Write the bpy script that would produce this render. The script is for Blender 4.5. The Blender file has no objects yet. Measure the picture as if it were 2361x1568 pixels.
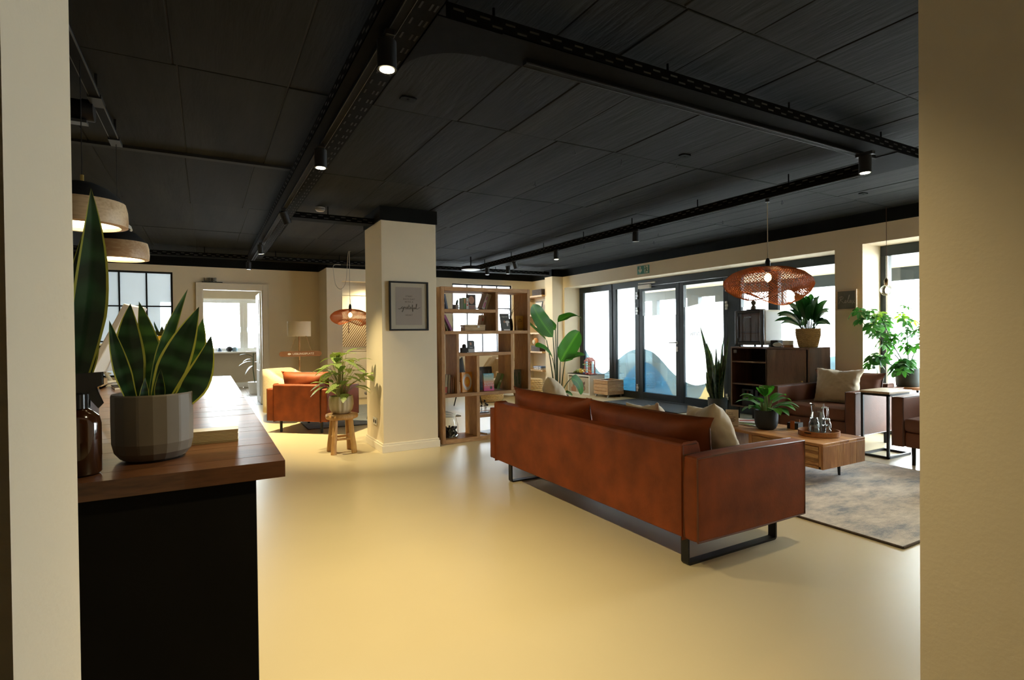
import bpy, bmesh, math, random
from mathutils import Vector, Matrix, Euler
R = math.radians
PI = math.pi
S = bpy.context.scene
COL = S.collection
random.seed(7)

# ------------------------------------------------------------------ camera
cam_d = bpy.data.cameras.new('camera')
cam = bpy.data.objects.new('camera', cam_d); COL.objects.link(cam)
cam_d.sensor_fit = 'HORIZONTAL'; cam_d.sensor_width = 36.0
cam_d.lens = 36.0 * 1254.77 / 2361.0
cam_d.clip_start = 0.02; cam_d.clip_end = 200
yaw, pitch, roll = 0.512284873, -0.0103262176, -0.0106608555
_fw = Vector((math.sin(yaw)*math.cos(pitch), math.cos(yaw)*math.cos(pitch), math.sin(pitch)))
_r = Vector((math.cos(yaw), -math.sin(yaw), 0)); _u = _r.cross(_fw)
_c, _s = math.cos(roll), math.sin(roll)
_r2 = _r*_c + _u*_s; _u2 = _u*_c - _r*_s
cam.matrix_world = Matrix(((_r2.x, _u2.x, -_fw.x, 0), (_r2.y, _u2.y, -_fw.y, 0), (_r2.z, _u2.z, -_fw.z, 1.25), (0, 0, 0, 1)))
S.camera = cam

# ------------------------------------------------------------------ view, world, daylight portals
S.view_settings.view_transform = 'Standard'
try: S.view_settings.look = 'None'
except Exception: pass
S.view_settings.gamma = 1.0
S.view_settings.use_curve_mapping = False
S.view_settings.exposure = 0.0
S.cycles.use_denoising = True
S.cycles.max_bounces = 10; S.cycles.diffuse_bounces = 6; S.cycles.glossy_bounces = 4
S.cycles.transmission_bounces = 8; S.cycles.transparent_max_bounces = 16
S.cycles.sample_clamp_indirect = 6.0
S.cycles.caustics_refractive = False; S.cycles.caustics_reflective = False
SKY = 43.0
w = bpy.data.worlds.new('overcast_sky'); S.world = w; w.use_nodes = True
bg = w.node_tree.nodes['Background']
bg.inputs[0].default_value = (0.90, 0.96, 1.0, 1); bg.inputs[1].default_value = SKY
def portal(name, loc, rot, sx, sy):
    d = bpy.data.lights.new(name, 'AREA'); d.shape = 'RECTANGLE'; d.size = sx; d.size_y = sy
    d.cycles.is_portal = True
    o = bpy.data.objects.new(name, d); COL.objects.link(o); o.location = loc; o.rotation_euler = rot
portal('portal_entrance', (7.32, 6.9, 1.12), (0, R(90), 0), 2.24, 5.6)
portal('portal_side_window', (7.32, 2.5, 1.12), (0, R(90), 0), 2.24, 2.2)
portal('portal_grid_left', (-1.5, 11.1, 1.5), (R(-90), 0, 0), 2.1, 1.8)
portal('portal_grid_right', (5.4, 11.1, 1.5), (R(-90), 0, 0), 1.5, 1.8)
portal('portal_far_room', (0.6, 15.5, 1.5), (R(-90), 0, 0), 2.0, 1.2)

WARM = (1.0, 0.80, 0.42)
def lamp(parent, loc, energy, target=None, size=R(110), blend=1.0, rad=0.03, kind='SPOT', color=WARM):
    d = bpy.data.lights.new('bulb_light', kind); d.energy = energy; d.color = color
    d.shadow_soft_size = rad
    if kind == 'SPOT': d.spot_size = size; d.spot_blend = blend
    o = bpy.data.objects.new('bulb_light', d); COL.objects.link(o); o.location = loc
    if target is not None:
        o.rotation_euler = (Vector(target)-Vector(loc)).to_track_quat('-Z', 'Y').to_euler()
    if parent: o.parent = parent
    return o

# ------------------------------------------------------------------ materials
def _nt(name):
    m = bpy.data.materials.new(name); m.use_nodes = True
    return m, m.node_tree, m.node_tree.nodes, m.node_tree.links, m.node_tree.nodes['Principled BSDF']
def rgb(c): return (c[0], c[1], c[2], 1)
def pm(name, col, rough=0.6, var=0.08, scale=6.0, bump=0.0, metal=0.0, coat=0.0, sheen=0.0, objvar=0.0, stretch=None, spec=0.5, detail=4, bscale=None):
    m, t, N, L, b = _nt(name)
    tc = N.new('ShaderNodeTexCoord'); mp = N.new('ShaderNodeMapping')
    L.new(tc.outputs['Object'], mp.inputs[0])
    if stretch: mp.inputs['Scale'].default_value = stretch
    nz = N.new('ShaderNodeTexNoise'); nz.inputs['Scale'].default_value = scale; nz.inputs['Detail'].default_value = detail
    L.new(mp.outputs[0], nz.inputs['Vector'])
    cr = N.new('ShaderNodeValToRGB')
    cr.color_ramp.elements[0].position = 0.3; cr.color_ramp.elements[1].position = 0.7
    cr.color_ramp.elements[0].color = rgb([max(0, x*(1-var)) for x in col]); cr.color_ramp.elements[1].color = rgb([min(1, x*(1+var)) for x in col])
    L.new(nz.outputs['Fac'], cr.inputs[0])
    out = cr.outputs[0]
    if objvar:
        oi = N.new('ShaderNodeObjectInfo'); mr = N.new('ShaderNodeMapRange')
        mr.inputs[3].default_value = 1-objvar; mr.inputs[4].default_value = 1+objvar
        L.new(oi.outputs['Random'], mr.inputs[0])
        mx = N.new('ShaderNodeVectorMath'); mx.operation = 'SCALE'
        L.new(out, mx.inputs[0]); L.new(mr.outputs[0], mx.inputs['Scale']); out = mx.outputs[0]
    L.new(out, b.inputs['Base Color'])
    b.inputs['Roughness'].default_value = rough; b.inputs['Metallic'].default_value = metal
    b.inputs['Coat Weight'].default_value = coat; b.inputs['Sheen Weight'].default_value = sheen
    b.inputs['Specular IOR Level'].default_value = spec
    if bump:
        n2 = N.new('ShaderNodeTexNoise'); n2.inputs['Scale'].default_value = bscale or scale*4; n2.inputs['Detail'].default_value = 5
        L.new(mp.outputs[0], n2.inputs['Vector'])
        bp = N.new('ShaderNodeBump'); bp.inputs['Strength'].default_value = bump; bp.inputs['Distance'].default_value = 0.01
        L.new(n2.outputs['Fac'], bp.inputs['Height']); L.new(bp.outputs[0], b.inputs['Normal'])
    return m
def wood(name, c1, c2, axis='x', scale=3.0, rough=0.45, objvar=0.12, coat=0.0, rings=10.0):
    st = {'x': (0.15, 1, 1), 'y': (1, 0.15, 1), 'z': (1, 1, 0.15)}[axis]
    m, t, N, L, b = _nt(name)
    tc = N.new('ShaderNodeTexCoord'); mp = N.new('ShaderNodeMapping'); L.new(tc.outputs['Object'], mp.inputs[0])
    mp.inputs['Scale'].default_value = st
    oi = N.new('ShaderNodeObjectInfo'); vm = N.new('ShaderNodeVectorMath'); vm.operation = 'MULTIPLY_ADD'
    cb = N.new('ShaderNodeCombineXYZ')
    for i in range(3): L.new(oi.outputs['Random'], cb.inputs[i])
    L.new(cb.outputs[0], vm.inputs[0]); vm.inputs[1].default_value = (7, 5, 9); L.new(mp.outputs[0], vm.inputs[2])
    nz = N.new('ShaderNodeTexNoise'); nz.inputs['Scale'].default_value = scale; nz.inputs['Detail'].default_value = 3
    L.new(vm.outputs[0], nz.inputs['Vector'])
    mu = N.new('ShaderNodeMath'); mu.operation = 'MULTIPLY'; mu.inputs[1].default_value = rings; L.new(nz.outputs['Fac'], mu.inputs[0])
    sn = N.new('ShaderNodeMath'); sn.operation = 'SINE'; L.new(mu.outputs[0], sn.inputs[0])
    n2 = N.new('ShaderNodeTexNoise'); n2.inputs['Scale'].default_value = scale*22; n2.inputs['Detail'].default_value = 4; L.new(vm.outputs[0], n2.inputs['Vector'])
    ad = N.new('ShaderNodeMath'); ad.operation = 'MULTIPLY_ADD'; ad.inputs[1].default_value = 0.28; L.new(sn.outputs[0], ad.inputs[0]); L.new(n2.outputs['Fac'], ad.inputs[2])
    cr = N.new('ShaderNodeValToRGB'); cr.color_ramp.elements[0].position = 0.2; cr.color_ramp.elements[1].position = 0.8
    cr.color_ramp.elements[0].color = rgb(c1); cr.color_ramp.elements[1].color = rgb(c2)
    L.new(ad.outputs[0], cr.inputs[0])
    mr = N.new('ShaderNodeMapRange'); mr.inputs[3].default_value = 1-objvar; mr.inputs[4].default_value = 1+objvar; L.new(oi.outputs['Random'], mr.inputs[0])
    mx = N.new('ShaderNodeVectorMath'); mx.operation = 'SCALE'; L.new(cr.outputs[0], mx.inputs[0]); L.new(mr.outputs[0], mx.inputs['Scale'])
    L.new(mx.outputs[0], b.inputs['Base Color'])
    b.inputs['Roughness'].default_value = rough; b.inputs['Coat Weight'].default_value = coat
    bp = N.new('ShaderNodeBump'); bp.inputs['Strength'].default_value = 0.12; bp.inputs['Distance'].default_value = 0.004
    L.new(n2.outputs['Fac'], bp.inputs['Height']); L.new(bp.outputs[0], b.inputs['Normal'])
    return m
def emit(name, col, strength):
    m, t, N, L, b = _nt(name)
    b.inputs['Base Color'].default_value = rgb(col); b.inputs['Emission Color'].default_value = rgb(col); b.inputs['Emission Strength'].default_value = strength
    nz = N.new('ShaderNodeTexNoise'); nz.inputs['Scale'].default_value = 4
    return m
def leafmat(name, col, col2=None, trans=0.25, rough=0.4, kind='plain', stripes=14):
    m, t, N, L, b = _nt(name)
    col2 = col2 or [x*1.35 for x in col]
    uv = N.new('ShaderNodeUVMap'); sx = N.new('ShaderNodeSeparateXYZ'); L.new(uv.outputs[0], sx.inputs[0])
    a = N.new('ShaderNodeMath'); a.operation = 'SUBTRACT'; a.inputs[1].default_value = 0.5; L.new(sx.outputs[0], a.inputs[0])
    ab = N.new('ShaderNodeMath'); ab.operation = 'ABSOLUTE'; L.new(a.outputs[0], ab.inputs[0])
    cr = N.new('ShaderNodeValToRGB')
    oi = N.new('ShaderNodeObjectInfo')
    nz = N.new('ShaderNodeTexNoise'); nz.inputs['Scale'].default_value = 9
    tc = N.new('ShaderNodeTexCoord'); L.new(tc.outputs['Object'], nz.inputs['Vector'])
    if kind == 'stripe':
        k = N.new('ShaderNodeMath'); k.operation = 'MULTIPLY_ADD'; k.inputs[1].default_value = -0.55; L.new(ab.outputs[0], k.inputs[0]); L.new(sx.outputs[1], k.inputs[2])
        k2 = N.new('ShaderNodeMath'); k2.operation = 'MULTIPLY'; k2.inputs[1].default_value = stripes*6.283; L.new(k.outputs[0], k2.inputs[0])
        s = N.new('ShaderNodeMath'); s.operation = 'SINE'; L.new(k2.outputs[0], s.inputs[0])
        mr = N.new('ShaderNodeMapRange'); mr.inputs[1].default_value = -1; mr.inputs[2].default_value = 1; L.new(s.outputs[0], mr.inputs[0])
        fac = mr.outputs[0]; cr.color_ramp.elements[0].position = 0.35; cr.color_ramp.elements[1].position = 0.62
    elif kind == 'band':
        wv = N.new('ShaderNodeMath'); wv.operation = 'MULTIPLY'; wv.inputs[1].default_value = stripes*6.283; L.new(sx.outputs[1], wv.inputs[0])
        ds = N.new('ShaderNodeMath'); ds.operation = 'MULTIPLY_ADD'; ds.inputs[1].default_value = 9.0; L.new(nz.outputs['Fac'], ds.inputs[0]); L.new(wv.outputs[0], ds.inputs[2])
        s = N.new('ShaderNodeMath'); s.operation = 'SINE'; L.new(ds.outputs[0], s.inputs[0])
        mr = N.new('ShaderNodeMapRange'); mr.inputs[1].default_value = -1; mr.inputs[2].default_value = 1; L.new(s.outputs[0], mr.inputs[0]); fac = mr.outputs[0]
        cr.color_ramp.elements[0].position = 0.2; cr.color_ramp.elements[1].position = 0.9
    elif kind == 'rib':
        mr = N.new('ShaderNodeMapRange'); mr.inputs[1].default_value = 0.0; mr.inputs[2].default_value = 0.09; L.new(ab.outputs[0], mr.inputs[0]); mr.inputs[3].default_value = 1; mr.inputs[4].default_value = 0
        k2 = N.new('ShaderNodeMath'); k2.operation = 'MULTIPLY'; k2.inputs[1].default_value = stripes*6.283; L.new(sx.outputs[1], k2.inputs[0])
        s = N.new('ShaderNodeMath'); s.operation = 'SINE'; L.new(k2.outputs[0], s.inputs[0])
        k3 = N.new('ShaderNodeMath'); k3.operation = 'MULTIPLY_ADD'; k3.inputs[1].default_value = 0.12; L.new(s.outputs[0], k3.inputs[0]); L.new(mr.outputs[0], k3.inputs[2]); fac = k3.outputs[0]
    else:
        fac = nz.outputs['Fac']
    L.new(fac, cr.inputs[0])
    cr.color_ramp.elements[0].color = rgb(col); cr.color_ramp.elements[1].color = rgb(col2)
    mr2 = N.new('ShaderNodeMapRange'); mr2.inputs[3].default_value = 0.75; mr2.inputs[4].default_value = 1.3; L.new(oi.outputs['Random'], mr2.inputs[0])
    mx = N.new('ShaderNodeVectorMath'); mx.operation = 'SCALE'; L.new(cr.outputs[0], mx.inputs[0]); L.new(mr2.outputs[0], mx.inputs['Scale'])
    L.new(mx.outputs[0], b.inputs['Base Color']); b.inputs['Roughness'].default_value = rough
    tr = N.new('ShaderNodeBsdfTranslucent'); tc2 = N.new('ShaderNodeVectorMath'); tc2.operation = 'MULTIPLY'; tc2.inputs[1].default_value = (1.5, 1.6, 0.5)
    L.new(mx.outputs[0], tc2.inputs[0]); L.new(tc2.outputs[0], tr.inputs[0])
    ms = N.new('ShaderNodeMixShader'); ms.inputs[0].default_value = trans
    L.new(b.outputs[0], ms.inputs[1]); L.new(tr.outputs[0], ms.inputs[2]); L.new(ms.outputs[0], N['Material Output'].inputs[0])
    return m
def sheet(name, tcol, tint, f_transp, rough_gloss=0.03, gloss=0.0, trans=True, noise=0.0):
    """thin pane or film: mix of clear see-through, diffuse transmission and a surface reflection"""
    m, t, N, L, b = _nt(name)
    N.remove(b)
    tp = N.new('ShaderNodeBsdfTransparent'); tp.inputs[0].default_value = rgb(tint)
    cur = tp.outputs[0]
    if f_transp < 1:
        tl = N.new('ShaderNodeBsdfTranslucent'); tl.inputs[0].default_value = rgb(tcol)
        nz = N.new('ShaderNodeTexNoise'); nz.inputs['Scale'].default_value = 3.0
        hs = N.new('ShaderNodeMixRGB'); hs.inputs[1].default_value = rgb([x*(1-noise) for x in tcol]); hs.inputs[2].default_value = rgb(tcol)
        L.new(nz.outputs['Fac'], hs.inputs[0]); L.new(hs.outputs[0], tl.inputs[0])
        df = N.new('ShaderNodeBsdfDiffuse'); df.inputs[0].default_value = rgb(tcol)
        md = N.new('ShaderNodeMixShader'); md.inputs[0].default_value = 0.25; L.new(tl.outputs[0], md.inputs[1]); L.new(df.outputs[0], md.inputs[2])
        m1 = N.new('ShaderNodeMixShader'); m1.inputs[0].default_value = f_transp; L.new(md.outputs[0], m1.inputs[1]); L.new(cur, m1.inputs[2]); cur = m1.outputs[0]
    if gloss:
        g = N.new('ShaderNodeBsdfGlossy'); g.inputs['Roughness'].default_value = rough_gloss
        lw = N.new('ShaderNodeLayerWeight'); lw.inputs[0].default_value = 0.35
        mr = N.new('ShaderNodeMapRange'); mr.inputs[3].default_value = gloss; mr.inputs[4].default_value = min(1, gloss*5); L.new(lw.outputs['Fresnel'], mr.inputs[0])
        m2 = N.new('ShaderNodeMixShader'); L.new(mr.outputs[0], m2.inputs[0]); L.new(cur, m2.inputs[1]); L.new(g.outputs[0], m2.inputs[2]); cur = m2.outputs[0]
    L.new(cur, N['Material Output'].inputs[0])
    return m

# ------------------------------------------------------------------ mesh builder
class MB:
    def __init__(s): s.v = []; s.f = []; s.mi = []; s.uv = {}; s.m = 0
    def add(s, vs, fs, uvs=None):
        o = len(s.v); s.v += [tuple(x) for x in vs]
        for i, f in enumerate(fs):
            if uvs: s.uv[len(s.f)] = uvs[i]
            s.f.append(tuple(o+k for k in f)); s.mi.append(s.m)
        return s
    def box(s, x0, x1, y0, y1, z0, z1):
        v = [(x, y, z) for x in (x0, x1) for y in (y0, y1) for z in (z0, z1)]
        return s.add(v, [(0, 1, 3, 2), (4, 6, 7, 5), (0, 4, 5, 1), (2, 3, 7, 6), (0, 2, 6, 4), (1, 5, 7, 3)])
    def obox(s, c, size, rot=(0, 0, 0)):
        q = Euler(rot).to_matrix(); c = Vector(c); a = [k/2 for k in size]
        v = [c + q @ Vector((x*a[0], y*a[1], z*a[2])) for x in (-1, 1) for y in (-1, 1) for z in (-1, 1)]
        return s.add(v, [(0, 1, 3, 2), (4, 6, 7, 5), (0, 4, 5, 1), (2, 3, 7, 6), (0, 2, 6, 4), (1, 5, 7, 3)])
    def tube(s, pts, r, seg=8, caps=True, flat=None):
        P = [Vector(p) for p in pts]; n = len(P)
        rr = r if isinstance(r, (list, tuple)) else [r]*n
        vs = []; T0 = (P[1]-P[0]).normalized()
        up = Vector((0, 0, 1)) if abs(T0.z) < 0.9 else Vector((1, 0, 0))
        A = T0.cross(up).normalized()
        for i in range(n):
            T = (P[min(i+1, n-1)]-P[max(i-1, 0)])
            if T.length < 1e-9: T = T0
            T.normalize(); A = (A - T*A.dot(T))
            if A.length < 1e-6: A = T.orthogonal()
            A.normalize(); B = T.cross(A)
            for k in range(seg):
                an = 2*PI*k/seg
                vs.append(P[i] + A*(math.cos(an)*rr[i]) + B*(math.sin(an)*rr[i]*(flat or 1)))
        fs = [(i*seg+k, i*seg+(k+1) % seg, (i+1)*seg+(k+1) % seg, (i+1)*seg+k) for i in range(n-1) for k in range(seg)]
        if caps: fs += [tuple(reversed(range(seg))), tuple((n-1)*seg+k for k in range(seg))]
        return s.add(vs, fs)
    def lathe(s, prof, seg=24, c=(0, 0, 0), cap0=False, cap1=False, facets=None):
        vs = []
        for r, z in prof:
            for k in range(seg):
                a = 2*PI*k/seg; q = r*(facets(a, z) if facets else 1)
                vs.append((c[0]+q*math.cos(a), c[1]+q*math.sin(a), c[2]+z))
        n = len(prof)
        fs = [(i*seg+k, i*seg+(k+1) % seg, (i+1)*seg+(k+1) % seg, (i+1)*seg+k) for i in range(n-1) for k in range(seg)]
        if cap0: fs.append(tuple(reversed(range(seg))))
        if cap1: fs.append(tuple((n-1)*seg+k for k in range(seg)))
        return s.add(vs, fs)
    def prism(s, poly, axis, a, b):
        """2-D polygon extruded along an axis: axis x -> (y,z), y -> (x,z), z -> (x,y)"""
        def P(p, t): return {'x': (t, p[0], p[1]), 'y': (p[0], t, p[1]), 'z': (p[0], p[1], t)}[axis]
        n = len(poly); vs = [P(p, a) for p in poly] + [P(p, b) for p in poly]
        fs = [tuple(range(n)), tuple(reversed(range(n, 2*n)))] + [(i, (i+1) % n, n+(i+1) % n, n+i) for i in range(n)]
        return s.add(vs, fs)
    def grid(s, G, closed=False, uv=True):
        n, m = len(G), len(G[0]); vs = [p for row in G for p in row]; fs = []; us = []
        for i in range(n-1):
            for j in range(m-1 + (1 if closed else 0)):
                j2 = (j+1) % m
                fs.append((i*m+j, i*m+j2, (i+1)*m+j2, (i+1)*m+j))
                us.append([(j/(m-1), i/(n-1)), ((j+1)/(m-1), i/(n-1)), ((j+1)/(m-1), (i+1)/(n-1)), (j/(m-1), (i+1)/(n-1))])
        return s.add(vs, fs, us if uv else None)
    def ball(s, c, r, seg=12, rings=8, sc=(1, 1, 1)):
        prof = [(max(1e-4, r*math.sin(PI*i/rings)), -r*math.cos(PI*i/rings)) for i in range(rings+1)]
        vs = []
        for q, z in prof:
            for k in range(seg):
                a = 2*PI*k/seg; vs.append((c[0]+q*math.cos(a)*sc[0], c[1]+q*math.sin(a)*sc[1], c[2]+z*sc[2]))
        fs = [(i*seg+k, i*seg+(k+1) % seg, (i+1)*seg+(k+1) % seg, (i+1)*seg+k) for i in range(rings) for k in range(seg)]
        return s.add(vs, fs)
    def leaf(s, base, tip, wd, bend=(0, 0, 0), hint=(0, 0, 1), rows=9, cols=4, fold=0.18, prof='lance', margin=None, wave=0.0, twist=0.0):
        B, T = Vector(base), Vector(tip); mid = (B+T)/2 + Vector(bend); H = Vector(hint)
        F = {'lance': lambda t: max(0.02, math.sin(PI*min(1, t**0.8))**0.85) if t < 1 else 0.0,
             'oval': lambda t: max(0.03, (math.sin(PI*t**0.9))**0.6) if t < 1 else 0.0,
             'paddle': lambda t: max(0.03, min(1, (t/0.18))**0.7)*max(0, 1-max(0, (t-0.35)/0.65)**2.6)**0.6,
             'sword': lambda t: (0.45+0.55*min(1, t/0.45))*max(0.0, 1-max(0, (t-0.45)/0.55)**1.9)}[prof]
        G = []
        for i in range(rows+1):
            t = i/rows
            p = B*(1-t)**2 + mid*2*t*(1-t) + T*t*t
            d = (mid-B)*(1-t) + (T-mid)*t
            if d.length < 1e-9: d = T-B
            d.normalize(); sd = d.cross(H)
            if sd.length < 1e-4: sd = d.orthogonal()
            sd.normalize(); nr = sd.cross(d)
            if twist: 
                q = Matrix.Rotation(twist*t, 3, d); sd = q @ sd; nr = q @ nr
            hw = wd*F(t)
            row = []
            for j in range(cols+1):
                u = 2*j/cols-1
                if margin is not None and 0 < j < cols: u = (2*(j-1)/(cols-2)-1)*0.84
                row.append(p + sd*(u*hw) + nr*(fold*abs(u)*hw + wave*hw*math.sin(t*17+u*2)*abs(u)))
            G.append(row)
        if margin is None: return s.grid(G)
        n, m = len(G), cols+1; o = len(s.v); s.v += [tuple(p) for r_ in G for p in r_]
        for i in range(n-1):
            for j in range(cols):
                s.uv[len(s.f)] = [(j/cols, i/rows), ((j+1)/cols, i/rows), ((j+1)/cols, (i+1)/rows), (j/cols, (i+1)/rows)]
                s.f.append((o+i*m+j, o+i*m+j+1, o+(i+1)*m+j+1, o+(i+1)*m+j)); s.mi.append(1 if j in (0, cols-1) else 0)
        return s
    def pillow(s, c, w, h, t, M3, n=10, pinch=0.12, sag=0.0):
        """soft cushion: w x h in its plane, t thick, oriented by 3x3 matrix (columns: width, height, normal)"""
        c = Vector(c)
        for sgn in (1, -1):
            G = []
            for i in range(n+1):
                row = []
                for j in range(n+1):
                    u = 2*j/n-1; v = 2*i/n-1
                    pu = u*(1-pinch*(1-v*v)*abs(u)**3*-0 - pinch*(1-abs(v)**2)*abs(u)*0.6)
                    pv = v*(1-pinch*(1-abs(u)**2)*abs(v)*0.6)
                    th = ((1-u**4)*(1-v**4))**0.55*t/2
                    th *= 1 + 0.10*math.sin(5*u+3*v)*math.cos(4*v-2*u)
                    ear = 1+0.07*(u*v)**4
                    p = M3 @ Vector((pu*ear*w/2, pv*ear*h/2 - sag*(1-u*u)*(1 if v > 0 else 0)*abs(v), sgn*th))
                    row.append(c+p)
                G.append(row if sgn == 1 else row[::-1])
            s.grid(G)
        return s
    def build(s, name, mats, parent=None, smooth=False, bevel=0.0, seg=2, weld=False, angle=None, subsurf=0, solid=0.0):
        me = bpy.data.meshes.new(name); me.from_pydata(s.v, [], s.f)
        if not isinstance(mats, (list, tuple)): mats = [mats]
        for m in mats: me.materials.append(m)
        if len(mats) > 1: me.polygons.foreach_set('material_index', s.mi)
        if s.uv:
            ul = me.uv_layers.new(name='UVMap')
            for p in me.polygons:
                u = s.uv.get(p.index)
                if u:
                    for k, li in enumerate(p.loop_indices): ul.data[li].uv = u[k]
        if weld:
            bm = bmesh.new(); bm.from_mesh(me); bmesh.ops.remove_doubles(bm, verts=bm.verts, dist=1e-5); bmesh.ops.recalc_face_normals(bm, faces=bm.faces); bm.to_mesh(me); bm.free()
        me.update()
        if smooth or angle:
            me.polygons.foreach_set('use_smooth', [True]*len(me.polygons))
            me.set_sharp_from_angle(angle=R(angle or 50))
        o = bpy.data.objects.new(name, me); COL.objects.link(o)
        if parent: o.parent = parent
        if bevel:
            bv = o.modifiers.new('bevel', 'BEVEL'); bv.width = bevel; bv.segments = seg; bv.limit_method = 'ANGLE'; bv.angle_limit = R(40)
        if solid:
            sd = o.modifiers.new('thickness', 'SOLIDIFY'); sd.thickness = solid; sd.offset = 0
        if subsurf:
            sb = o.modifiers.new('subdivision', 'SUBSURF'); sb.levels = subsurf; sb.render_levels = subsurf
        return o
def box(name, m, b, parent=None, bevel=0.0, **k): return MB().box(*b).build(name, m, parent, bevel=bevel, **k)
def tag(o, label, cat, group=None):
    o['label'] = label; o['category'] = cat
    if group: o['group'] = group
    return o
def thing(name, label, cat, loc=(0, 0, 0), rotz=0.0, group=None):
    o = bpy.data.objects.new(name, None); COL.objects.link(o); o.empty_display_size = 0.1
    o.location = loc; o.rotation_euler = (0, 0, rotz)
    return tag(o, label, cat, group)
def struct(name, mb, m, parent=None, label=None, **k):
    o = mb.build(name, m, parent, **k)
    if parent is None: o['kind'] = 'structure'
    if label: o['label'] = label
    return o
def dup(root, loc, rotz=None, label=None):
    r = root.copy(); COL.objects.link(r); r.location = loc
    if rotz is not None: r.rotation_euler = (0, 0, rotz)
    if label: r['label'] = label
    for ch in list(root.children):
        c = ch.copy(); COL.objects.link(c); c.parent = r
        for g in ch.children:
            d = g.copy(); COL.objects.link(d); d.parent = c
    return r
def text(name, body, m, parent, loc, size, mat3, ext=0.0005, shear=0.0, align='CENTER', spacing=1.0, squash=1.0):
    """lettering as flat geometry; mat3 columns: reading direction, up, facing"""
    cu = bpy.data.curves.new(name, 'FONT'); cu.body = body; cu.size = size; cu.extrude = ext; cu.shear = shear
    cu.align_x = align; cu.align_y = 'CENTER'; cu.space_character = spacing; cu.resolution_u = 3
    cu.materials.append(m)
    o = bpy.data.objects.new(name, cu); COL.objects.link(o)
    o.parent = parent
    o.matrix_local = Matrix.Translation(Vector(loc)) @ mat3.to_4x4() @ Matrix.Diagonal((squash, 1, 1, 1))
    return o
def m3(a, b, c): return Matrix((a, b, c)).transposed()
FACE_NY = m3((1, 0, 0), (0, 0, 1), (0, -1, 0))     # read by someone looking along +Y
FACE_NX = m3((0, -1, 0), (0, 0, 1), (-1, 0, 0))    # read by someone looking along +X
def strokes(name, lines, m, parent, loc, mat3, r, sc):
    mb = MB()
    for ln in lines:
        # smooth the polyline
        P = [Vector((p[0]*sc, p[1]*sc, 0)) for p in ln]
        Q = []
        for i in range(len(P)-1):
            p0, p1, p2, p3 = P[max(i-1, 0)], P[i], P[i+1], P[min(i+2, len(P)-1)]
            for k in range(5):
                t = k/5
                Q.append(0.5*((2*p1)+(p2-p0)*t+(2*p0-5*p1+4*p2-p3)*t*t+(3*p1-p0-3*p2+p3)*t**3))
        Q.append(P[-1])
        mb.tube([mat3 @ q + Vector(loc) for q in Q], r, seg=4)
    return mb.build(name, m, parent)
# ------------------------------------------------------------------ material instances
mFloor = pm('beige_vinyl_floor', (0.53, 0.455, 0.30), rough=0.33, var=0.025, scale=1.5, bump=0.015, bscale=160)
mWall = pm('cream_wall_paint', (0.74, 0.645, 0.49), rough=0.9, var=0.02, scale=3, bump=0.05, bscale=120, spec=0.2)
mWallW = pm('white_wall_paint', (0.78, 0.75, 0.68), rough=0.9, var=0.02, scale=3, bump=0.04, bscale=120, spec=0.2)
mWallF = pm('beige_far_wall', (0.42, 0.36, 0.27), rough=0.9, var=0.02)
mTrimW = pm('white_gloss_trim', (0.78, 0.72, 0.61), rough=0.45, var=0.02)
mCeil = pm('black_painted_concrete', (0.0125, 0.013, 0.0122), rough=0.85, var=0.35, scale=2.2, bump=0.5, bscale=9, objvar=0.3, stretch=(2.6, 0.35, 1), detail=9, spec=0.12)
mJoint = pm('black_joint', (0.006, 0.006, 0.006), rough=0.9)
mBand = pm('black_band_paint', (0.006, 0.0065, 0.0065), rough=0.9, spec=0.1, var=0.2)
mAnth = pm('anthracite_frame', (0.020, 0.027, 0.029), rough=0.45, var=0.08, spec=0.3)
mBlk = pm('black_metal', (0.010, 0.010, 0.011), rough=0.45, var=0.15, spec=0.3)
mTrack = pm('black_track', (0.005, 0.005, 0.005), rough=0.8, var=0.15, spec=0.08)
mBlkM = pm('black_matt', (0.010, 0.009, 0.009), rough=0.8, var=0.2)
mTray = pm('black_cable_tray', (0.0045, 0.0045, 0.0045), rough=0.9, spec=0.05, var=0.2, scale=20)
mSlot = pm('tray_slot', (0.035, 0.034, 0.03), rough=0.6, var=0.2)
mRail = pm('grey_rail_edge', (0.07, 0.073, 0.076), rough=0.35, var=0.1, metal=0.6)
mChrome = pm('brushed_steel', (0.55, 0.55, 0.54), rough=0.3, var=0.05, metal=1.0)
mWhiteP = pm('white_plastic', (0.78, 0.78, 0.76), rough=0.4, var=0.02)
mGlass = sheet('window_glass', (1, 1, 1), (0.93, 0.96, 0.96), 1.0, gloss=0.05)
mFrost = sheet('frosted_glass', (0.86, 0.90, 0.92), (0.95, 0.97, 1.0), 0.18, gloss=0.02, rough_gloss=0.2, noise=0.06)
mFilm = sheet('white_window_film', (0.90, 0.93, 0.95), (0.97, 0.98, 1.0), 0.30, noise=0.03)
mFilmB = sheet('blue_window_film', (0.15, 0.33, 0.43), (0.09, 0.20, 0.27), 0.5, noise=0.6, gloss=0.07)
mFilmG = sheet('grey_blue_window_film', (0.27, 0.33, 0.35), (0.20, 0.25, 0.265), 0.6, noise=0.2, gloss=0.07)
mFilmC = sheet('cream_window_film', (0.50, 0.43, 0.27), (0.35, 0.31, 0.21), 0.30, noise=0.05, gloss=0.05)
mFilmT = sheet('pale_blue_print', (0.1, 0.1, 0.1), (0.20, 0.27, 0.33), 1.0)
mGreen = pm('sign_green', (0.004, 0.13, 0.055), rough=0.5, var=0.05)
mSignW = pm('sign_pale', (0.62, 0.62, 0.42), rough=0.5, var=0.03)
mOut = pm('outside_paving', (0.42, 0.41, 0.39), rough=0.9, var=0.1)
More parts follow.
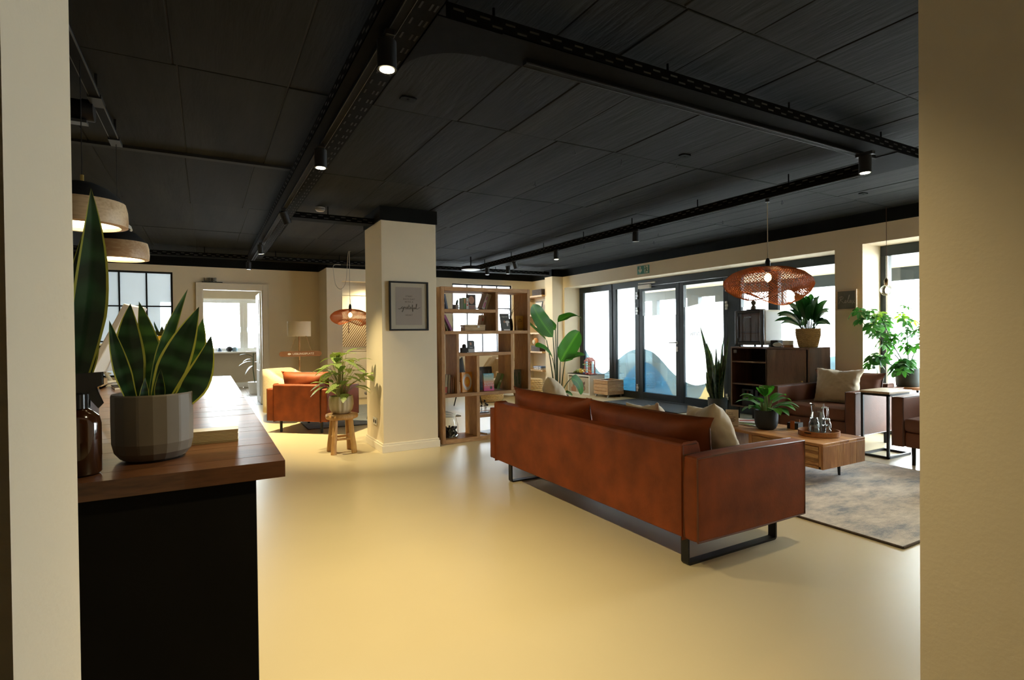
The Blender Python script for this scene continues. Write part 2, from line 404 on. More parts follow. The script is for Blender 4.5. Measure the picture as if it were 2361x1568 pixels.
mSoff = pm('porch_soffit', (0.55, 0.45, 0.28), rough=0.9, var=0.12, scale=3)

# ------------------------------------------------------------------ floor and ceiling
ZC = 2.63
struct('floor', MB().box(-3.4, 7.3, -2.2, 11.0, -0.1, 0.0), mFloor)
ceil = struct('ceiling', MB().box(-3.4, 7.3, -2.2, 11.05, ZC+0.006, ZC+0.2), mJoint)
ys = [0.5, 1.66, 3.24, 4.79, 6.48, 8.05, 9.62, 10.9]
base_x = [-3.4, -2.8, -2.2, -1.7, -1.2, -0.68, -0.14, 0.39, 0.86, 1.40, 1.80, 2.20, 2.72, 3.25, 3.62, 3.98, 4.35, 4.72, 5.05, 5.35, 5.68, 6.0, 6.35, 6.76]
rnd = random.Random(3)
pm_cache = []
for i in range(len(ys)-1):
    xs = [base_x[0]] + [x + rnd.uniform(-0.035, 0.035) for x in base_x[1:-1]] + [base_x[-1]]
    for j in range(len(xs)-1):
        g = 0.003; dz = rnd.uniform(-0.003, 0.002)
        o = MB().box(xs[j]+g, xs[j+1]-g, ys[i]+g, ys[i+1]-g, ZC+dz, ZC+0.02).build('panel', mCeil, ceil, bevel=0.003, seg=1)
# cast ribs and blemishes that read as lines on the soffit
struct('trim_1', MB().box(-2.6, 0.62, 4.74, 4.80, ZC-0.02, ZC+0.01), mJoint)

# ------------------------------------------------------------------ right wall, pier, pilaster
def multi(boxes):
    mb = MB()
    for b in boxes: mb.box(*b)
    return mb
struct('wall_right', multi([(6.76, 7.3, 3.895, 9.69, 2.243, 2.64), (6.76, 7.3, 0.5, 3.895, 2.27, 2.64), (6.76, 7.3, 3.57, 3.895, 0, 2.27), (6.76, 7.3, 9.69, 9.745, 0, 2.64), (6.70, 7.3, 10.03, 10.95, 0, 2.64), (6.76, 7.3, 0.5, 1.45, 0, 2.27)]), mWall)
struct('wall_pilaster', MB().box(6.48, 7.3, 9.74, 10.03, 0, 2.64), mWall)
struct('trim_2', multi([(6.735, 6.77, 0.5, 9.74, 2.483, 2.64), (6.465, 6.5, 9.725, 10.045, 2.483, 2.64), (6.465, 6.77, 9.725, 9.745, 2.483, 2.64), (6.685, 6.71, 10.03, 10.9, 2.483, 2.64), (-3.4, 1.9, 10.875, 10.91, 2.483, 2.64), (3.4, 6.7, 10.875, 10.91, 2.483, 2.64), (1.885, 3.4, 10.12, 10.15, 2.483, 2.64), (1.885, 1.91, 10.12, 10.9, 2.483, 2.64)]), mBand)

# ------------------------------------------------------------------ back wall with doorway and two gridded windows
def holes_xz(y0, y1, x0, x1, z0, z1, holes):
    xs = sorted({x0, x1, *[h[0] for h in holes], *[h[1] for h in holes]}); mb = MB()
    for a, b in zip(xs[:-1], xs[1:]):
        hs = sorted([(h[2], h[3]) for h in holes if h[0] <= a and h[1] >= b]); z = z0
        for c, d in hs:
            if c > z: mb.box(a, b, y0, y1, z, c)
            z = d
        if z < z1: mb.box(a, b, y0, y1, z, z1)
    return mb
struct('wall_back', holes_xz(10.9, 11.02, -3.4, 7.3, 0, 2.64, [(-2.35, -0.48, 0.62, 2.37), (-0.045, 0.912, 0, 2.105), (4.66, 6.14, 0.78, 2.37)]), mWall)
def grid_window(name, x0, x1, z0, z1, nx, nz):
    fr = MB()
    for b in ((x0, x0+0.03, z0, z1), (x1-0.03, x1, z0, z1), (x0, x1, z0, z0+0.03), (x0, x1, z1-0.03, z1)): fr.box(b[0], b[1], 10.93, 10.99, b[2], b[3])
    o = struct(name, fr, mBlk)
    dx, dz = (x1-x0)/nx, (z1-z0)/nz
    for i in range(1, nx): MB().box(x0+i*dx-0.011, x0+i*dx+0.011, 10.935, 10.985, z0+0.03, z1-0.03).build('glazing_bar', mBlk, o)
    for k in range(1, nz): MB().box(x0+0.03, x1-0.03, 10.94, 10.98, z0+k*dz-0.011, z0+k*dz+0.011).build('glazing_bar', mBlk, o)
    for i in range(nx):
        for k in range(nz):
            MB().box(x0+i*dx+0.008, x0+(i+1)*dx-0.008, 10.957, 10.963, z0+k*dz+0.008, z0+(k+1)*dz-0.008).build('pane', mFrost, o)
    return o
grid_window('window_4', -2.35, -0.48, 0.62, 2.37, 5, 3)
grid_window('window_5', 4.66, 6.14, 0.78, 2.37, 4, 3)
struct('baseboard_back', multi([(-3.4, -0.13, 10.885, 10.9, 0, 0.09), (1.0, 1.9, 10.885, 10.9, 0, 0.09), (3.4, 6.7, 10.885, 10.9, 0, 0.09)]), mTrimW)
# alcove beside the doorway: pilaster, lintel and the white cupboard wall inside it
struct('wall_alcove', multi([(1.90, 2.17, 10.14, 10.9, 0, 2.64), (2.17, 3.4, 10.14, 10.30, 2.255, 2.64), (3.28, 3.42, 10.14, 10.9, 0, 2.64)]), mWall)
alc = struct('wall_cupboard', MB().box(2.17, 3.28, 10.86, 10.9, 0, 2.5), mWallW)
for (a, b, c, d) in ((2.18, 3.27, 2.05, 2.25), (2.18, 3.27, 0.95, 2.035), (2.18, 3.27, 0.03, 0.935)):
    MB().box(a, b, 10.83, 10.86, c, d).build('panel', mWallW, alc, bevel=0.004)
# door casing, open leaf
d3 = struct('door_3', multi([(-0.129, -0.045, 10.87, 10.9, 0, 2.195), (0.912, 1.0, 10.87, 10.9, 0, 2.195), (-0.045, 0.912, 10.87, 10.9, 2.105, 2.195), (-0.14, -0.128, 10.86, 10.9, 0, 2.21), (1.0, 1.012, 10.86, 10.9, 0, 2.21), (-0.14, 1.012, 10.86, 10.9, 2.195, 2.21), (-0.045, -0.03, 10.9, 11.03, 0, 2.105), (0.897, 0.912, 10.9, 11.03, 0, 2.105), (-0.03, 0.897, 10.9, 11.03, 2.09, 2.105)]), mTrimW, bevel=0.003)
leafb = MB().box(0.872, 0.908, 11.06, 11.93, 0.012, 2.075).build('door_leaf', mWhiteP, d3, bevel=0.003)
for (a, b) in ((0.15, 0.62), (0.75, 1.32), (1.45, 1.95)):
    MB().box(0.862, 0.873, 11.18, 11.81, a, b).build('panel', mWhiteP, leafb, bevel=0.006)
MB().tube([(0.872, 11.86, 1.04), (0.82, 11.86, 1.04), (0.82, 11.74, 1.04)], 0.009).build('handle', mChrome, leafb, smooth=True)
# far room behind the doorway
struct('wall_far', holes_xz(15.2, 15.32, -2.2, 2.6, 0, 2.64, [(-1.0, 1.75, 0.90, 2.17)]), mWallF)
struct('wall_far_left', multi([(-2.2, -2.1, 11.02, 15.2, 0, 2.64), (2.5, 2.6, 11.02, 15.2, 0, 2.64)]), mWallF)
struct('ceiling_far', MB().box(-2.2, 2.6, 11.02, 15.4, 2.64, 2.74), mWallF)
struct('baseboard_far', MB().box(-2.1, 2.5, 15.18, 15.2, 0, 0.12), mWhiteP, bevel=0.004)
mPlank = wood('grey_oak_plank', (0.16, 0.125, 0.09), (0.28, 0.235, 0.185), axis='y', scale=4, rough=0.4, objvar=0.15)
ff = struct('floor_far', MB().box(-2.1, 2.5, 11.0, 15.2, -0.06, -0.006), mJoint)
for i in range(18):
    x0 = -0.9+i*0.17; y = 11.02-rnd.uniform(0, 0.8)
    while y < 15.2:
        y1 = y+1.25
        MB().box(x0+0.002, x0+0.168, max(y, 11.02)+0.002, min(y1, 15.19)-0.002, -0.006, 0).build('plank', mPlank, ff)
        y = y1
w6 = struct('window_6', multi([(-1.0, 1.75, 15.2, 15.28, 2.10, 2.17), (-1.0, 1.75, 15.2, 15.28, 0.90, 0.985), (-1.0, -0.93, 15.2, 15.28, 0.985, 2.1), (1.68, 1.75, 15.2, 15.28, 0.985, 2.1), (0.745, 0.925, 15.195, 15.28, 0.985, 2.1), (0.826, 0.844, 15.18, 15.2, 0.93, 2.14)]), mWhiteP, bevel=0.004)
MB().box(-0.93, 0.745, 15.235, 15.24, 0.985, 2.1).build('pane', mGlass, w6); MB().box(0.925, 1.68, 15.235, 15.24, 0.985, 2.1).build('pane', mGlass, w6)
for x in (0.765, 0.90): MB().tube([(x, 15.19, 1.50), (x, 15.15, 1.50), (x, 15.15, 1.38)], 0.011).build('handle', mChrome, w6)
MB().box(-1.05, 1.8, 15.02, 15.25, 0.862, 0.90).build('sill', mWhiteP, w6, bevel=0.004)
MB().box(-1.0, 1.75, 15.15, 15.2, 2.17, 2.21).build('blind_box', mWhiteP, w6)

# ------------------------------------------------------------------ pillar
struct('wall_pillar', MB().box(1.635, 2.255, 5.725, 6.39, 0, 2.483), mWall, bevel=0.004)
struct('trim_3', MB().box(1.622, 2.268, 5.712, 6.403, 2.483, 2.64), mBand)
pb = MB()
for (t, h0, h1) in ((0.018, 0, 0.075), (0.011, 0.075, 0.098)):
    pb.box(1.635-t, 2.255+t, 5.725-t, 5.725, h0, h1).box(1.635-t, 1.635, 5.725, 6.39+t, h0, h1).box(2.255, 2.255+t, 5.725, 6.39+t, h0, h1).box(1.635, 2.255, 6.39, 6.39+t, h0, h1)
struct('baseboard_pillar', pb, mTrimW, bevel=0.003)

# ------------------------------------------------------------------ foreground opening and the hallway the camera stands in
struct('wall_front', multi([(-3.4, -0.083, 0.345, 0.5, 0, 2.64), (1.132, 7.3, 0.345, 0.5, 0, 2.64), (-0.083, 1.132, 0.345, 0.5, 2.25, 2.64)]), mWall)
struct('wall_left', MB().box(-3.5, -3.4, 0.5, 11.02, 0, 2.64), mWall)
struct('wall_hall', multi([(-1.7, -1.6, -2.2, 0.345, 0, 2.64), (2.9, 3.0, -2.2, 0.345, 0, 2.64), (-1.7, 3.0, -2.3, -2.2, 0, 2.64)]), mWall)

# ------------------------------------------------------------------ entrance glazing
FX0, FX1 = 7.15, 7.23
fr = multi([(FX0, FX1, 9.545, 9.68, 0.13, 2.126), (FX0, FX1, 8.47, 8.685, 0.13, 2.126), (FX0, FX1, 7.80, 7.914, 0.13, 2.126), (FX0, FX1, 5.60, 5.79, 0.02, 2.126),
            (FX0, FX1, 5.60, 9.68, 2.126, 2.243), (FX0, FX1, 7.80, 9.68, 0, 0.13), (FX0, FX1, 5.6, 7.80, 0, 0.02)])
fr.box(FX0-0.012, FX0, 8.57, 8.585, 0, 2.24)
w1 = struct('window_1', fr, mAnth, bevel=0.004)
ZL = [(9.70, 1.03), (9.554, 0.904), (9.327, 0.685), (9.13, 0.47), (8.964, 0.40), (8.80, 0.45), (8.696, 0.555), (8.452, 0.735), (8.218, 0.865), (8.05, 0.925), (7.80, 0.955), (7.706, 0.950), (7.501, 0.905), (7.282, 0.765), (7.071, 0.585), (6.908, 0.48), (6.681, 0.385), (6.482, 0.349), (6.253, 0.402), (6.119, 0.53), (5.888, 0.74), (5.5, 0.95)]
def zl(y):
    for (a, za), (b, zb) in zip(ZL[:-1], ZL[1:]):
        if b <= y <= a:
            t = (a-y)/(a-b); return za+(zb-za)*t
    return ZL[0][1] if y > ZL[0][0] else ZL[-1][1]
def zl_s(y): return (zl(y-0.06)+zl(y)+zl(y+0.06))/3
def strip(y0, y1, lo, hi, n=18):
    """thin film between two height curves, glued to the room side of the glass"""
    poly = [(y0+(y1-y0)*i/n, lo(y0+(y1-y0)*i/n)) for i in range(n+1)] + [(y1+(y0-y1)*i/n, hi(y1+(y0-y1)*i/n)) for i in range(n+1)]
    return poly
def glazing(parent, y0, y1, z0, z1, up, extra=()):
    MB().box(7.186, 7.192, y0, y1, z0, z1).build('pane', mGlass, parent)
    MB().prism(strip(y0, y1, lambda y: max(z0, zl_s(y)), lambda y: min(z1, up(y))), 'x', 7.1955, 7.197).build('window_film', mFilm, parent)
    for lo, hi, m, nm in extra:
        MB().prism(strip(y0, y1, lambda y: max(z0, min(lo(y), zl_s(y)-0.001)), lambda y: max(z0+0.0005, min(hi(y), zl_s(y)))), 'x', 7.1955, 7.197).build(nm, m, parent)
def arc_b(y): return 0.13 + max(0.0, 0.57*(1-((y-7.72)/0.72)**2)) if abs(y-7.72) < 0.72 else 0.13
def arc_c(y): return 0.13 + max(0.0, 0.62*(1-((y-5.75)/0.66)**2))**1.0 if abs(y-5.75) < 0.66 else 0.13
glazing(w1, 8.685, 9.545, 0.13, 2.126, lambda y: 2.2, [(lambda y: 0.13, lambda y: 3, mFilmG, 'grey_film')])
glazing(w1, 7.914, 8.47, 0.13, 2.126, lambda y: 2.2, [(lambda y: 0.13, arc_b, mFilmB, 'blue_film'), (arc_b, lambda y: 3, mFilmG, 'grey_film')])
def door_leaf(name, y0, y1, zt, up, extra, hinge_y):
    d = struct(name, multi([(FX0+0.004, FX1-0.004, y0, y0+0.085, 0.022, 2.12), (FX0+0.004, FX1-0.004, y1-0.085, y1, 0.022, 2.12), (FX0+0.004, FX1-0.004, y0+0.085, y1-0.085, 0.022, 0.14), (FX0+0.004, FX1-0.004, y0+0.085, y1-0.085, zt, 2.12)]), mAnth, bevel=0.004)
    glazing(d, y0+0.085, y1-0.085, 0.14, zt, up, extra)
    for z in (0.21, 1.67, 1.96):
        MB().box(FX0-0.022, FX0+0.005, hinge_y-0.028, hinge_y+0.028, z-0.022, z+0.022).box(FX0-0.018, FX0+0.005, hinge_y-0.012, hinge_y+0.03, z-0.068, z-0.028).box(FX0-0.018, FX0+0.005, hinge_y-0.012, hinge_y+0.03, z+0.028, z+0.068).build('hinge', mChrome, d, bevel=0.003)
    return d
d1 = door_leaf('door_1', 6.80, 7.795, 2.03, lambda y: 1.572, [(lambda y: 0.14, arc_b, mFilmB, 'blue_film'), (arc_b, lambda y: 3, mFilmG, 'grey_film')], 7.84)
d2 = door_leaf('door_2', 5.795, 6.79, 2.06, lambda y: 1.684+0.055*math.sin(max(0, min(1, (6.68-y)/0.5))*PI/2), [(lambda y: 0.14, arc_c, mFilmC, 'cream_film'), (arc_c, lambda y: 3, mFilmG, 'grey_film')], 5.80)
MB().tube([(7.155, 6.855, 1.075), (7.10, 6.855, 1.075), (7.10, 6.99, 1.070)], 0.010).tube([(7.155, 6.855, 1.075), (7.14, 6.855, 1.075)], 0.026, 12).build('handle', mChrome, d1, smooth=True)
MB().tube([(7.156, 6.855, 0.94), (7.145, 6.855, 0.94)], 0.024, 12).tube([(7.156, 6.855, 0.985), (7.145, 6.855, 0.985)], 0.024, 12).build('lock', mChrome, d1)
MB().box(7.105, 7.155, 7.47, 7.78, 2.075, 2.145).build('door_closer', mWhiteP, d1, bevel=0.006)
MB().obox((7.12, 7.56, 2.175), (0.02, 0.44, 0.022), (R(1), 0, 0)).build('closer_arm', mWhiteP, d1, bevel=0.003)
text('lettering', "it's chirotime", mFilmT, d2, (7.1940, 6.27, 1.235), 0.125, m3((0, 1, 0), (0, 0, 1), (1, 0, 0)), spacing=1.05)
text('lettering', "KOMM", mFilmT, d2, (7.1940, 5.97, 1.40), 0.045, m3((0, 1, 0), (0, 0, 1), (1, 0, 0)))
text('lettering', "REIN", mFilmT, d2, (7.1940, 5.97, 1.345), 0.045, m3((0, 1, 0), (0, 0, 1), (1, 0, 0)))
w2 = struct('window_2', multi([(FX0, FX1, 5.55, 5.598, 0.13, 2.126), (FX0, FX1, 4.93, 5.087, 0.13, 2.126), (FX0, FX1, 3.885, 4.0, 0.13, 2.126), (FX0, FX1, 3.885, 5.598, 2.126, 2.243), (FX0, FX1, 3.885, 5.598, 0, 0.13)]), mAnth, bevel=0.004)
for (a, b) in ((5.087, 5.55), (4.0, 4.93)):
    MB().box(7.186, 7.192, a, b, 0.13, 2.126).build('pane', mGlass, w2)
    MB().prism(strip(a, b, lambda y: 0.95-0.10*math.sin((y-4)*2), lambda y: 1.63), 'x', 7.1955, 7.197).build('window_film', mFilm, w2)
    MB().prism(strip(a, b, lambda y: 0.13, lambda y: 0.949-0.10*math.sin((y-4)*2)), 'x', 7.1955, 7.197).build('grey_film', mFilmG, w2)
w3 = struct('window_3', multi([(FX0, FX1, 3.484, 3.61, 0.13, 2.145), (FX0, FX1, 2.18, 2.30, 0.13, 2.145), (FX0, FX1, 1.44, 1.55, 0.13, 2.145), (FX0, FX1, 1.44, 3.61, 2.145, 2.272), (FX0, FX1, 1.44, 3.61, 0, 0.13)]), mAnth, bevel=0.004)
for (a, b) in ((2.30, 3.484), (1.55, 2.18)): MB().box(7.186, 7.192, a, b, 0.13, 2.145).build('pane', mGlass, w3)
MB().box(FX0-0.01, FX0, 3.484, 3.505, 0.13, 2.145).build('glazing_bead', mChrome, w3)
# outside: paving, porch soffit and the outer porch posts
struct('floor_outside', MB().box(7.3, 22, -6, 18, -0.12, -0.02), mOut)
struct('ceiling_porch', MB().prism([(7.3, 2.35), (9.15, 2.17), (9.15, 2.27), (7.3, 2.45)], 'y', 2.6, 10.2), mSoff)
struct('trim_4', multi([(9.0, 9.1, 9.23, 9.39, 0, 1.99), (9.0, 9.12, 8.03, 8.33, 0, 1.99), (9.0, 9.1, 7.2, 7.6, 1.6, 1.99), (9.0, 9.12, 2.6, 10.2, 1.99, 2.185), (9.0, 9.1, 6.1, 6.2, 0, 1.99), (9.0, 9.1, 4.9, 5.1, 0, 1.99)]), mAnth)
# ------------------------------------------------------------------ cable trays, tracks, spotlights
mLens = emit('spot_lens', (1.0, 0.86, 0.55), 30.0)
mLensOff = pm('spot_lens_off', (0.25, 0.22, 0.17), rough=0.2)
def tray(name, label, axis, a0, a1, c, wdt=0.2, z0=2.47, z1=2.53, rods=(), rail_off=None, slot_side=1, bottom_slots=False, rail=(None, None)):
    """perforated tray hung under the soffit; axis is its run, c its near edge, slot_side the face that carries slots"""
    mid = (a0+a1)/2; cc = c + wdt/2
    t = thing(name, label, 'cable tray', (mid, cc, z0) if axis == 'x' else (cc, mid, z0), group='cable trays under the ceiling')
    L = (a1-a0)/2; h = z1-z0
    def B(mb, p0, p1, q0, q1, r0, r1):
        return mb.box(p0, p1, q0, q1, r0, r1) if axis == 'x' else mb.box(q0, q1, p0, p1, r0, r1)
    mb = MB(); hw = wdt/2
    B(mb, -L, L, -hw, hw, 0, 0.003); B(mb, -L, L, -hw, -hw+0.003, 0, h); B(mb, -L, L, hw-0.003, hw, 0, h)
    mb.build('tray', mTray, t)
    sl = MB(); n = int(2*L/0.115)
    for i in range(n):
        p = -L+0.03+i*0.115
        B(sl, p, p+0.045, -hw-0.0008, -hw+0.0005, h*0.60, h*0.60+0.008)
        B(sl, p+0.055, p+0.10, -hw-0.0008, -hw+0.0005, h*0.22, h*0.22+0.008)
    o = sl.build('slot_row', mSlot, t); o['kind'] = 'stuff'
    if bottom_slots:
        sl = MB()
        for i in range(n):
            p = -L+0.03+i*0.115
            for q in (hw-0.02, hw-0.04, hw-0.08): B(sl, p, p+0.045, q, q+0.008, -0.0008, 0.0005)
        o = sl.build('slot_row', mJoint, t); o['kind'] = 'stuff'
    for r in rods:
        q = r-mid
        mb = MB()
        if axis == 'x': mb.tube([(q, 0, 0.003), (q, 0, ZC-z0)], 0.006, 6)
        else: mb.tube([(0, q, 0.003), (0, q, ZC-z0)], 0.006, 6)
        mb.build('hanger_rod', mTray, t)
    if rail_off is not None:
        l0, l1 = rail[0]-mid if rail[0] is not None else -L, rail[1]-mid if rail[1] is not None else L
        mb = MB(); B(mb, l0, l1, rail_off, rail_off+0.034, -0.024, 0.0); mb.build('track', mTrack, t)
        mb = MB(); B(mb, l0, l1, rail_off-0.0015, rail_off, -0.026, -0.019); B(mb, l0, l1, rail_off+0.034, rail_off+0.0355, -0.026, -0.019); mb.build('track_edge', mRail, t)
    return t
tray('cable_tray', 'black cable tray with spotlight track running from the foreground to the doorway', 'y', 0.6, 9.40, 0.585, 0.20, rods=(1.2, 2.2, 3.2, 4.2, 5.2, 6.2, 7.2, 8.2, 9.2), rail_off=-0.045, bottom_slots=True)
tray('cable_tray', 'black perforated cable tray crossing the ceiling towards the right wall', 'x', 0.82, 4.40, 1.945, 0.20, rods=(1.078, 2.082, 3.081, 4.108), rail_off=0.02, rail=(1.25, 4.08))
tray('cable_tray', 'black perforated cable tray carrying the woven lamp, leading to the bookshelf', 'y', 2.14, 9.35, 4.38, 0.19, rods=(2.977, 3.991, 4.989, 5.951, 6.95, 7.95, 8.95), rail_off=-0.07, rail=(2.3, 9.0))
tray('cable_tray', 'black cable tray along the far wall above the doorway', 'x', -1.6, 6.2, 9.42, 0.20, rods=(-1, 0, 1, 2, 3, 5))
tray('cable_tray', 'short black cable tray reaching the top of the pillar', 'x', 0.78, 1.62, 5.93, 0.16, rods=(1.15,))
jn = MB()
for i in range(9):
    pass
def plate(name, label, poly, z):
    t = tag(MB().prism(poly, 'z', z-0.003, z+0.003).build(name, mTray), label, 'tray plate'); return t
arc = [(0.785+0.28-0.28*math.cos(a*PI/16), 2.145+0.28-0.28*math.sin(a*PI/16)) for a in range(9)]
plate('tray_plate', 'black curved junction plate joining two ceiling trays at top', [(0.785, 1.945), (1.065, 1.945), (1.065, 2.145)] + arc[::-1], 2.4675)
arc2 = [(4.38-0.25+0.25*math.sin(a*PI/16), 2.145+0.25-0.25*math.cos(a*PI/16)) for a in range(9)]
plate('tray_plate', 'black rounded junction plate at the tray corner by the right edge', [(4.57, 1.95), (4.57, 2.40), (4.38, 2.40)] + arc2[::-1] + [(4.13, 1.95)], 2.4675)
# silver-edged track over the counter
t = thing('light_track', 'black light track with pale edges above the counter lamps', 'light track', (-0.48, 2.9, 2.5))
MB().box(-0.02, 0.02, -2.3, 1.40, -0.012, 0.022).build('track', mTrack, t)
MB().box(-0.024, -0.02, -2.3, 1.40, -0.012, 0.0).box(0.02, 0.024, -2.3, 1.40, -0.012, 0.0).build('track_edge', mRail, t)
for y in (-0.6, 0.64, 1.32): MB().box(-0.03, 0.03, y-0.07, y+0.07, -0.02, 0.0).tube([(0, y, 0.02), (0, y, ZC-2.5)], 0.008, 6).build('mount', mBlk, t)
t = thing('ceiling_pipe', 'black ventilation pipe end under the ceiling beside the left wall edge', 'pipe', (-0.5, 3.62, 2.46))
MB().tube([(-1.2, 0, 0), (-0.02, 0, 0)], 0.05, 16).build('pipe', mTray, t, smooth=True, angle=40)
MB().tube([(-0.05, 0, 0), (0.0, 0, 0)], 0.056, 16).build('collar', mBlk, t, smooth=True, angle=40)
MB().box(-1.2, -0.03, -0.03, 0.03, -0.075, -0.06).build('rail', mRail, t)

def spot(label, x, y, zl, on=True, tilt=(0, 0), energy=90, size=100, ztrack=2.446):
    t = thing('spotlight', label, 'spotlight', (x, y, ztrack), group='black track spotlights')
    MB().box(-0.018, 0.018, -0.055, 0.055, -0.022, 0.0).build('adapter', mBlk, t, bevel=0.002)
    MB().tube([(0, 0, -0.02), (0, 0, -0.05)], 0.009, 8).build('stem', mBlk, t)
    q = Euler((tilt[0], tilt[1], 0)).to_matrix()
    H = 0.115; top = Vector((0, 0, -0.02)); 
    def P(z): return top + q @ Vector((0, 0, z))
    mb = MB().tube([P(0), P(-0.004), P(-H)], [0.034, 0.038, 0.038], 20); mb.build('housing', mBlk, t, smooth=True, angle=40)
    MB().tube([P(-H-0.0015), P(-H+0.002)], 0.040, 20, caps=False).build('rim', mBlk, t)
    MB().tube([P(-H-0.001), P(-H-0.002)], 0.029, 20).build('lens', mLens if on else mLensOff, t)
    if on: lamp(t, P(-H-0.02), energy, P(-H-1.0), size=R(size), rad=0.028)
    return t
spot('large lit black spotlight at the top, nearest on the long track', 0.645, 2.14, 2.33, energy=165, size=88)
spot('second lit black spotlight along the long track', 0.645, 3.58, 2.33, energy=225, size=126)
spot('unlit-looking spotlight tilted towards the pillar on the long track', 0.645, 5.50, 2.33, tilt=(R(12), R(-22)), energy=230, size=58)
spot('small lit spotlight fourth along the long track', 0.62, 7.62, 2.33, tilt=(R(7), R(-6)), energy=760, size=118)
spot('last dark spotlight at the end of the long track', 0.60, 9.45, 2.33, on=False)
spot('lit spotlight where the trays meet by the right edge', 3.88, 2.03, 2.33, energy=75, size=100)
spot('dark spotlight over the entrance, midway on the right track', 4.36, 4.80, 2.33, on=False)
spot('second spotlight left of the entrance on the right track', 4.36, 6.44, 2.33, energy=45, size=100)
spot('lit spotlight third left of the entrance, above the bookshelf', 4.36, 7.66, 2.33, tilt=(R(22), R(-34)), energy=110, size=100)
spot('dark spotlight right one of the pair above the bookshelf', 4.62, 8.33, 2.33, on=False)
spot('dark spotlight left one of the pair above the bookshelf', 4.36, 8.62, 2.33, on=False)
# the same track goes on above the passage towards the camera (its next head is just outside the frame)
lamp(None, (0.645, 1.05, 2.32), 115, (0.74, 1.12, 0), size=R(100))
# alcove downlight washing the cupboard wall
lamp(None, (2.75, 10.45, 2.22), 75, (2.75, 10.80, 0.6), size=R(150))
lamp(None, (5.2, 9.5, 2.42), 70, (6.7, 10.4, 1.4), size=R(100))
t = thing('ceiling_lamp', 'flat round ceiling lamp with white underside near the bookshelf', 'ceiling lamp', (4.1, 8.75, 2.40))
MB().lathe([(0.001, 0.055), (0.16, 0.055), (0.17, 0.0)], 28).build('body', mBlk, t, smooth=True, angle=40)
MB().lathe([(0.001, -0.012), (0.12, -0.010), (0.168, 0.0)], 28).build('diffuser', mWhiteP, t, smooth=True)
MB().tube([(0, 0, 0.05), (0, 0, 0.23)], 0.012).build('stem', mBlk, t)
t = thing('ceiling_lamp', 'dark flat dome lamp with pale rim behind the wooden counter lamps', 'ceiling lamp', (-0.98, 6.55, 2.33))
MB().lathe([(0.001, 0.13), (0.18, 0.11), (0.30, 0.055), (0.345, 0.0)], 32).build('shade', mBlk, t, smooth=True)
MB().lathe([(0.345, 0.0), (0.362, -0.004), (0.352, 0.03), (0.33, 0.045)], 32).build('rim', mWhiteP, t, smooth=True)
MB().tube([(0, 0, 0.12), (0, 0, 0.30)], 0.012).build('stem', mBlk, t)
t = thing('smoke_detector', 'white round smoke detector on the black ceiling', 'smoke detector', (1.084, 6.08, ZC-0.001))
MB().lathe([(0.05, 0.0), (0.052, -0.012), (0.05, -0.028), (0.038, -0.040), (0.001, -0.041)], 24).build('body', mWhiteP, t, smooth=True, angle=50)
MB().lathe([(0.0525, -0.016), (0.0525, -0.022)], 24).build('vent_slot', mBlk, t)
for (x, y, lb) in ((1.042, 3.052, 'nearest to the long track'), (3.262, 3.031, 'in the middle of the right ceiling'), (5.763, 3.035, 'near the window wall')):
    t = thing('ceiling_socket', 'small black oblong socket plate on the ceiling ' + lb, 'socket plate', (x, y, ZC), group='black ceiling plates')
    MB().prism([(-0.045, -0.02), (-0.03, -0.03), (0.03, -0.03), (0.045, -0.02), (0.045, 0.02), (0.03, 0.03), (-0.03, 0.03), (-0.045, 0.02)], 'z', -0.012, 0.0).build('plate', mBand, t)
    MB().lathe([(0.001, -0.014), (0.008, -0.014), (0.008, -0.011)], 8).build('screw', mTray, t)
hk = [(2.42, 3.32), (2.62, 4.2), (3.62, 4.35), (3.05, 5.2), (3.9, 5.9), (2.9, 3.35), (3.35, 3.2), (5.3, 3.6), (5.6, 4.6), (5.5, 5.6), (5.2, 6.9), (3.2, 6.9), (3.6, 7.8), (2.8, 7.6), (5.9, 6.1), (4.9, 4.35), (2.3, 6.7), (1.75, 7.9)]
h0 = None
for (x, y) in hk:
    if h0 is None:
        h0 = thing('ceiling_hook', 'small black hook screwed into the dark concrete ceiling', 'hook', (x, y, ZC), group='black ceiling hooks')
        MB().tube([(0, 0, 0.002), (0, 0, -0.02)] + [(0.012*math.sin(a*PI/5), 0, -0.032+0.012*math.cos(a*PI/5)) for a in range(0, 9)], 0.0035, 5).build('hook', mBlk, h0)
    else: dup(h0, (x, y, ZC), rotz=rnd.uniform(0, 3))

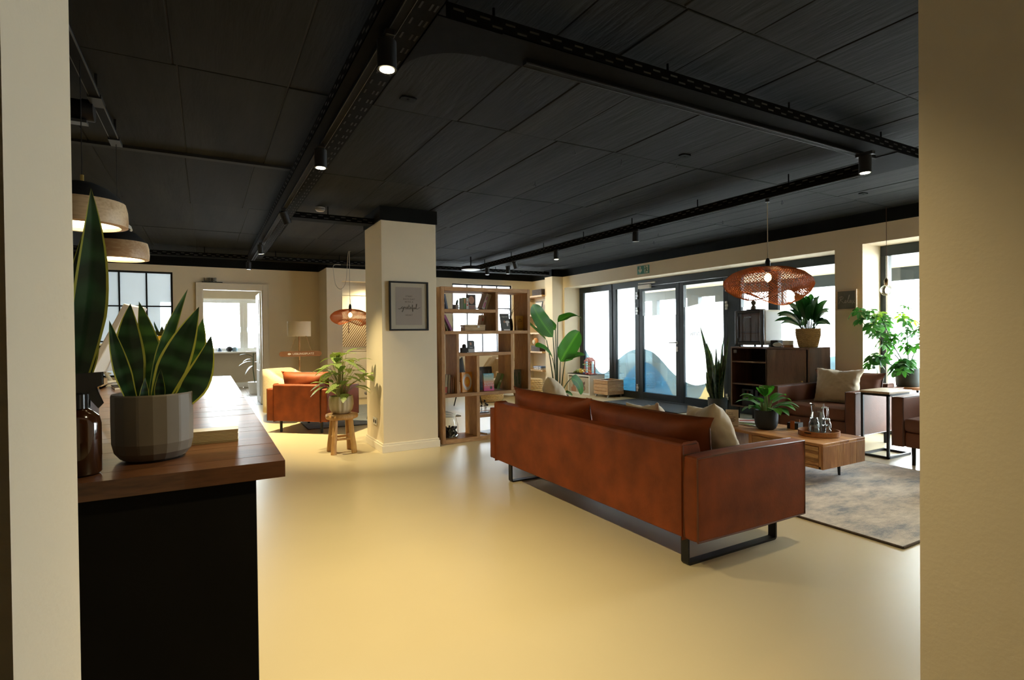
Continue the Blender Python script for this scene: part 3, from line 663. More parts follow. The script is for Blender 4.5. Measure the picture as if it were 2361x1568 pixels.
# ------------------------------------------------------------------ pendant lamps
mPLwood = wood('pale_oak_ring', (0.45, 0.28, 0.14), (0.74, 0.56, 0.35), axis='x', scale=5, rings=16, objvar=0.05)
mGlow = emit('lamp_opal', (1.0, 0.83, 0.50), 9.0)
def dome_lamp(label, x, y):
    t = thing('pendant_lamp', label, 'pendant lamp', (x, y, 1.755), group='wooden dome pendants over the counter')
    MB().lathe([(0.001, 0.195), (0.05, 0.188), (0.10, 0.165), (0.14, 0.128), (0.158, 0.105)], 40).build('cap', mBlkM, t, smooth=True)
    MB().lathe([(0.158, 0.105), (0.166, 0.07), (0.168, 0.03), (0.166, 0.0), (0.140, -0.004), (0.138, 0.012)], 40).build('ring', mPLwood, t, smooth=True, angle=55)
    MB().lathe([(0.001, 0.004), (0.1, 0.004), (0.138, 0.010)], 40).build('diffuser', mGlow, t, smooth=True)
    MB().tube([(0, 0, 0.19), (0, 0, 0.225)], 0.007).build('cord_grip', pm('brass', (0.5, 0.36, 0.12), 0.3, metal=1), t)
    MB().tube([(0, 0, 0.22), (0, 0, 0.735)], 0.0022, 6).build('cord', mBlk, t)
    lamp(t, (0, 0, -0.03), 22, (0, 0, -1), size=R(150), rad=0.1)
dome_lamp('wooden dome pendant with black cap, nearer one half hidden by the wall edge', -0.47, 3.05)
dome_lamp('wooden dome pendant with black cap, farther and fully visible over counter', -0.478, 4.24)

mRattan = pm('woven_rattan', (0.30, 0.095, 0.018), rough=0.6, var=0.3, scale=30)
_b = [n for n in mRattan.node_tree.nodes if n.type == 'BSDF_PRINCIPLED'][0]
_N, _L = mRattan.node_tree.nodes, mRattan.node_tree.links
_t = _N.new('ShaderNodeBsdfTranslucent'); _t.inputs[0].default_value = (0.55, 0.2, 0.04, 1); _m = _N.new('ShaderNodeMixShader'); _m.inputs[0].default_value = 0.3
_L.new(_b.outputs[0], _m.inputs[1]); _L.new(_t.outputs[0], _m.inputs[2]); _L.new(_m.outputs[0], _N['Material Output'].inputs[0])
mBulb = emit('warm_filament_bulb', (1.0, 0.70, 0.30), 26.0)
mCord = pm('grey_cord', (0.42, 0.38, 0.30), rough=0.8)
def rattan(label, x, y, z, rad, rot, ph, ztop, strands=88, cordpts=None, wire=0.0029, energy=16):
    t = thing('woven_pendant', label, 'pendant lamp', (x, y, z), rot)
    def surf(u, v):
        # v: 0 at the socket, 1 at the lower rim
        key = [(0.0, 0.10, 0.235), (0.10, 0.22, 0.235), (0.28, 0.50, 0.215), (0.45, 0.78, 0.155), (0.60, 0.96, 0.065), (0.70, 1.0, -0.01), (0.82, 0.93, -0.095), (0.92, 0.78, -0.15), (1.0, 0.62, -0.165)]
        for (a, r0, z0), (b, r1, z1) in zip(key[:-1], key[1:]):
            if a <= v <= b+1e-9:
                q = (v-a)/(b-a); q2 = q; r = r0+(r1-r0)*q2; zz = z0+(z1-z0)*q2; break
        wv = math.cos(2*u+ph)
        rr = rad*r*(1+0.05*wv*v)
        zz = 0.70*zz*rad/0.40 + 0.055*(rad/0.4)*wv*(-1)*v**3 - 0.015*math.cos(u+ph)*v
        rr *= 1-0.10*max(0, -wv)*max(0, v-0.7)/0.3
        return (rr*math.cos(u), rr*math.sin(u), zz)
    mb = MB(); n = 26
    for fam in (1, -1):
        for k in range(strands):
            u0 = 2*PI*k/strands
            mb.tube([surf(u0+fam*1.5*(i/n), i/n) for i in range(n+1)], wire, 3, caps=False)
    for v in (0.0, 1.0): mb.tube([surf(2*PI*i/60, v) for i in range(61)], 0.005, 6)
    sh = mb.build('shade', mRattan, t); sh['kind'] = 'stuff'
    zt = 0.165*rad/0.40
    MB().lathe([(0.001, zt+0.085), (0.012, zt+0.08), (0.022, zt+0.05), (0.024, zt), (0.024, zt-0.04)], 16).build('socket', mBlk, t, smooth=True, angle=50)
    MB().ball((0, 0, zt-0.095), 0.030, 14, 10, (1, 1, 1.35)).build('bulb', mBulb, t, smooth=True)
    if cordpts is None: cordpts = [(0, 0, zt+0.08), (0, 0, ztop-z)]
    P_ = [Vector(q) for q in cordpts]; Q_ = []
    for i in range(len(P_)-1):
        p0, p1, p2, p3 = P_[max(i-1, 0)], P_[i], P_[i+1], P_[min(i+2, len(P_)-1)]
        for k in range(5):
            s_ = k/5; Q_.append(0.5*((2*p1)+(p2-p0)*s_+(2*p0-5*p1+4*p2-p3)*s_*s_+(3*p1-p0-3*p2+p3)*s_**3))
    MB().tube(Q_+[P_[-1]], 0.004, 6).build('cord', mCord, t)
    lamp(t, (0, 0, zt-0.11), energy, kind='POINT', rad=0.04, color=(1, 0.62, 0.25))
    return t
tr = rattan('large wavy woven rattan pendant lamp hanging from the right track near the sideboard', 4.44, 3.16, 1.675, 0.382, R(15), 0.4, 2.45)
MB().tube([(0, 0, 0.745), (0, 0, 0.775)], 0.02, 12).build('track_adapter', mBlk, tr)
rattan('smaller dark woven rattan pendant lamp hanging left of the pillar', 2.05, 9.0, 1.56, 0.31, R(-20), 0.9, 2.63, strands=72, wire=0.0027, energy=22,
       cordpts=[(0, 0, 0.2), (0, 0, 1.03), (0.02, 0, 1.065), (-0.02, 0, 1.03), (-0.06, 0.02, 0.60), (-0.14, 0.05, 0.46), (-0.23, 0.1, 0.52), (-0.27, 0.15, 0.70), (-0.28, 0.2, 0.86), (-0.2, 0.42, 0.90)])
mClear = sheet('clear_bulb_glass', (1, 1, 1), (1, 0.96, 0.88), 1.0, gloss=0.10)
t = thing('bulb_pendant', 'bare globe filament bulb hanging on a thin cord before the right window', 'pendant lamp', (6.665, 3.265, 1.69))
MB().ball((0, 0, 0.01), 0.062, 20, 14).build('bulb', mClear, t, smooth=True)
MB().tube([(0.0, 0.0, 0.05), (-0.018, 0, 0.02), (-0.012, 0.0, -0.02), (0.0, 0.0, 0.02), (0.012, 0, -0.02), (0.018, 0, 0.02), (0.0, 0.0, 0.05)], 0.003, 5).build('filament', emit('filament', (1.0, 0.62, 0.22), 160), t)
MB().lathe([(0.022, 0.07), (0.024, 0.085), (0.024, 0.125), (0.012, 0.14), (0.004, 0.15)], 16).build('socket', pm('brass_socket', (0.42, 0.33, 0.2), 0.35, metal=1), t, smooth=True, angle=40)
MB().tube([(0, 0, 0.14), (0.002, 0, 0.5), (0, 0, 0.94)], 0.0028, 6).build('cord', pm('brown_twisted_cord', (0.08, 0.035, 0.02), 0.8), t)

# ------------------------------------------------------------------ leather seats
def leather(name, c, var=0.30):
    m = pm(name, c, rough=0.58, var=var, scale=5.5, bump=0.10, bscale=90, spec=0.3, detail=9)
    return m
mLea = leather('cognac_leather', (0.18, 0.037, 0.006))
mLeaD = leather('brown_leather', (0.125, 0.047, 0.024), 0.2)
mPipe = pm('leather_piping', (0.11, 0.030, 0.008), rough=0.5, var=0.2)
mPipeD = pm('brown_piping', (0.075, 0.03, 0.018), rough=0.5, var=0.2)
def soft(name, b, m, parent, r=0.02, puff=0.0, n=1, **k):
    o = box(name, m, b, parent, bevel=r, seg=4, **k)
    for p in o.data.polygons: p.use_smooth = True
    return o
def bulge_block(name, b, m, parent, puff=0.02, r=0.0, lab=None, nx=8):
    """upholstered block: each face bowed out a little"""
    x0, x1, y0, y1, z0, z1 = b; mb = MB()
    C = Vector(((x0+x1)/2, (y0+y1)/2, (z0+z1)/2)); H = Vector(((x1-x0)/2, (y1-y0)/2, (z1-z0)/2))
    for ax in range(3):
        for sg in (1, -1):
            G = []; a, c = (ax+1) % 3, (ax+2) % 3
            for i in range(nx+1):
                row = []
                for j in range(nx+1):
                    u, v = 2*i/nx-1, 2*j/nx-1
                    p = [0, 0, 0]; p[ax] = sg*H[ax]+sg*puff*((1-u**4)*(1-v**4)); p[a] = u*H[a]; p[c] = v*H[c]
                    # round the edges
                    e = 1-0.012*(u*u*v*v)
                    row.append(C+Vector(p)*e)
                G.append(row if sg == 1 else row[::-1])
            mb.grid(G)
    return mb.build(name, m, parent, weld=True, angle=60, bevel=r, seg=3)
def piping(name, loops, m, parent, r=0.006):
    mb = MB()
    for l in loops: mb.tube(l, r, 6)
    return mb.build(name, m, parent, smooth=True)
def sofa(name, label, cat, loc, rot, W, D=0.92, legs='sled', m=None, pipe=None, cushions=2, arm=0.10, zb=0.155, arm_h=0.60, back_h=0.655, cush_top=0.775, inset=(0.12, 0.30), group=None, seams=True):
    t = thing(name, label, cat, loc, rot, group)
    for y0 in (0, W-arm):
        a = bulge_block('armrest', (0.0, D, y0, y0+arm, zb, arm_h), m, t, puff=0.006, r=0.012)
        ys_ = (y0+0.004, y0+arm-0.004)
        yy = ys_[0] if y0 == 0 else ys_[1]; y2 = ys_[1] if y0 == 0 else ys_[0]
        piping('piping', [[(0.004, yy, zb+0.005), (0.004, yy, arm_h-0.004), (D/2, yy, arm_h+0.001), (D-0.004, yy, arm_h-0.004), (D-0.004, yy, zb+0.005), (D/2, yy, zb+0.002), (0.004, yy, zb+0.005)],
                          [(0.004, y2, zb+0.005), (0.004, y2, arm_h-0.004), (D/2, y2, arm_h+0.001), (D-0.004, y2, arm_h-0.004), (D-0.004, y2, zb+0.005)]], pipe, a)
    bk = MB().prism([(0.0, zb), (0.0, back_h-0.01), (0.012, back_h), (0.10, back_h), (0.115, back_h-0.01), (0.20, 0.36), (0.20, zb)], 'y', arm+0.002, W-arm-0.002).build('back_frame', m, t, bevel=0.010, seg=3)
    piping('piping', [[(0.005, arm+0.004, zb+0.01), (0.005, arm+0.004, back_h-0.006), (0.108, arm+0.004, back_h-0.006)], [(0.005, W-arm-0.004, zb+0.01), (0.005, W-arm-0.004, back_h-0.006), (0.108, W-arm-0.004, back_h-0.006)]], pipe, bk, 0.005)
    bulge_block('seat_base', (0.20, D-0.02, arm+0.002, W-arm-0.002, zb, 0.31), m, t, puff=0.003, r=0.01)
    cw = (W-2*arm)/cushions
    for i in range(cushions):
        y0 = arm+i*cw
        bulge_block('seat_cushion', (0.22, D+0.0, y0+0.006, y0+cw-0.006, 0.315, 0.435), m, t, puff=0.018, r=0.02)
        M = m3((0, 1, 0), (-0.16, 0, 0.987), (0.987, 0, 0.16))
        cu = MB().pillow((0.235, y0+cw/2, 0.60), cw-0.004, cush_top-0.425, 0.21, M, n=14, pinch=0.05).build('back_cushion', m, t, weld=True, angle=80)
        hw, hh = (cw-0.004)/2, (cush_top-0.425)/2
        lp = [Vector((0.235, y0+cw/2, 0.60)) + M @ Vector((u*hw*(1-0.05*(1-v*v)*0.6), v*hh*(1-0.05*(1-u*u)*0.6), 0)) for (u, v) in [(-1, -1), (-1, 0), (-1, 0.97), (-0.97, 1), (-0.5, 1), (0, 1), (0.5, 1), (0.97, 1), (1, 0.97), (1, 0), (1, -1)]]
        piping('piping', [lp], pipe, cu, 0.005)
    if legs == 'sled':
        for yy in (inset[0], W-inset[1]):
            mb = MB(); x0, x1, wb, th = 0.03, 0.78, 0.05, 0.012
            pr = [(x0, zb), (x0, 0.02)] + [(x0+0.02-0.02*math.cos(a*PI/8), 0.02-0.02*math.sin(a*PI/8)) for a in range(1, 5)] + [(x1-0.02+0.02*math.sin(a*PI/8), 0.02-0.02*math.cos(a*PI/8)) for a in range(0, 5)] + [(x1, zb)]
            n = len(pr); 
            vs = []
            for i, (px, pz) in enumerate(pr):
                a = pr[max(0, i-1)]; b = pr[min(n-1, i+1)]; dx, dz = b[0]-a[0], b[1]-a[1]; l = math.hypot(dx, dz); nx_, nz_ = -dz/l, dx/l
                vs += [(px, yy-wb/2, pz), (px, yy+wb/2, pz), (px+nx_*th, yy+wb/2, pz+nz_*th), (px+nx_*th, yy-wb/2, pz+nz_*th)]
            fs = [(i*4+k, i*4+(k+1) % 4, i*4+4+(k+1) % 4, i*4+4+k) for i in range(n-1) for k in range(4)]
            mb.add(vs, fs).build('leg', mBlk, t)
    else:
        for xx in (0.10, D-0.10):
            for yy in (0.14, W-0.14):
                MB().tube([(xx, yy, 0), (xx, yy, zb+0.005)], [0.016, 0.018], 10).build('leg', mBlk, t)
    return t
sofa('sofa', 'long cognac leather sofa seen from behind on black sled legs', 'sofa', (2.20, 1.975, 0), 0, 2.35, 0.915, m=mLea, pipe=mPipe)
sofa('armchair', 'dark brown leather armchair facing the coffee table, cream cushion on it', 'armchair', (6.68, 4.05, 0), PI, 0.95, 0.96, legs='post', m=mLeaD, pipe=mPipeD, cushions=1, zb=0.17, arm_h=0.62, group=None)
sofa('armchair', 'brown leather armchair cut off by the wall at the right edge', 'armchair', (6.55, 2.70, 0), PI, 0.955, 0.96, legs='post', m=mLeaD, pipe=mPipeD, cushions=1, zb=0.17, arm_h=0.63)
sofa('armchair', 'cognac leather armchair seen from behind, left of the stool with plant', 'armchair', (1.335, 7.19, 0), R(49), 0.87, 0.84, legs='post', m=mLea, pipe=mPipe, cushions=1, zb=0.155, arm_h=0.575, back_h=0.63, cush_top=0.79)
sofa('armchair', 'cognac leather armchair mostly hidden behind the pillar by the cupboard wall', 'armchair', (3.62, 9.0, 0.0115), R(150), 0.9, 0.86, legs='post', m=mLea, pipe=mPipe, cushions=1, zb=0.17)

# loose cushions
mLinen = pm('cream_linen', (0.56, 0.47, 0.33), rough=0.9, var=0.08, scale=5, bump=0.3, bscale=18, sheen=0.3)
def cushion(label, c, w, h, t_, a, b, grp='cream linen cushions'):
    A = Vector(a).normalized(); Bv = Vector(b); Bv = (Bv-A*Bv.dot(A)).normalized(); N_ = A.cross(Bv)
    lo = Vector(c)
    th = thing('cushion', label, 'cushion', lo, 0, grp)
    M = m3(A, Bv, N_)
    cv = MB().pillow((0, 0, 0), w, h, t_, M, n=16, pinch=0.16).build('cover', mLinen, th, weld=True, angle=80)
    tx = bpy.data.textures.get('cloth_folds') or bpy.data.textures.new('cloth_folds', 'CLOUDS'); tx.noise_scale = 0.16
    sb = cv.modifiers.new('subdivision', 'SUBSURF'); sb.levels = 2; sb.render_levels = 2
    t2 = bpy.data.textures.get('cloth_creases') or bpy.data.textures.new('cloth_creases', 'CLOUDS'); t2.noise_scale = 0.055
    d2_ = cv.modifiers.new('creases', 'DISPLACE'); d2_.texture = t2; d2_.strength = 0.014; d2_.mid_level = 0.5
    dm = cv.modifiers.new('folds', 'DISPLACE'); dm.texture = tx; dm.strength = 0.035; dm.mid_level = 0.5
    return th
cushion('crumpled cream cushion leaning at the near end of the sofa', (2.70, 2.30, 0.615), 0.46, 0.42, 0.16, (0.45, 0.85, -0.15), (-0.25, 0.25, 0.93))
cushion('cream cushion peeking over the middle of the sofa back', (2.70, 2.84, 0.575), 0.42, 0.40, 0.15, (0.2, 0.97, -0.1), (-0.30, 0.1, 0.94))
cushion('cream cushion standing at the far left end of the sofa', (2.72, 4.02, 0.64), 0.46, 0.46, 0.17, (0.55, 0.80, -0.2), (-0.2, 0.35, 0.9))
cushion('cream cushion on the dark brown armchair', (6.17, 3.53, 0.625), 0.50, 0.42, 0.16, (0.1, -0.99, 0.0), (0.26, 0.1, 0.95))

# ------------------------------------------------------------------ rugs and mats
def rugmat(name, c1, c2, c3, st):
    m, t_, N, L, b = _nt(name)
    tc = N.new('ShaderNodeTexCoord'); mp = N.new('ShaderNodeMapping'); mp.inputs['Scale'].default_value = st; L.new(tc.outputs['Object'], mp.inputs[0])
    a = N.new('ShaderNodeTexNoise'); a.inputs['Scale'].default_value = 2.0; a.inputs['Detail'].default_value = 12; a.inputs['Roughness'].default_value = 0.78; L.new(mp.outputs[0], a.inputs['Vector'])
    cr = N.new('ShaderNodeValToRGB'); e = cr.color_ramp.elements; e[0].position = 0.38; e[1].position = 0.62; e[0].color = rgb(c1); e[1].color = rgb(c3); q = e.new(0.5); q.color = rgb(c2)
    L.new(a.outputs['Fac'], cr.inputs[0]); L.new(cr.outputs[0], b.inputs['Base Color']); b.inputs['Roughness'].default_value = 0.95; b.inputs['Sheen Weight'].default_value = 0.3
    n2 = N.new('ShaderNodeTexNoise'); n2.inputs['Scale'].default_value = 180; L.new(tc.outputs['Object'], n2.inputs['Vector'])
    bp = N.new('ShaderNodeBump'); bp.inputs['Strength'].default_value = 0.5; bp.inputs['Distance'].default_value = 0.01; L.new(n2.outputs['Fac'], bp.inputs['Height']); L.new(bp.outputs[0], b.inputs['Normal'])
    return m
mRug = rugmat('mottled_rug', (0.16, 0.175, 0.20), (0.48, 0.42, 0.35), (0.68, 0.60, 0.50), (1.0, 2.2, 1))
mRugB = rugmat('blue_grey_rug', (0.05, 0.065, 0.08), (0.09, 0.11, 0.125), (0.16, 0.17, 0.18), (1.5, 4, 1))
t = thing('rug', 'large mottled grey and beige rug under the coffee table', 'rug', (4.455, 3.11, 0))
MB().box(-1.0, 1.0, -1.5, 1.5, 0.0, 0.013).build('pile', mRug, t, bevel=0.005)
eb = pm('rug_binding', (0.10, 0.075, 0.055), rough=0.95, var=0.3, scale=60)
MB().tube([(-1, -1.5, 0.007), (1, -1.5, 0.007), (1, 1.5, 0.007), (-1, 1.5, 0.007), (-1, -1.5, 0.007)], 0.007, 6).build('binding', eb, t)
t = thing('rug', 'dark blue grey rug under the seats left of the pillar', 'rug', (2.3, 8.9, 0))
MB().box(-1.12, 1.1, -1.22, 1.0, 0.0, 0.011).build('pile', mRugB, t, bevel=0.004)
MB().tube([(-1.12, -1.22, 0.006), (1.1, -1.22, 0.006), (1.1, 1, 0.006), (-1.12, 1, 0.006), (-1.12, -1.22, 0.006)], 0.006, 6).build('binding', eb, t)
t = thing('doormat', 'dark grey entrance mat in front of the glass doors', 'doormat', (6.74, 6.95, 0))
MB().box(-0.41, 0.39, -0.88, 0.88, 0.0, 0.008).build('mat', pm('dark_mat', (0.045, 0.05, 0.055), rough=0.95, var=0.3, scale=80, bump=0.4, bscale=200), t)
MB().box(-0.42, -0.41, -0.89, 0.89, 0, 0.009).box(0.39, 0.40, -0.89, 0.89, 0, 0.009).box(-0.42, 0.40, -0.89, -0.88, 0, 0.009).box(-0.42, 0.40, 0.88, 0.89, 0, 0.009).build('edging', mBlk, t)
# ------------------------------------------------------------------ reception desk
mWal = wood('walnut_stave', (0.055, 0.021, 0.009), (0.145, 0.060, 0.026), axis='x', scale=6, rough=0.30, objvar=0.28, coat=0.35, rings=14)
mDesk = pm('black_desk_panel', (0.0035, 0.0032, 0.003), rough=0.85, var=0.2, spec=0.15)
t = thing('worktop', 'dark walnut butcher-block worktop of the reception counter', 'worktop', (-0.39, 3.1, 0.91))
x0, x1, y0, y1 = -0.56, 0.554, -1.677, 1.69
MB().box(x0+0.004, x1-0.004, y0+0.004, y1-0.004, 0.0, 0.034).build('core', mWal, t)
k = 0; y = y0
while y < y1-0.01:
    yb = min(y+0.0842, y1); xa = x0; first = True
    while xa < x1-0.001:
        xb = xa + (rnd.uniform(0.25, 0.7) if first else rnd.uniform(0.45, 0.8)); first = False
        if x1-xb < 0.18: xb = x1
        MB().box(xa+0.0003, xb-0.0003, y+0.0003, yb-0.0003, 0.0, 0.040+rnd.uniform(-0.0002, 0.0002)).build('stave', mWal, t)
        xa = xb
    y = yb
t = thing('counter_base', 'black panelled base of the reception counter', 'counter', (-0.39, 3.1, 0))
MB().box(-0.53, 0.485, -1.655, 1.66, 0.03, 0.909).build('carcass', mDesk, t)
MB().box(-0.53, 0.49, -1.668, -1.655, 0.0, 0.909).build('end_panel', mDesk, t, bevel=0.002)
for i in range(4): MB().box(0.485, 0.491, -1.655+i*0.829, -0.829+i*0.829, 0.0, 0.909).build('side_panel', mDesk, t, bevel=0.002)

mPotG = pm('grey_ceramic', (0.125, 0.104, 0.078), rough=0.55, var=0.06, scale=12)
mSoil = pm('dark_soil', (0.018, 0.012, 0.008), rough=0.95, var=0.5, scale=60, bump=0.8)
mSan = leafmat('snake_leaf', (0.006, 0.022, 0.008), (0.018, 0.060, 0.022), trans=0.08, rough=0.33, kind='band', stripes=5)
mSanL = leafmat('snake_leaf_light', (0.020, 0.065, 0.016), (0.060, 0.15, 0.035), trans=0.15, rough=0.35, kind='band', stripes=6)
mSanM = leafmat('snake_margin', (0.33, 0.34, 0.045), (0.42, 0.42, 0.09), trans=0.15, rough=0.4)
def facet(n):
    return lambda a, z: 1.0/math.cos(((a+0.12) % (2*PI/n)) - PI/n)*math.cos(PI/n)
# nearer snake plant
t = thing('snake_plant', 'snake plant with broad yellow-edged leaves in a faceted grey pot on the counter', 'potted plant', (-0.118, 1.632, 0.95))
mb = MB().lathe([(0.001, 0.0), (0.055, 0.0), (0.070, 0.006), (0.082, 0.022), (0.087, 0.045), (0.088, 0.10), (0.0875, 0.160), (0.086, 0.164), (0.082, 0.163), (0.081, 0.13), (0.001, 0.13)], 96, facets=lambda a, z: facet(18)(a, z))
mb.build('pot', mPotG, t, angle=9)
MB().lathe([(0.001, 0.139), (0.080, 0.135)], 24).build('soil', mSoil, t)
for li, (bx, by, tx, ty, tz, w_, bd, tw) in enumerate([
    (-0.035, 0.0, -0.085, -0.01, 0.345, 0.019, (-0.004, 0, -0.02), 0.25), (-0.03, 0.02, -0.046, 0.03, 0.388, 0.033, (-0.022, 0, 0), 0.0),
    (0.0, 0.035, -0.030, 0.05, 0.395, 0.029, (0.022, 0, -0.03), -0.4), (-0.005, 0.0, 0.079, 0.02, 0.428, 0.0165, (-0.025, 0, 0.0), 0.4),
    (0.005, -0.01, 0.104, -0.02, 0.380, 0.036, (-0.014, 0, -0.02), 0.12), (0.035, 0.03, 0.112, 0.05, 0.352, 0.030, (0.016, 0, -0.02), 0.0),
    (0.035, -0.015, 0.130, -0.005, 0.306, 0.033, (0.024, 0, -0.055), -0.3), (-0.015, -0.035, -0.012, -0.045, 0.205, 0.012, (-0.004, 0, 0), 0.9),
    (0.015, -0.03, 0.02, -0.035, 0.225, 0.013, (0, 0, 0), -0.9)]):
    MB().leaf((bx, by, 0.12), (tx, ty, tz), w_, bd, hint=(0.15, -1, 0.1), rows=14, cols=8, fold=0.16, prof='sword', margin=1, twist=tw, wave=0.04).build('leaf', [mSanL if li in (2, 3, 5) else mSan, mSanM], t, smooth=True)
# farther snake plant
t = thing('snake_plant', 'tall snake plant with mottled leaves half hidden behind the left wall edge', 'potted plant', (-0.365, 1.98, 0.95))
MB().lathe([(0.001, 0.0), (0.07, 0.0), (0.085, 0.01), (0.092, 0.15), (0.088, 0.152), (0.085, 0.12), (0.001, 0.12)], 36).build('pot', pm('mauve_grey_ceramic', (0.085, 0.068, 0.07), 0.5), t, smooth=True, angle=45)
MB().lathe([(0.001, 0.128), (0.084, 0.124)], 20).build('soil', mSoil, t)
for (bx, by, tx, ty, tz, w_, bd, tw) in [(0.02, 0.0, 0.083, -0.02, 0.735, 0.043, (0.045, 0, -0.03), 0.25), (-0.03, 0.02, 0.055, 0.04, 0.62, 0.034, (0.03, 0, 0.0), -0.2), (-0.02, -0.02, -0.06, 0, 0.66, 0.03, (0, 0, 0), 0.2), (0.03, 0.03, 0.06, 0.05, 0.42, 0.026, (0.03, 0, 0), 0.3)]:
    MB().leaf((bx, by, 0.11), (tx, ty, tz), w_, bd, hint=(0.15, -1, 0.1), rows=16, cols=8, fold=0.2, prof='sword', margin=1, twist=tw, wave=0.02).build('leaf', [mSan, mSanM], t, smooth=True)
# amber spray bottle
mAmber = pm('amber_glass', (0.030, 0.010, 0.003), rough=0.12, var=0.1, coat=0.6)
mSpray = pm('black_plastic', (0.008, 0.008, 0.009), rough=0.3, var=0.1)
t = thing('spray_bottle', 'brown glass bottle with black spray trigger on the counter corner', 'spray bottle', (-0.246, 1.515, 0.95))
MB().lathe([(0.001, 0.0), (0.034, 0.0), (0.0395, 0.006), (0.0395, 0.112), (0.036, 0.128), (0.024, 0.140), (0.016, 0.146), (0.016, 0.152)], 32).build('bottle', mAmber, t, smooth=True, angle=60)
MB().lathe([(0.0195, 0.147), (0.0195, 0.178), (0.013, 0.182), (0.001, 0.182)], 36, facets=lambda a, z: 1+0.03*math.cos(a*18)).build('collar', mSpray, t)
MB().prism([(-0.030, 0.180), (0.010, 0.180), (0.016, 0.194), (0.037, 0.201), (0.037, 0.219), (-0.010, 0.217), (-0.034, 0.210), (-0.038, 0.192)], 'y', -0.012, 0.012).build('spray_head', mSpray, t, bevel=0.006, seg=3)
MB().box(0.036, 0.042, -0.009, 0.009, 0.198, 0.224).build('nozzle', mSpray, t, bevel=0.002)
MB().prism([(0.012, 0.194), (0.027, 0.198), (0.031, 0.180), (0.040, 0.156), (0.035, 0.150), (0.025, 0.164), (0.018, 0.180)], 'y', -0.007, 0.007).build('trigger', mSpray, t, bevel=0.003)
# stack of card pads
mCard = pm('cream_card', (0.62, 0.55, 0.40), rough=0.35, var=0.03, coat=0.3); mCardE = pm('kraft_edge', (0.30, 0.22, 0.10), rough=0.8)
cnt = ['topmost', 'second from the top', 'third from the top', 'fourth from the top', 'middle', 'fourth from the bottom', 'third from the bottom', 'second from the bottom', 'lowest']
for i in range(9):
    z = 0.95 + (8-i)*0.0040
    t = thing('card', 'cream card, %s of the stack beside the faceted pot' % cnt[i], 'card', (0.012+rnd.uniform(-.0008, .0008), 1.79+rnd.uniform(-.0008, .0008), z), R(-2), 'stacked cream cards on the counter')
    MB().box(-0.066, 0.066, -0.030, 0.030, 0.0001, 0.0026).build('pad', mCardE, t); MB().box(-0.0665, 0.0665, -0.0305, 0.0305, 0.0026, 0.0038).build('cover', mCard, t, bevel=0.0004, seg=1)
# two white screens on stands
mScr = pm('dark_screen', (0.012, 0.013, 0.015), rough=0.12, var=0.05)
def screen(label, loc, wd, hd, w_, h_, th, foot):
    t = thing('monitor', label, 'monitor', loc)
    W_ = Vector(wd).normalized(); H_ = Vector(hd).normalized(); N_ = W_.cross(H_)
    M = m3(W_, H_, N_); c = H_*(h_/2) + Vector((0, 0, foot))
    def slab(a, b, d, e, f, g):
        return [c + M @ Vector((x, y, z)) for x in (a, b) for y in (d, e) for z in (f, g)]
    F = [(0, 1, 3, 2), (4, 6, 7, 5), (0, 4, 5, 1), (2, 3, 7, 6), (0, 2, 6, 4), (1, 5, 7, 3)]
    MB().add(slab(-w_/2, w_/2, -h_/2, h_/2, -th, 0), F).build('housing', mWhiteP, t, bevel=0.006)
    MB().add(slab(-w_/2+0.02, w_/2-0.02, -h_/2+0.03, h_/2-0.02, 0, 0.002), F).build('display', mScr, t)
    hinge = c + M @ Vector((0, -h_*0.18, -th-0.01)); ft = Vector((hinge.x+(-N_.x)*0.10, hinge.y+(-N_.y)*0.10, 0.004))
    MB().tube([hinge, ft], 0.012, 10).tube([hinge - W_*0.03, hinge + W_*0.03], 0.016, 12).tube([hinge+Vector((0, 0, -0.05)), ft+Vector((0, 0, 0.05))], 0.006, 8).build('stand_arm', mWhiteP, t, smooth=True, angle=50)
    bx = Vector((c.x, c.y, 0)); dv = (ft-bx); dv.z = 0
    a = bx - W_*0.08 - dv*0.4; b = bx + W_*0.08 - dv*0.4; e = ft + W_*0.08; f = ft - W_*0.08
    MB().prism([(a.x, a.y), (b.x, b.y), (e.x, e.y), (f.x, f.y)], 'z', 0, 0.006).build('foot', mWhiteP, t, bevel=0.002)
    return t
screen('white monitor tilted back and seen edge-on, its stand on the counter', (-0.60, 4.30, 0.95), (-0.14, -1, 0), (0.42, -0.06, 0.90), 0.42, 0.46, 0.035, 0.10)
screen('white framed screen with dark display behind the edge-on monitor', (-0.675, 4.62, 0.95), (0.80, -0.60, 0), (0.28, 0.37, 0.88), 0.20, 0.22, 0.015, 0.075)
# papers and trays
mPaper = pm('white_paper', (0.72, 0.70, 0.64), rough=0.8, var=0.03)
mOakL = wood('light_oak', (0.34, 0.22, 0.11), (0.50, 0.35, 0.19), axis='x', scale=5)
t = thing('letter_tray', 'light wooden letter tray with papers on the counter by the monitors', 'letter tray', (-0.71, 4.16, 0.95))
MB().box(-0.16, 0.16, -0.12, 0.12, 0, 0.012).box(-0.16, -0.15, -0.12, 0.12, 0, 0.05).box(0.15, 0.16, -0.12, 0.12, 0, 0.05).box(-0.15, 0.15, 0.11, 0.12, 0, 0.05).build('tray', mOakL, t)
for i in range(4): MB().obox((0.0+rnd.uniform(-.01, .01), 0, 0.015+i*0.006), (0.27, 0.21, 0.004), (0, 0, rnd.uniform(-.05, .05))).build('paper', mPaper, t)
t = thing('notebook', 'black notebook lying on the counter below the white monitor', 'notebook', (-0.42, 4.02, 0.95), R(12))
MB().box(-0.07, 0.07, -0.10, 0.10, 0, 0.014).build('pages', mPaper, t); MB().box(-0.072, 0.072, -0.102, 0.102, 0.014, 0.017).box(-0.072, 0.072, -0.102, 0.102, -0.0, 0.001).build('cover', mBlkM, t)
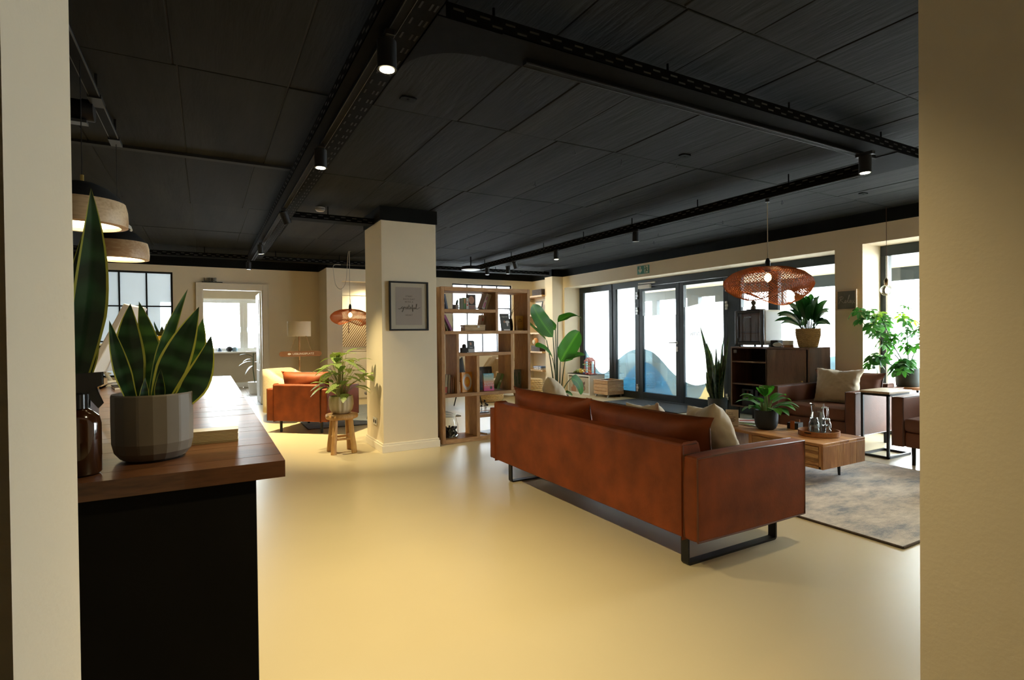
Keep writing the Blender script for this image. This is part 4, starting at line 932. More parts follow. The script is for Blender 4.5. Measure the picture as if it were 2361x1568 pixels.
mGold = pm('golden_ceramic', (0.62, 0.38, 0.04), rough=0.35, var=0.15, scale=25)
t = thing('pineapple_ornament', 'golden pineapple ornament with dark leaf crown behind the snake plant', 'ornament', (-0.275, 4.62, 0.95))
MB().lathe([(0.001, 0), (0.05, 0), (0.065, 0.03), (0.085, 0.12), (0.085, 0.20), (0.06, 0.29), (0.03, 0.315), (0.001, 0.32)], 28, facets=lambda a, z: 1+0.035*math.cos(8*a+z*60)*math.cos(8*a-z*60)).build('body', mGold, t, smooth=True)
for i in range(12):
    a = i*2.4; r_ = 0.045+0.02*(i % 3)
    MB().leaf((0.01*math.cos(a), 0.01*math.sin(a), 0.31), (r_*math.cos(a), r_*math.sin(a), 0.40-0.008*i+0.03*(i % 2)), 0.012, (0.02*math.cos(a), 0.02*math.sin(a), 0.0), rows=5, cols=2).build('leaf', mSan, t, smooth=True)
mGreenL = leafmat('green_leaf', (0.020, 0.085, 0.018), (0.045, 0.15, 0.035), trans=0.25)
t = thing('small_plant', 'small green plant in a black pot behind the white monitor', 'potted plant', (-0.46, 4.70, 0.95))
MB().lathe([(0.001, 0), (0.035, 0), (0.045, 0.07), (0.042, 0.07), (0.001, 0.06)], 20).build('pot', mBlkM, t, smooth=True, angle=40)
for i in range(16):
    a = i*2.4; MB().leaf((0, 0, 0.06), (0.08*math.cos(a), 0.08*math.sin(a), 0.10+0.006*i), 0.014, (0, 0, 0.03), rows=5, cols=2).build('leaf', mGreenL, t, smooth=True)

# ------------------------------------------------------------------ coffee table and what stands on it
mAca = wood('acacia', (0.22, 0.085, 0.03), (0.52, 0.27, 0.10), axis='y', scale=3.2, rough=0.4, objvar=0.05, rings=13)
mAcaV = wood('acacia_upright', (0.26, 0.11, 0.04), (0.52, 0.28, 0.11), axis='z', scale=3.6, rough=0.42, objvar=0.22, rings=10)
mAcaS = wood('acacia_slat', (0.20, 0.085, 0.03), (0.62, 0.36, 0.14), axis='y', scale=3.0, rough=0.42, objvar=0.35, rings=6)
t = thing('coffee_table', 'low acacia coffee table with striped drawer and thin black legs', 'coffee table', (4.555, 2.55, 0))
for i in range(5):
    MB().box(-0.30+i*0.12+0.0006, -0.30+(i+1)*0.12-0.0006, 0.0, 1.36, 0.328, 0.350).build('top_board', mAca, t, bevel=0.001, seg=1)
ws = [0.0, 0.105, 0.20, 0.285, 0.375, 0.47, 0.60]
for a, b in zip(ws[:-1], ws[1:]): MB().box(-0.30+a+0.0006, -0.30+b-0.0006, 0.0, 0.022, 0.145, 0.328).build('end_board', mAcaV, t, bevel=0.001, seg=1)
MB().box(-0.30, 0.30, 0.02, 0.68, 0.145, 0.165).box(-0.30, 0.30, 0.655, 0.68, 0.145, 0.328).box(0.28, 0.30, 0.02, 0.68, 0.145, 0.328).box(-0.30, -0.286, 0.018, 0.034, 0.145, 0.328).box(-0.29, -0.27, 0.02, 0.66, 0.16, 0.325).build('carcass', mAcaV, t)
dr = MB().box(-0.289, -0.280, 0.040, 0.648, 0.168, 0.322).build('drawer', mAcaV, t)
zz = [0.170, 0.196, 0.228, 0.258, 0.286, 0.320]
for i, (a, b) in enumerate(zip(zz[:-1], zz[1:])): MB().box(-0.298 + 0.005*(i % 2), -0.289, 0.042, 0.646, a+0.0006, b-0.0006).build('slat', mAcaS, dr, bevel=0.0015, seg=1)
MB().box(-0.30, 0.30, 0.98, 1.36, 0.145, 0.328).build('far_carcass', mAcaV, t)
for (x, y) in ((-0.25, 0.52), (0.165, 0.14), (-0.25, 1.22), (0.165, 1.22)):
    MB().tube([(x, y, 0.0135), (x*0.95, y, 0.146)], [0.010, 0.015], 10).build('leg', mBlk, t)
mPotD = pm('dark_teal_pot', (0.012, 0.018, 0.022), rough=0.7, var=0.1)
mAgl = leafmat('aglaonema_leaf', (0.030, 0.135, 0.022), (0.060, 0.24, 0.045), trans=0.3, kind='rib', stripes=9)
mSan2 = leafmat('stem_green', (0.12, 0.22, 0.05), (0.2, 0.3, 0.1), trans=0.1)
t = thing('leafy_plant', 'green broad-leaved plant in dark pot on the coffee table', 'potted plant', (4.51, 3.235, 0.3505))
MB().lathe([(0.001, 0), (0.062, 0), (0.082, 0.012), (0.096, 0.045), (0.102, 0.10), (0.103, 0.175), (0.098, 0.177), (0.095, 0.15), (0.001, 0.15)], 36).build('pot', mPotD, t, smooth=True, angle=50)
MB().lathe([(0.001, 0.160), (0.095, 0.156)], 20).build('soil', mSoil, t)
for i in range(20):
    a = i*2.39996; rr = [0.10, 0.20, 0.24, 0.22][i % 4]; zt = [0.36, 0.27, 0.20, 0.15][i % 4] + rnd.uniform(-.02, .03)
    if i in (0, 8): rr, zt = 0.06+0.02*i/8, 0.385
    ca, sa = math.cos(a), math.sin(a); sx, sy = 0.03*ca, 0.03*sa; mx_ = (0.25*rr*ca, 0.25*rr*sa, 0.16+0.55*(zt-0.12))
    MB().tube([(sx, sy, 0.15), ((sx+mx_[0])/2, (sy+mx_[1])/2, (0.15+mx_[2])/2+0.01), mx_], 0.005, 6).build('stem', mSan2, t, smooth=True)
    MB().leaf(mx_, (rr*1.15*ca, rr*1.15*sa, zt), 0.056, (0.02*ca, 0.02*sa, 0.075), rows=10, cols=6, fold=0.12, prof='lance', wave=0.04).build('leaf', mAgl, t, smooth=True)
mTrayW = wood('tray_teak', (0.24, 0.09, 0.025), (0.48, 0.23, 0.08), axis='y', scale=5)
t = thing('serving_tray', 'round wooden serving tray on the near end of the coffee table', 'tray', (4.61, 2.80, 0.3505))
MB().lathe([(0.001, 0.0), (0.155, 0.0), (0.160, 0.004), (0.162, 0.045), (0.155, 0.046), (0.152, 0.010), (0.001, 0.009)], 48).build('tray', mTrayW, t, smooth=True, angle=40)
for s_ in (-1, 1): MB().tube([(0.158*math.cos(a), 0.158*math.sin(a), 0.034) for a in [s_*0.0+(0 if s_ > 0 else PI)+k*0.06-0.18 for k in range(7)]], 0.006, 6).build('handle_slot', mBlk, t)
mG = _nt('clear_glass'); mGl = mG[0]; mG[4].inputs['Transmission Weight'].default_value = 1.0; mG[4].inputs['Roughness'].default_value = 0.02; mG[4].inputs['IOR'].default_value = 1.45; mG[4].inputs['Base Color'].default_value = (0.97, 0.99, 0.98, 1)
mW = _nt('water'); mWat = mW[0]; mW[4].inputs['Transmission Weight'].default_value = 1.0; mW[4].inputs['Roughness'].default_value = 0.0; mW[4].inputs['IOR'].default_value = 1.33
t = thing('water_jug', 'glass water jug with handle standing on the wooden tray', 'jug', (4.665, 2.845, 0.3605))
MB().lathe([(0.001, 0.0), (0.062, 0.0), (0.068, 0.006), (0.066, 0.05), (0.054, 0.15), (0.047, 0.19), (0.050, 0.235), (0.056, 0.255), (0.0535, 0.255), (0.0475, 0.235), (0.0445, 0.19), (0.0515, 0.15), (0.0635, 0.05), (0.0645, 0.009), (0.001, 0.008)], 36, facets=lambda a, z: 1+(0.28*max(0, (z-0.22)/0.035)*max(0, math.cos(a-PI*0.9))**6 if z > 0.22 else 0)).build('jug', mGl, t, smooth=True, angle=60)
MB().lathe([(0.001, 0.0095), (0.0625, 0.0105), (0.0615, 0.05), (0.050, 0.15), (0.0445, 0.183), (0.001, 0.183)], 30).build('water', mWat, t, smooth=True, angle=50)
hd = R(-20)
MB().tube([Vector((r_*math.cos(hd), r_*math.sin(hd), z)) for r_, z in ((0.047, 0.215), (0.075, 0.222), (0.097, 0.212), (0.102, 0.18), (0.098, 0.13), (0.094, 0.10))], 0.008, 8).build('handle', mGl, t, smooth=True)
def tumbler(label, x, y, z):
    t = thing('tumbler', label, 'drinking glass', (x, y, z), 0, 'upturned glasses on the tray')
    MB().lathe([(0.040, 0.0), (0.039, 0.045), (0.033, 0.055), (0.031, 0.085), (0.027, 0.09), (0.001, 0.09), (0.001, 0.080), (0.026, 0.080), (0.030, 0.054), (0.0365, 0.044), (0.0375, 0.0), (0.040, 0.0)], 20, facets=lambda a, z: 1+0.02*math.cos(10*a)).build('glass', mGl, t, smooth=True, angle=50)
    return t
tumbler('clear upturned glass, lower of the left stack before the jug', 4.565, 2.815, 0.3605)
tumbler('clear upturned glass, upper of the left stack before the jug', 4.565, 2.815, 0.4165)
tumbler('clear upturned glass, lower of the right stack before the jug', 4.605, 2.735, 0.3605)
tumbler('clear upturned glass, upper of the right stack before the jug', 4.605, 2.735, 0.4165)
mCop = pm('copper', (0.55, 0.23, 0.09), 0.3, metal=1)
t = thing('coaster_holder', 'black coaster stack in a copper holder on the coffee table', 'coaster holder', (4.735, 3.10, 0.3505), R(10))
for i in range(7): MB().box(-0.05, 0.05, -0.05, 0.05, 0.003+i*0.008, 0.0105+i*0.008).build('coaster', mBlkM, t, bevel=0.001)
MB().box(-0.055, -0.051, -0.02, 0.02, 0, 0.08).box(0.051, 0.055, -0.02, 0.02, 0, 0.08).box(-0.055, 0.055, -0.02, 0.02, 0, 0.003).build('holder', mCop, t)
cols = [((0.55, 0.52, 0.48), 'grey covered magazine lying lowest beside the leafy plant'), ((0.30, 0.40, 0.16), 'green covered magazine lying in the middle of the pile on the coffee table'), ((0.62, 0.58, 0.55), 'pale magazine lying on top of the pile on the coffee table')]
for i, (c, lb) in enumerate(cols):
    t = thing('magazine', lb, 'magazine', (4.62+0.02*i, 3.50+0.02*i, 0.3505+i*0.007), R([8, -14, 20][i]), 'magazines on the coffee table')
    MB().box(-0.105, 0.105, -0.14, 0.14, 0.0, 0.005).build('pages', mPaper, t); MB().box(-0.106, 0.106, -0.141, 0.141, 0.005, 0.0065).build('cover', pm('magazine_cover', c, 0.3, var=0.35, scale=9), t)
t = tag(MB().tube([(4.58, 3.58, 0.3765), (4.70, 3.50, 0.3765)], 0.004, 6).build('pen', pm('red_pen', (0.5, 0.05, 0.05), 0.35)), 'red pen lying across the magazines on the coffee table', 'pen')
t = thing('table_card', 'cream table card with small print standing on the coffee table', 'card', (4.385, 3.51, 0.3505), R(-50))
MB().obox((0, 0, 0.078), (0.115, 0.003, 0.155), (R(-6), 0, 0)).build('card', mCard, t); MB().box(-0.05, 0.05, -0.015, 0.025, 0, 0.006).build('foot', mOakL, t)
mInk = pm('dark_print', (0.02, 0.018, 0.016), rough=0.7)
for j, (s_, z) in enumerate((('Citrus', 0.125), ('Detox', 0.108))): text('lettering', s_, mInk, t, (-0.048, -0.006-0.1*(z-0.125)*1.05, z), 0.022, FACE_NY @ Matrix.Rotation(R(0), 3, 'X'), align='LEFT')
for j in range(4): MB().box(-0.048, 0.03-0.01*(j % 2), -0.0075, -0.0065, 0.085-j*0.014, 0.089-j*0.014).build('print_line', mInk, t)
t = thing('small_bottle', 'tiny black bottle beside the table card', 'bottle', (4.40, 3.68, 0.3505))
MB().lathe([(0.001, 0), (0.014, 0), (0.014, 0.045), (0.008, 0.052), (0.008, 0.058)], 14).build('bottle', mSpray, t, smooth=True, angle=50); MB().lathe([(0.010, 0.056), (0.010, 0.075), (0.001, 0.076)], 12).build('cap', mBlk, t)

# ------------------------------------------------------------------ side tables
mElm = wood('pale_elm_top', (0.36, 0.27, 0.17), (0.58, 0.46, 0.31), axis='x', scale=4)
t = thing('side_table', 'C-shaped side table with black frame and pale wooden top', 'side table', (5.74, 2.79, 0))
MB().box(0.0, 0.43, 0.0, 0.275, 0.63, 0.652).build('tabletop', mElm, t, bevel=0.003)
fb = MB(); q = 0.022
for y_ in (0.008, 0.245): fb.box(0.005, 0.005+q, y_, y_+q, 0, 0.63).box(0.005, 0.425, y_, y_+q, 0.0, q).box(0.005, 0.40, y_, y_+q, 0.608, 0.63)
fb.box(0.005, 0.005+q, 0.008, 0.267, 0, q).box(0.403, 0.425, 0.008, 0.267, 0, q).box(0.005, 0.005+q, 0.008, 0.267, 0.608, 0.63)
fb.build('frame', mBlk, t)
t = thing('round_table', 'small round wooden table by the right window carrying the climbing plant', 'side table', (6.93, 3.18, 0))
MB().lathe([(0.001, 0.585), (0.19, 0.585), (0.198, 0.59), (0.198, 0.612), (0.194, 0.616), (0.001, 0.616)], 40).build('tabletop', mTrayW, t, smooth=True, angle=40)
for i in range(3):
    a = i*2*PI/3+0.5; MB().tube([(0.10*math.cos(a), 0.10*math.sin(a), 0.585), (0.16*math.cos(a), 0.16*math.sin(a), 0)], [0.014, 0.010], 10).build('leg', mBlk, t)

# ------------------------------------------------------------------ sideboard
mSB = wood('dark_oak_veneer', (0.070, 0.030, 0.015), (0.145, 0.068, 0.035), axis='z', scale=5, rough=0.30, coat=0.25, rings=18, objvar=0.04)
t = thing('sideboard', 'dark wooden sideboard with open shelves at left and a door at right', 'sideboard', (6.50, 4.06, 0))
MB().box(0, 0.44, 0, 0.022, 0.20, 1.022).build('side_panel', mSB, t, bevel=0.001); MB().box(0, 0.44, 1.138, 1.16, 0.20, 1.022).build('side_panel', mSB, t, bevel=0.001)
MB().box(0, 0.44, 0, 1.16, 1.022, 1.045).build('top_panel', mSB, t, bevel=0.001); MB().box(0, 0.44, 0.022, 1.138, 0.20, 0.222).build('bottom_panel', mSB, t)
MB().box(0.425, 0.44, 0.022, 1.138, 0.222, 1.022).build('back_panel', mBlkM, t); MB().box(0.0, 0.425, 0.585, 0.605, 0.222, 1.022).build('divider', mSB, t)
for z in (0.515, 0.825): MB().box(0.005, 0.425, 0.605, 1.138, z, z+0.02).build('shelf', mSB, t)
dd = MB().box(0.0, 0.018, 0.045, 0.60, 0.226, 1.018).build('door', mSB, t, bevel=0.001)
MB().tube([(0.0, 0.09, 0.62), (-0.016, 0.09, 0.62)], 0.009, 12).build('knob', pm('brass_knob', (0.5, 0.33, 0.12), 0.3, metal=1), dd)
MB().box(-0.001, 0.02, 1.06, 1.112, 0.955, 1.0).build('label_plate', pm('grey_label', (0.10, 0.09, 0.085), 0.5), t)
for (x, y) in ((0.05, 0.08), (0.39, 0.08), (0.05, 1.08), (0.39, 1.08)): MB().box(x-0.015, x+0.015, y-0.015, y+0.015, 0, 0.20).build('leg', mBlk, t)
mCrate = pm('dark_blue_crate', (0.020, 0.024, 0.040), rough=0.6, var=0.1)
mLabelW = pm('label_white', (0.45, 0.45, 0.48), rough=0.6)
for (y, lb) in ((4.985, 'dark bottle crate at left in the bottom of the sideboard'), (4.775, 'dark bottle crate at right in the bottom of the sideboard')):
    t = thing('bottle_crate', lb, 'crate', (6.66, y, 0.2225), 0, 'bottle crates in the sideboard')
    MB().box(-0.11, 0.11, -0.09, 0.09, 0, 0.008).box(-0.11, -0.10, -0.09, 0.09, 0.008, 0.155).box(-0.11, -0.10, -0.09, -0.05, 0.155, 0.23).box(-0.11, -0.10, 0.05, 0.09, 0.155, 0.23).box(-0.11, -0.10, -0.05, 0.05, 0.21, 0.23).box(0.10, 0.11, -0.09, 0.09, 0, 0.23).box(-0.10, 0.10, -0.09, -0.08, 0, 0.23).box(-0.10, 0.10, 0.08, 0.09, 0, 0.23).build('crate', mCrate, t)
    text('lettering', 'BIOMADE', mLabelW, t, (-0.1105, 0, 0.095), 0.032, FACE_NX)
    for i, (bx, by) in enumerate(((-0.06, -0.035), (-0.06, 0.035), (0.03, -0.035), (0.03, 0.035))):
        MB().lathe([(0.001, 0.009), (0.028, 0.009), (0.028, 0.15), (0.012, 0.19), (0.012, 0.215), (0.001, 0.216)], 14, c=(bx, by, 0)).build('bottle', pm('bottle_red' if i % 2 else 'bottle_amber', (0.22, 0.03, 0.02) if i % 2 else (0.25, 0.16, 0.03), 0.3), t, smooth=True, angle=50)
# little fridge
t = thing('mini_fridge', 'small fridge with glass door, black front and white body on the sideboard', 'fridge', (6.47, 4.675, 1.0455))
MB().box(0.03, 0.40, 0.0, 0.445, 0.025, 0.50).build('body', mWhiteP, t, bevel=0.03, seg=4)
fd = MB().box(-0.01, 0.029, 0.0, 0.05, 0.025, 0.50).box(-0.01, 0.029, 0.395, 0.445, 0.025, 0.50).box(-0.01, 0.029, 0.05, 0.395, 0.025, 0.075).box(-0.01, 0.029, 0.05, 0.395, 0.46, 0.50).build('door', mSpray, t, bevel=0.012, seg=3)
MB().box(0.0, 0.004, 0.05, 0.395, 0.075, 0.46).build('glass', sheet('smoked_glass', (0.5, 0.5, 0.5), (0.62, 0.52, 0.42), 1.0, gloss=0.05), fd)
MB().box(-0.022, -0.01, 0.375, 0.392, 0.12, 0.42).build('handle', mSpray, fd, bevel=0.003)
MB().box(0.0295, 0.031, 0.05, 0.36, 0.075, 0.46).build('liner', pm('brown_interior', (0.42, 0.24, 0.11), 0.5, var=0.15), t)
MB().box(0.014, 0.0294, 0.05, 0.36, 0.20, 0.205).build('rack', mRail, t)
for r_ in range(2):
    for i in range(3): MB().lathe([(0.001, 0), (0.006, 0), (0.006, 0.085), (0.003, 0.115), (0.003, 0.135)], 10, c=(0.02, 0.13+i*0.085, 0.08+r_*0.126)).build('bottle', pm('fridge_bottle', (0.42, 0.26, 0.10), 0.3), t, smooth=True)
text('lettering', 'KLARSTEIN', mLabelW, t, (-0.002, 0.24, 0.405), 0.022, FACE_NX)
for (x, y) in ((0.04, 0.05), (0.04, 0.395), (0.36, 0.05), (0.36, 0.395)): MB().tube([(x, y, 0), (x, y, 0.026)], 0.014, 10).build('foot', mBlk, t)
mBrz = pm('bronze_figure', (0.10, 0.075, 0.05), rough=0.5, var=0.3, scale=20)
t = thing('figurine', 'small dark bust figurine on a thin black board on top of the fridge', 'figurine', (6.52, 4.86, 1.547))
MB().box(-0.05, 0.10, -0.11, 0.08, 0, 0.01).build('board', mBlkM, t)
MB().lathe([(0.001, 0.01), (0.034, 0.01), (0.036, 0.03), (0.026, 0.055), (0.018, 0.065), (0.030, 0.08), (0.034, 0.10), (0.028, 0.122), (0.001, 0.132)], 18, facets=lambda a, z: 1+0.08*math.cos(3*a+z*40)).build('bust', mBrz, t, smooth=True)
t = tag(MB().box(6.58, 6.70, 4.545, 4.655, 1.0455, 1.135).build('storage_box', pm('dark_grey_box', (0.03, 0.034, 0.036), 0.6), bevel=0.012, seg=3), 'dark grey rounded box right of the fridge', 'box')
t = thing('oval_dish', 'white oval dish lying on the sideboard', 'dish', (6.53, 4.51, 1.0455))
MB().ball((0, 0, 0.032), 0.065, 20, 10, (0.7, 1.0, 0.48)).build('dish', mWhiteP, t, smooth=True)
t = thing('candle_jar', 'white bowl candle on a wooden base on the sideboard', 'candle', (6.56, 4.385, 1.0455))
MB().lathe([(0.001, 0), (0.066, 0), (0.066, 0.03), (0.001, 0.03)], 24).build('base', mTrayW, t, smooth=True, angle=40); MB().lathe([(0.001, 0.031), (0.06, 0.031), (0.064, 0.045), (0.064, 0.085), (0.056, 0.087), (0.05, 0.07), (0.001, 0.068)], 24).build('bowl', mWhiteP, t, smooth=True, angle=50)
# ------------------------------------------------------------------ open bookshelf
mShelf = wood('rustic_teak_v', (0.34, 0.17, 0.065), (0.68, 0.41, 0.17), axis='z', scale=3.2, rough=0.6, objvar=0.14, rings=9)
mShelfH = wood('rustic_teak_h', (0.36, 0.18, 0.068), (0.72, 0.44, 0.19), axis='x', scale=3.2, rough=0.6, objvar=0.14, rings=9)
BY0, BY1 = 5.78, 6.12
t = thing('bookshelf', 'open wooden room-divider bookshelf beside the pillar', 'bookshelf', (2.92, 5.95, 0))
def bs(name, x0, x1, z0, z1, m, d=0.0): MB().box(x0-2.92, x1-2.92, BY0-5.95+d, BY1-5.95-d, z0, z1).build(name, m, t, bevel=0.004)
bs('side_panel', 2.331, 2.372, 0, 1.805, mShelf); bs('side_panel', 3.473, 3.512, 0, 1.805, mShelf)
bs('top_panel', 2.372, 3.473, 1.757, 1.805, mShelfH); bs('bottom_panel', 2.372, 3.473, 0.0, 0.052, mShelfH)
bs('shelf', 2.372, 3.031, 1.512, 1.550, mShelfH, .002); bs('shelf', 2.372, 3.473, 1.258, 1.297, mShelfH, .002); bs('shelf', 2.552, 3.234, 1.002, 1.040, mShelfH, .002)
bs('shelf', 2.372, 3.473, 0.532, 0.573, mShelfH, .002); bs('shelf', 2.809, 3.473, 0.270, 0.305, mShelfH, .002)
bs('divider', 3.031, 3.068, 1.297, 1.757, mShelf, .003); bs('divider', 2.517, 2.552, 0.573, 1.258, mShelf, .003); bs('divider', 3.234, 3.277, 0.573, 1.258, mShelf, .003); bs('divider', 2.773, 2.809, 0.573, 1.002, mShelf, .003); bs('divider', 2.766, 2.809, 0.052, 0.532, mShelf, .003)
# books: spine towards the viewer (-Y) unless shown by the cover
def cover(c, var=0.10, sc=14): return pm('book_cover', c, 0.45, var=var, scale=sc)
def book(label, x, z, th, h, d, c, lean=0.0, y=5.86, group=None, deco=None, yaw=0.0):
    t = thing('book', label, 'book', (x, y, z), yaw, group)
    q = Matrix.Rotation(lean, 3, 'Y'); F = [(0, 1, 3, 2), (4, 6, 7, 5), (0, 4, 5, 1), (2, 3, 7, 6), (0, 2, 6, 4), (1, 5, 7, 3)]
    off = q @ Vector((th, 0, 0)); lift = -min(0, off.z)
    def bx(a, b, c_, d_, e, f): return [q @ Vector((X, Y, Z)) + Vector((0, 0, lift)) for X in (a, b) for Y in (c_, d_) for Z in (e, f)]
    MB().add(bx(0.002, th-0.002, 0.004, d-0.003, 0.003, h-0.003), F).build('pages', mPaper, t)
    mb = MB(); mb.add(bx(0, 0.0022, 0, d, 0, h), F); mb.add(bx(th-0.0022, th, 0, d, 0, h), F); mb.add(bx(0, th, 0, 0.004, 0, h), F)
    mb.build('cover', cover(c), t)
    if deco:
        mb = MB()
        for (a, b, e, f) in deco[1]: mb.add(bx(a*th, b*th, -0.0006, 0.0002, e*h, f*h), F)
        mb.build('spine_print', pm('spine_print', deco[0], 0.6), t)
    return t
def facebook(label, x, z, w, h, th, c, y=5.9, tilt=R(10), yaw=0.0, group=None, side=None):
    """book or card shown by its front cover, leaning back a little"""
    t = thing('book', label, 'book', (x, y, z), yaw, group)
    q = Matrix.Rotation(-tilt, 3, 'X'); F = [(0, 1, 3, 2), (4, 6, 7, 5), (0, 4, 5, 1), (2, 3, 7, 6), (0, 2, 6, 4), (1, 5, 7, 3)]
    def bx(a, b, c_, d_, e, f): return [q @ Vector((X, Y, Z)) for X in (a, b) for Y in (c_, d_) for Z in (e, f)]
    MB().add(bx(-w/2+.002, w/2-.003, .003, th-.003, .003, h-.003), F).build('pages', mPaper, t)
    m = c if not isinstance(c, tuple) else cover(c)
    MB().add(bx(-w/2, w/2, 0, .003, 0, h), F).add(bx(-w/2, w/2, th-.003, th, 0, h), F).add(bx(-w/2, -w/2+.003, 0, th, 0, h), F).build('cover', m, t)
    def put(nm, mat, shapes):
        mb = MB()
        for s_ in shapes:
            if s_[0] == 'r': mb.add(bx(s_[1], s_[2], -.0009, .0002, s_[3], s_[4]), F)
            else:
                _, cx, cz, rx, rz = s_; n = 24
                v = [q @ Vector((cx+rx*math.cos(2*PI*i/n), -.0006-(0.0003*s_[0].count('+')), cz+rz*math.sin(2*PI*i/n))) for i in range(n)]
                mb.add(v, [tuple(reversed(range(n)))])
        return mb.build(nm, mat, t)
    def write(body, mat, xx, zz, size, align='CENTER'):
        return text('lettering', body, mat, t, q @ Vector((xx, -.0016, zz)), size, q @ FACE_NY, align=align)
    return t, put, write
mWhiteI = pm('white_print', (0.75, 0.73, 0.70), 0.6); mRedI = pm('red_print', (0.5, 0.06, 0.05), 0.6); mSkin = pm('photo_skin', (0.42, 0.22, 0.14), 0.5, var=0.25, scale=20); mOrange = pm('orange_print', (0.75, 0.30, 0.02), 0.5, var=0.1)
Z1, Z2, Z3, Z4, Z5, Z6 = 1.5505, 1.2975, 1.0405, 0.5735, 0.3055, 0.0525
GB = 'books in the wooden bookshelf'
book('dark navy book leaning at the left of the top compartment', 2.406, Z1, 0.016, 0.185, 0.13, (0.02, 0.025, 0.05), lean=R(-9), group=GB, deco=((0.4, 0.4, 0.5), [(0.3, 0.7, 0.3, 0.7)]))
book('blue grey book leaning beside the navy one in the top compartment', 2.430, Z1, 0.022, 0.175, 0.14, (0.10, 0.13, 0.20), lean=R(-11), group=GB)
t = thing('cactus', 'little cactus in a grey pot in the top compartment', 'potted plant', (2.565, 5.90, Z1))
MB().lathe([(0.001, 0), (0.030, 0), (0.036, 0.055), (0.032, 0.055), (0.001, 0.045)], 20).build('pot', pm('concrete_pot', (0.30, 0.27, 0.23), 0.8), t, smooth=True, angle=40)
MB().tube([(0.01, 0, 0.045), (0.013, 0, 0.07), (0.020, 0, 0.10), (0.023, 0, 0.115)], [0.011, 0.014, 0.013, 0.004], 10).build('stem', pm('cactus_green', (0.02, 0.045, 0.02), 0.7, var=0.3, scale=60), t, smooth=True)
book('green backed book standing in the top compartment', 2.648, Z1, 0.030, 0.138, 0.13, (0.10, 0.22, 0.07), group=GB, deco=((0.45, 0.2, 0.08), [(0.25, 0.8, 0.5, 0.9)]))
book('white backed book with red print standing in the top compartment', 2.680, Z1, 0.032, 0.135, 0.13, (0.62, 0.60, 0.55), group=GB, deco=((0.55, 0.10, 0.05), [(0.25, 0.75, 0.3, 0.45), (0.3, 0.7, 0.6, 0.7)]))
bt, put, wr = facebook('dark book with a portrait cover in the top compartment', 2.772, Z1, 0.112, 0.182, 0.03, (0.045, 0.035, 0.03), tilt=R(4), group=GB)
put('portrait', mSkin, [('e', 0.0, 0.115, 0.036, 0.048)]); put('band', pm('muted_band', (0.30, 0.24, 0.20), 0.6), [('r', -0.055, 0.055, 0.0, 0.055)]); wr('MUTTER', mRedI, 0.0, 0.036, 0.018); wr('GLAUBE', mRedI, 0.0, 0.018, 0.016)
book('pale book leaning to the right in the top compartment', 2.885, Z1, 0.040, 0.195, 0.13, (0.50, 0.42, 0.38), lean=R(21), group=GB, deco=((0.35, 0.06, 0.15), [(0.3, 0.7, 0.1, 0.45), (0.35, 0.65, 0.6, 0.8)]))
book('cream book leaning outermost right in the top compartment', 2.928, Z1, 0.028, 0.19, 0.12, (0.52, 0.40, 0.22), lean=R(20), group=GB)
book('orange book leaning at the left of the second compartment', 2.400, Z2, 0.016, 0.13, 0.12, (0.60, 0.16, 0.05), lean=R(-10), group=GB)
book('thin green book leaning between orange and violet ones', 2.436, Z2, 0.012, 0.14, 0.12, (0.28, 0.27, 0.10), lean=R(-21), group=GB)
book('violet book leaning in the second compartment', 2.482, Z2, 0.028, 0.20, 0.13, (0.26, 0.07, 0.19), lean=R(-27), group=GB)
mBeech = wood('beech_box', (0.42, 0.27, 0.12), (0.58, 0.40, 0.20), axis='x', scale=5)
t = thing('wooden_box', 'light wooden box with metal clasp in the second compartment', 'box', (2.785, 5.90, Z2))
MB().box(-0.132, 0.132, -0.06, 0.07, 0, 0.048).build('body', mBeech, t, bevel=0.003); MB().box(-0.134, 0.134, -0.062, 0.072, 0.049, 0.072).build('lid', mBeech, t, bevel=0.003); MB().box(0.03, 0.055, -0.066, -0.06, 0.035, 0.06).tube([(0.0425, -0.068, 0.048), (0.0425, -0.06, 0.048)], 0.009, 10).build('clasp', mChrome, t)
book('pale book with a red mark behind the wooden box', 2.895, Z2, 0.035, 0.19, 0.10, (0.48, 0.36, 0.24), lean=R(8), y=5.93, group=GB, deco=((0.55, 0.07, 0.05), [(0.35, 0.75, 0.62, 0.80)]))
book('brown book standing behind the wooden box at right', 2.945, Z2, 0.035, 0.185, 0.10, (0.30, 0.17, 0.07), lean=R(4), y=5.95, group=GB)
bt, put, wr = facebook('grey book with a sleeping baby on the cover, right compartment', 3.215, Z2, 0.125, 0.215, 0.012, (0.085, 0.09, 0.085), tilt=R(13), y=5.86, group=GB)
put('photo', mSkin, [('e', -0.01, 0.112, 0.014, 0.016)]); put('photo_clothes', mWhiteI, [('e', 0.03, 0.108, 0.030, 0.017), ('e', 0.028, 0.08, 0.012, 0.026)]); wr('artgerecht', mWhiteI, 0.0, 0.175, 0.020); put('base_line', mWhiteI, [('r', -0.03, 0.055, 0.0, 0.018)])
mTwig = pm('dark_twig', (0.02, 0.017, 0.014), 0.8, var=0.2)
t = thing('twig_vase', 'dark vase with dried black twigs in the right compartment', 'vase', (3.335, 5.97, Z2))
MB().lathe([(0.001, 0), (0.030, 0), (0.036, 0.05), (0.028, 0.12), (0.022, 0.15), (0.018, 0.15), (0.001, 0.14)], 18).build('vase', mTwig, t, smooth=True, angle=50)
for i in range(12):
    a = i*2.1; r_ = rnd.uniform(0.05, 0.14); MB().tube([(0, 0, 0.14), (r_*0.35*math.cos(a), r_*0.3*math.sin(a), 0.23), (r_*math.cos(a)*1.1, r_*0.6*math.sin(a), rnd.uniform(0.27, 0.39))], [0.002, 0.0018, 0.001], 5).build('twig', mTwig, t)
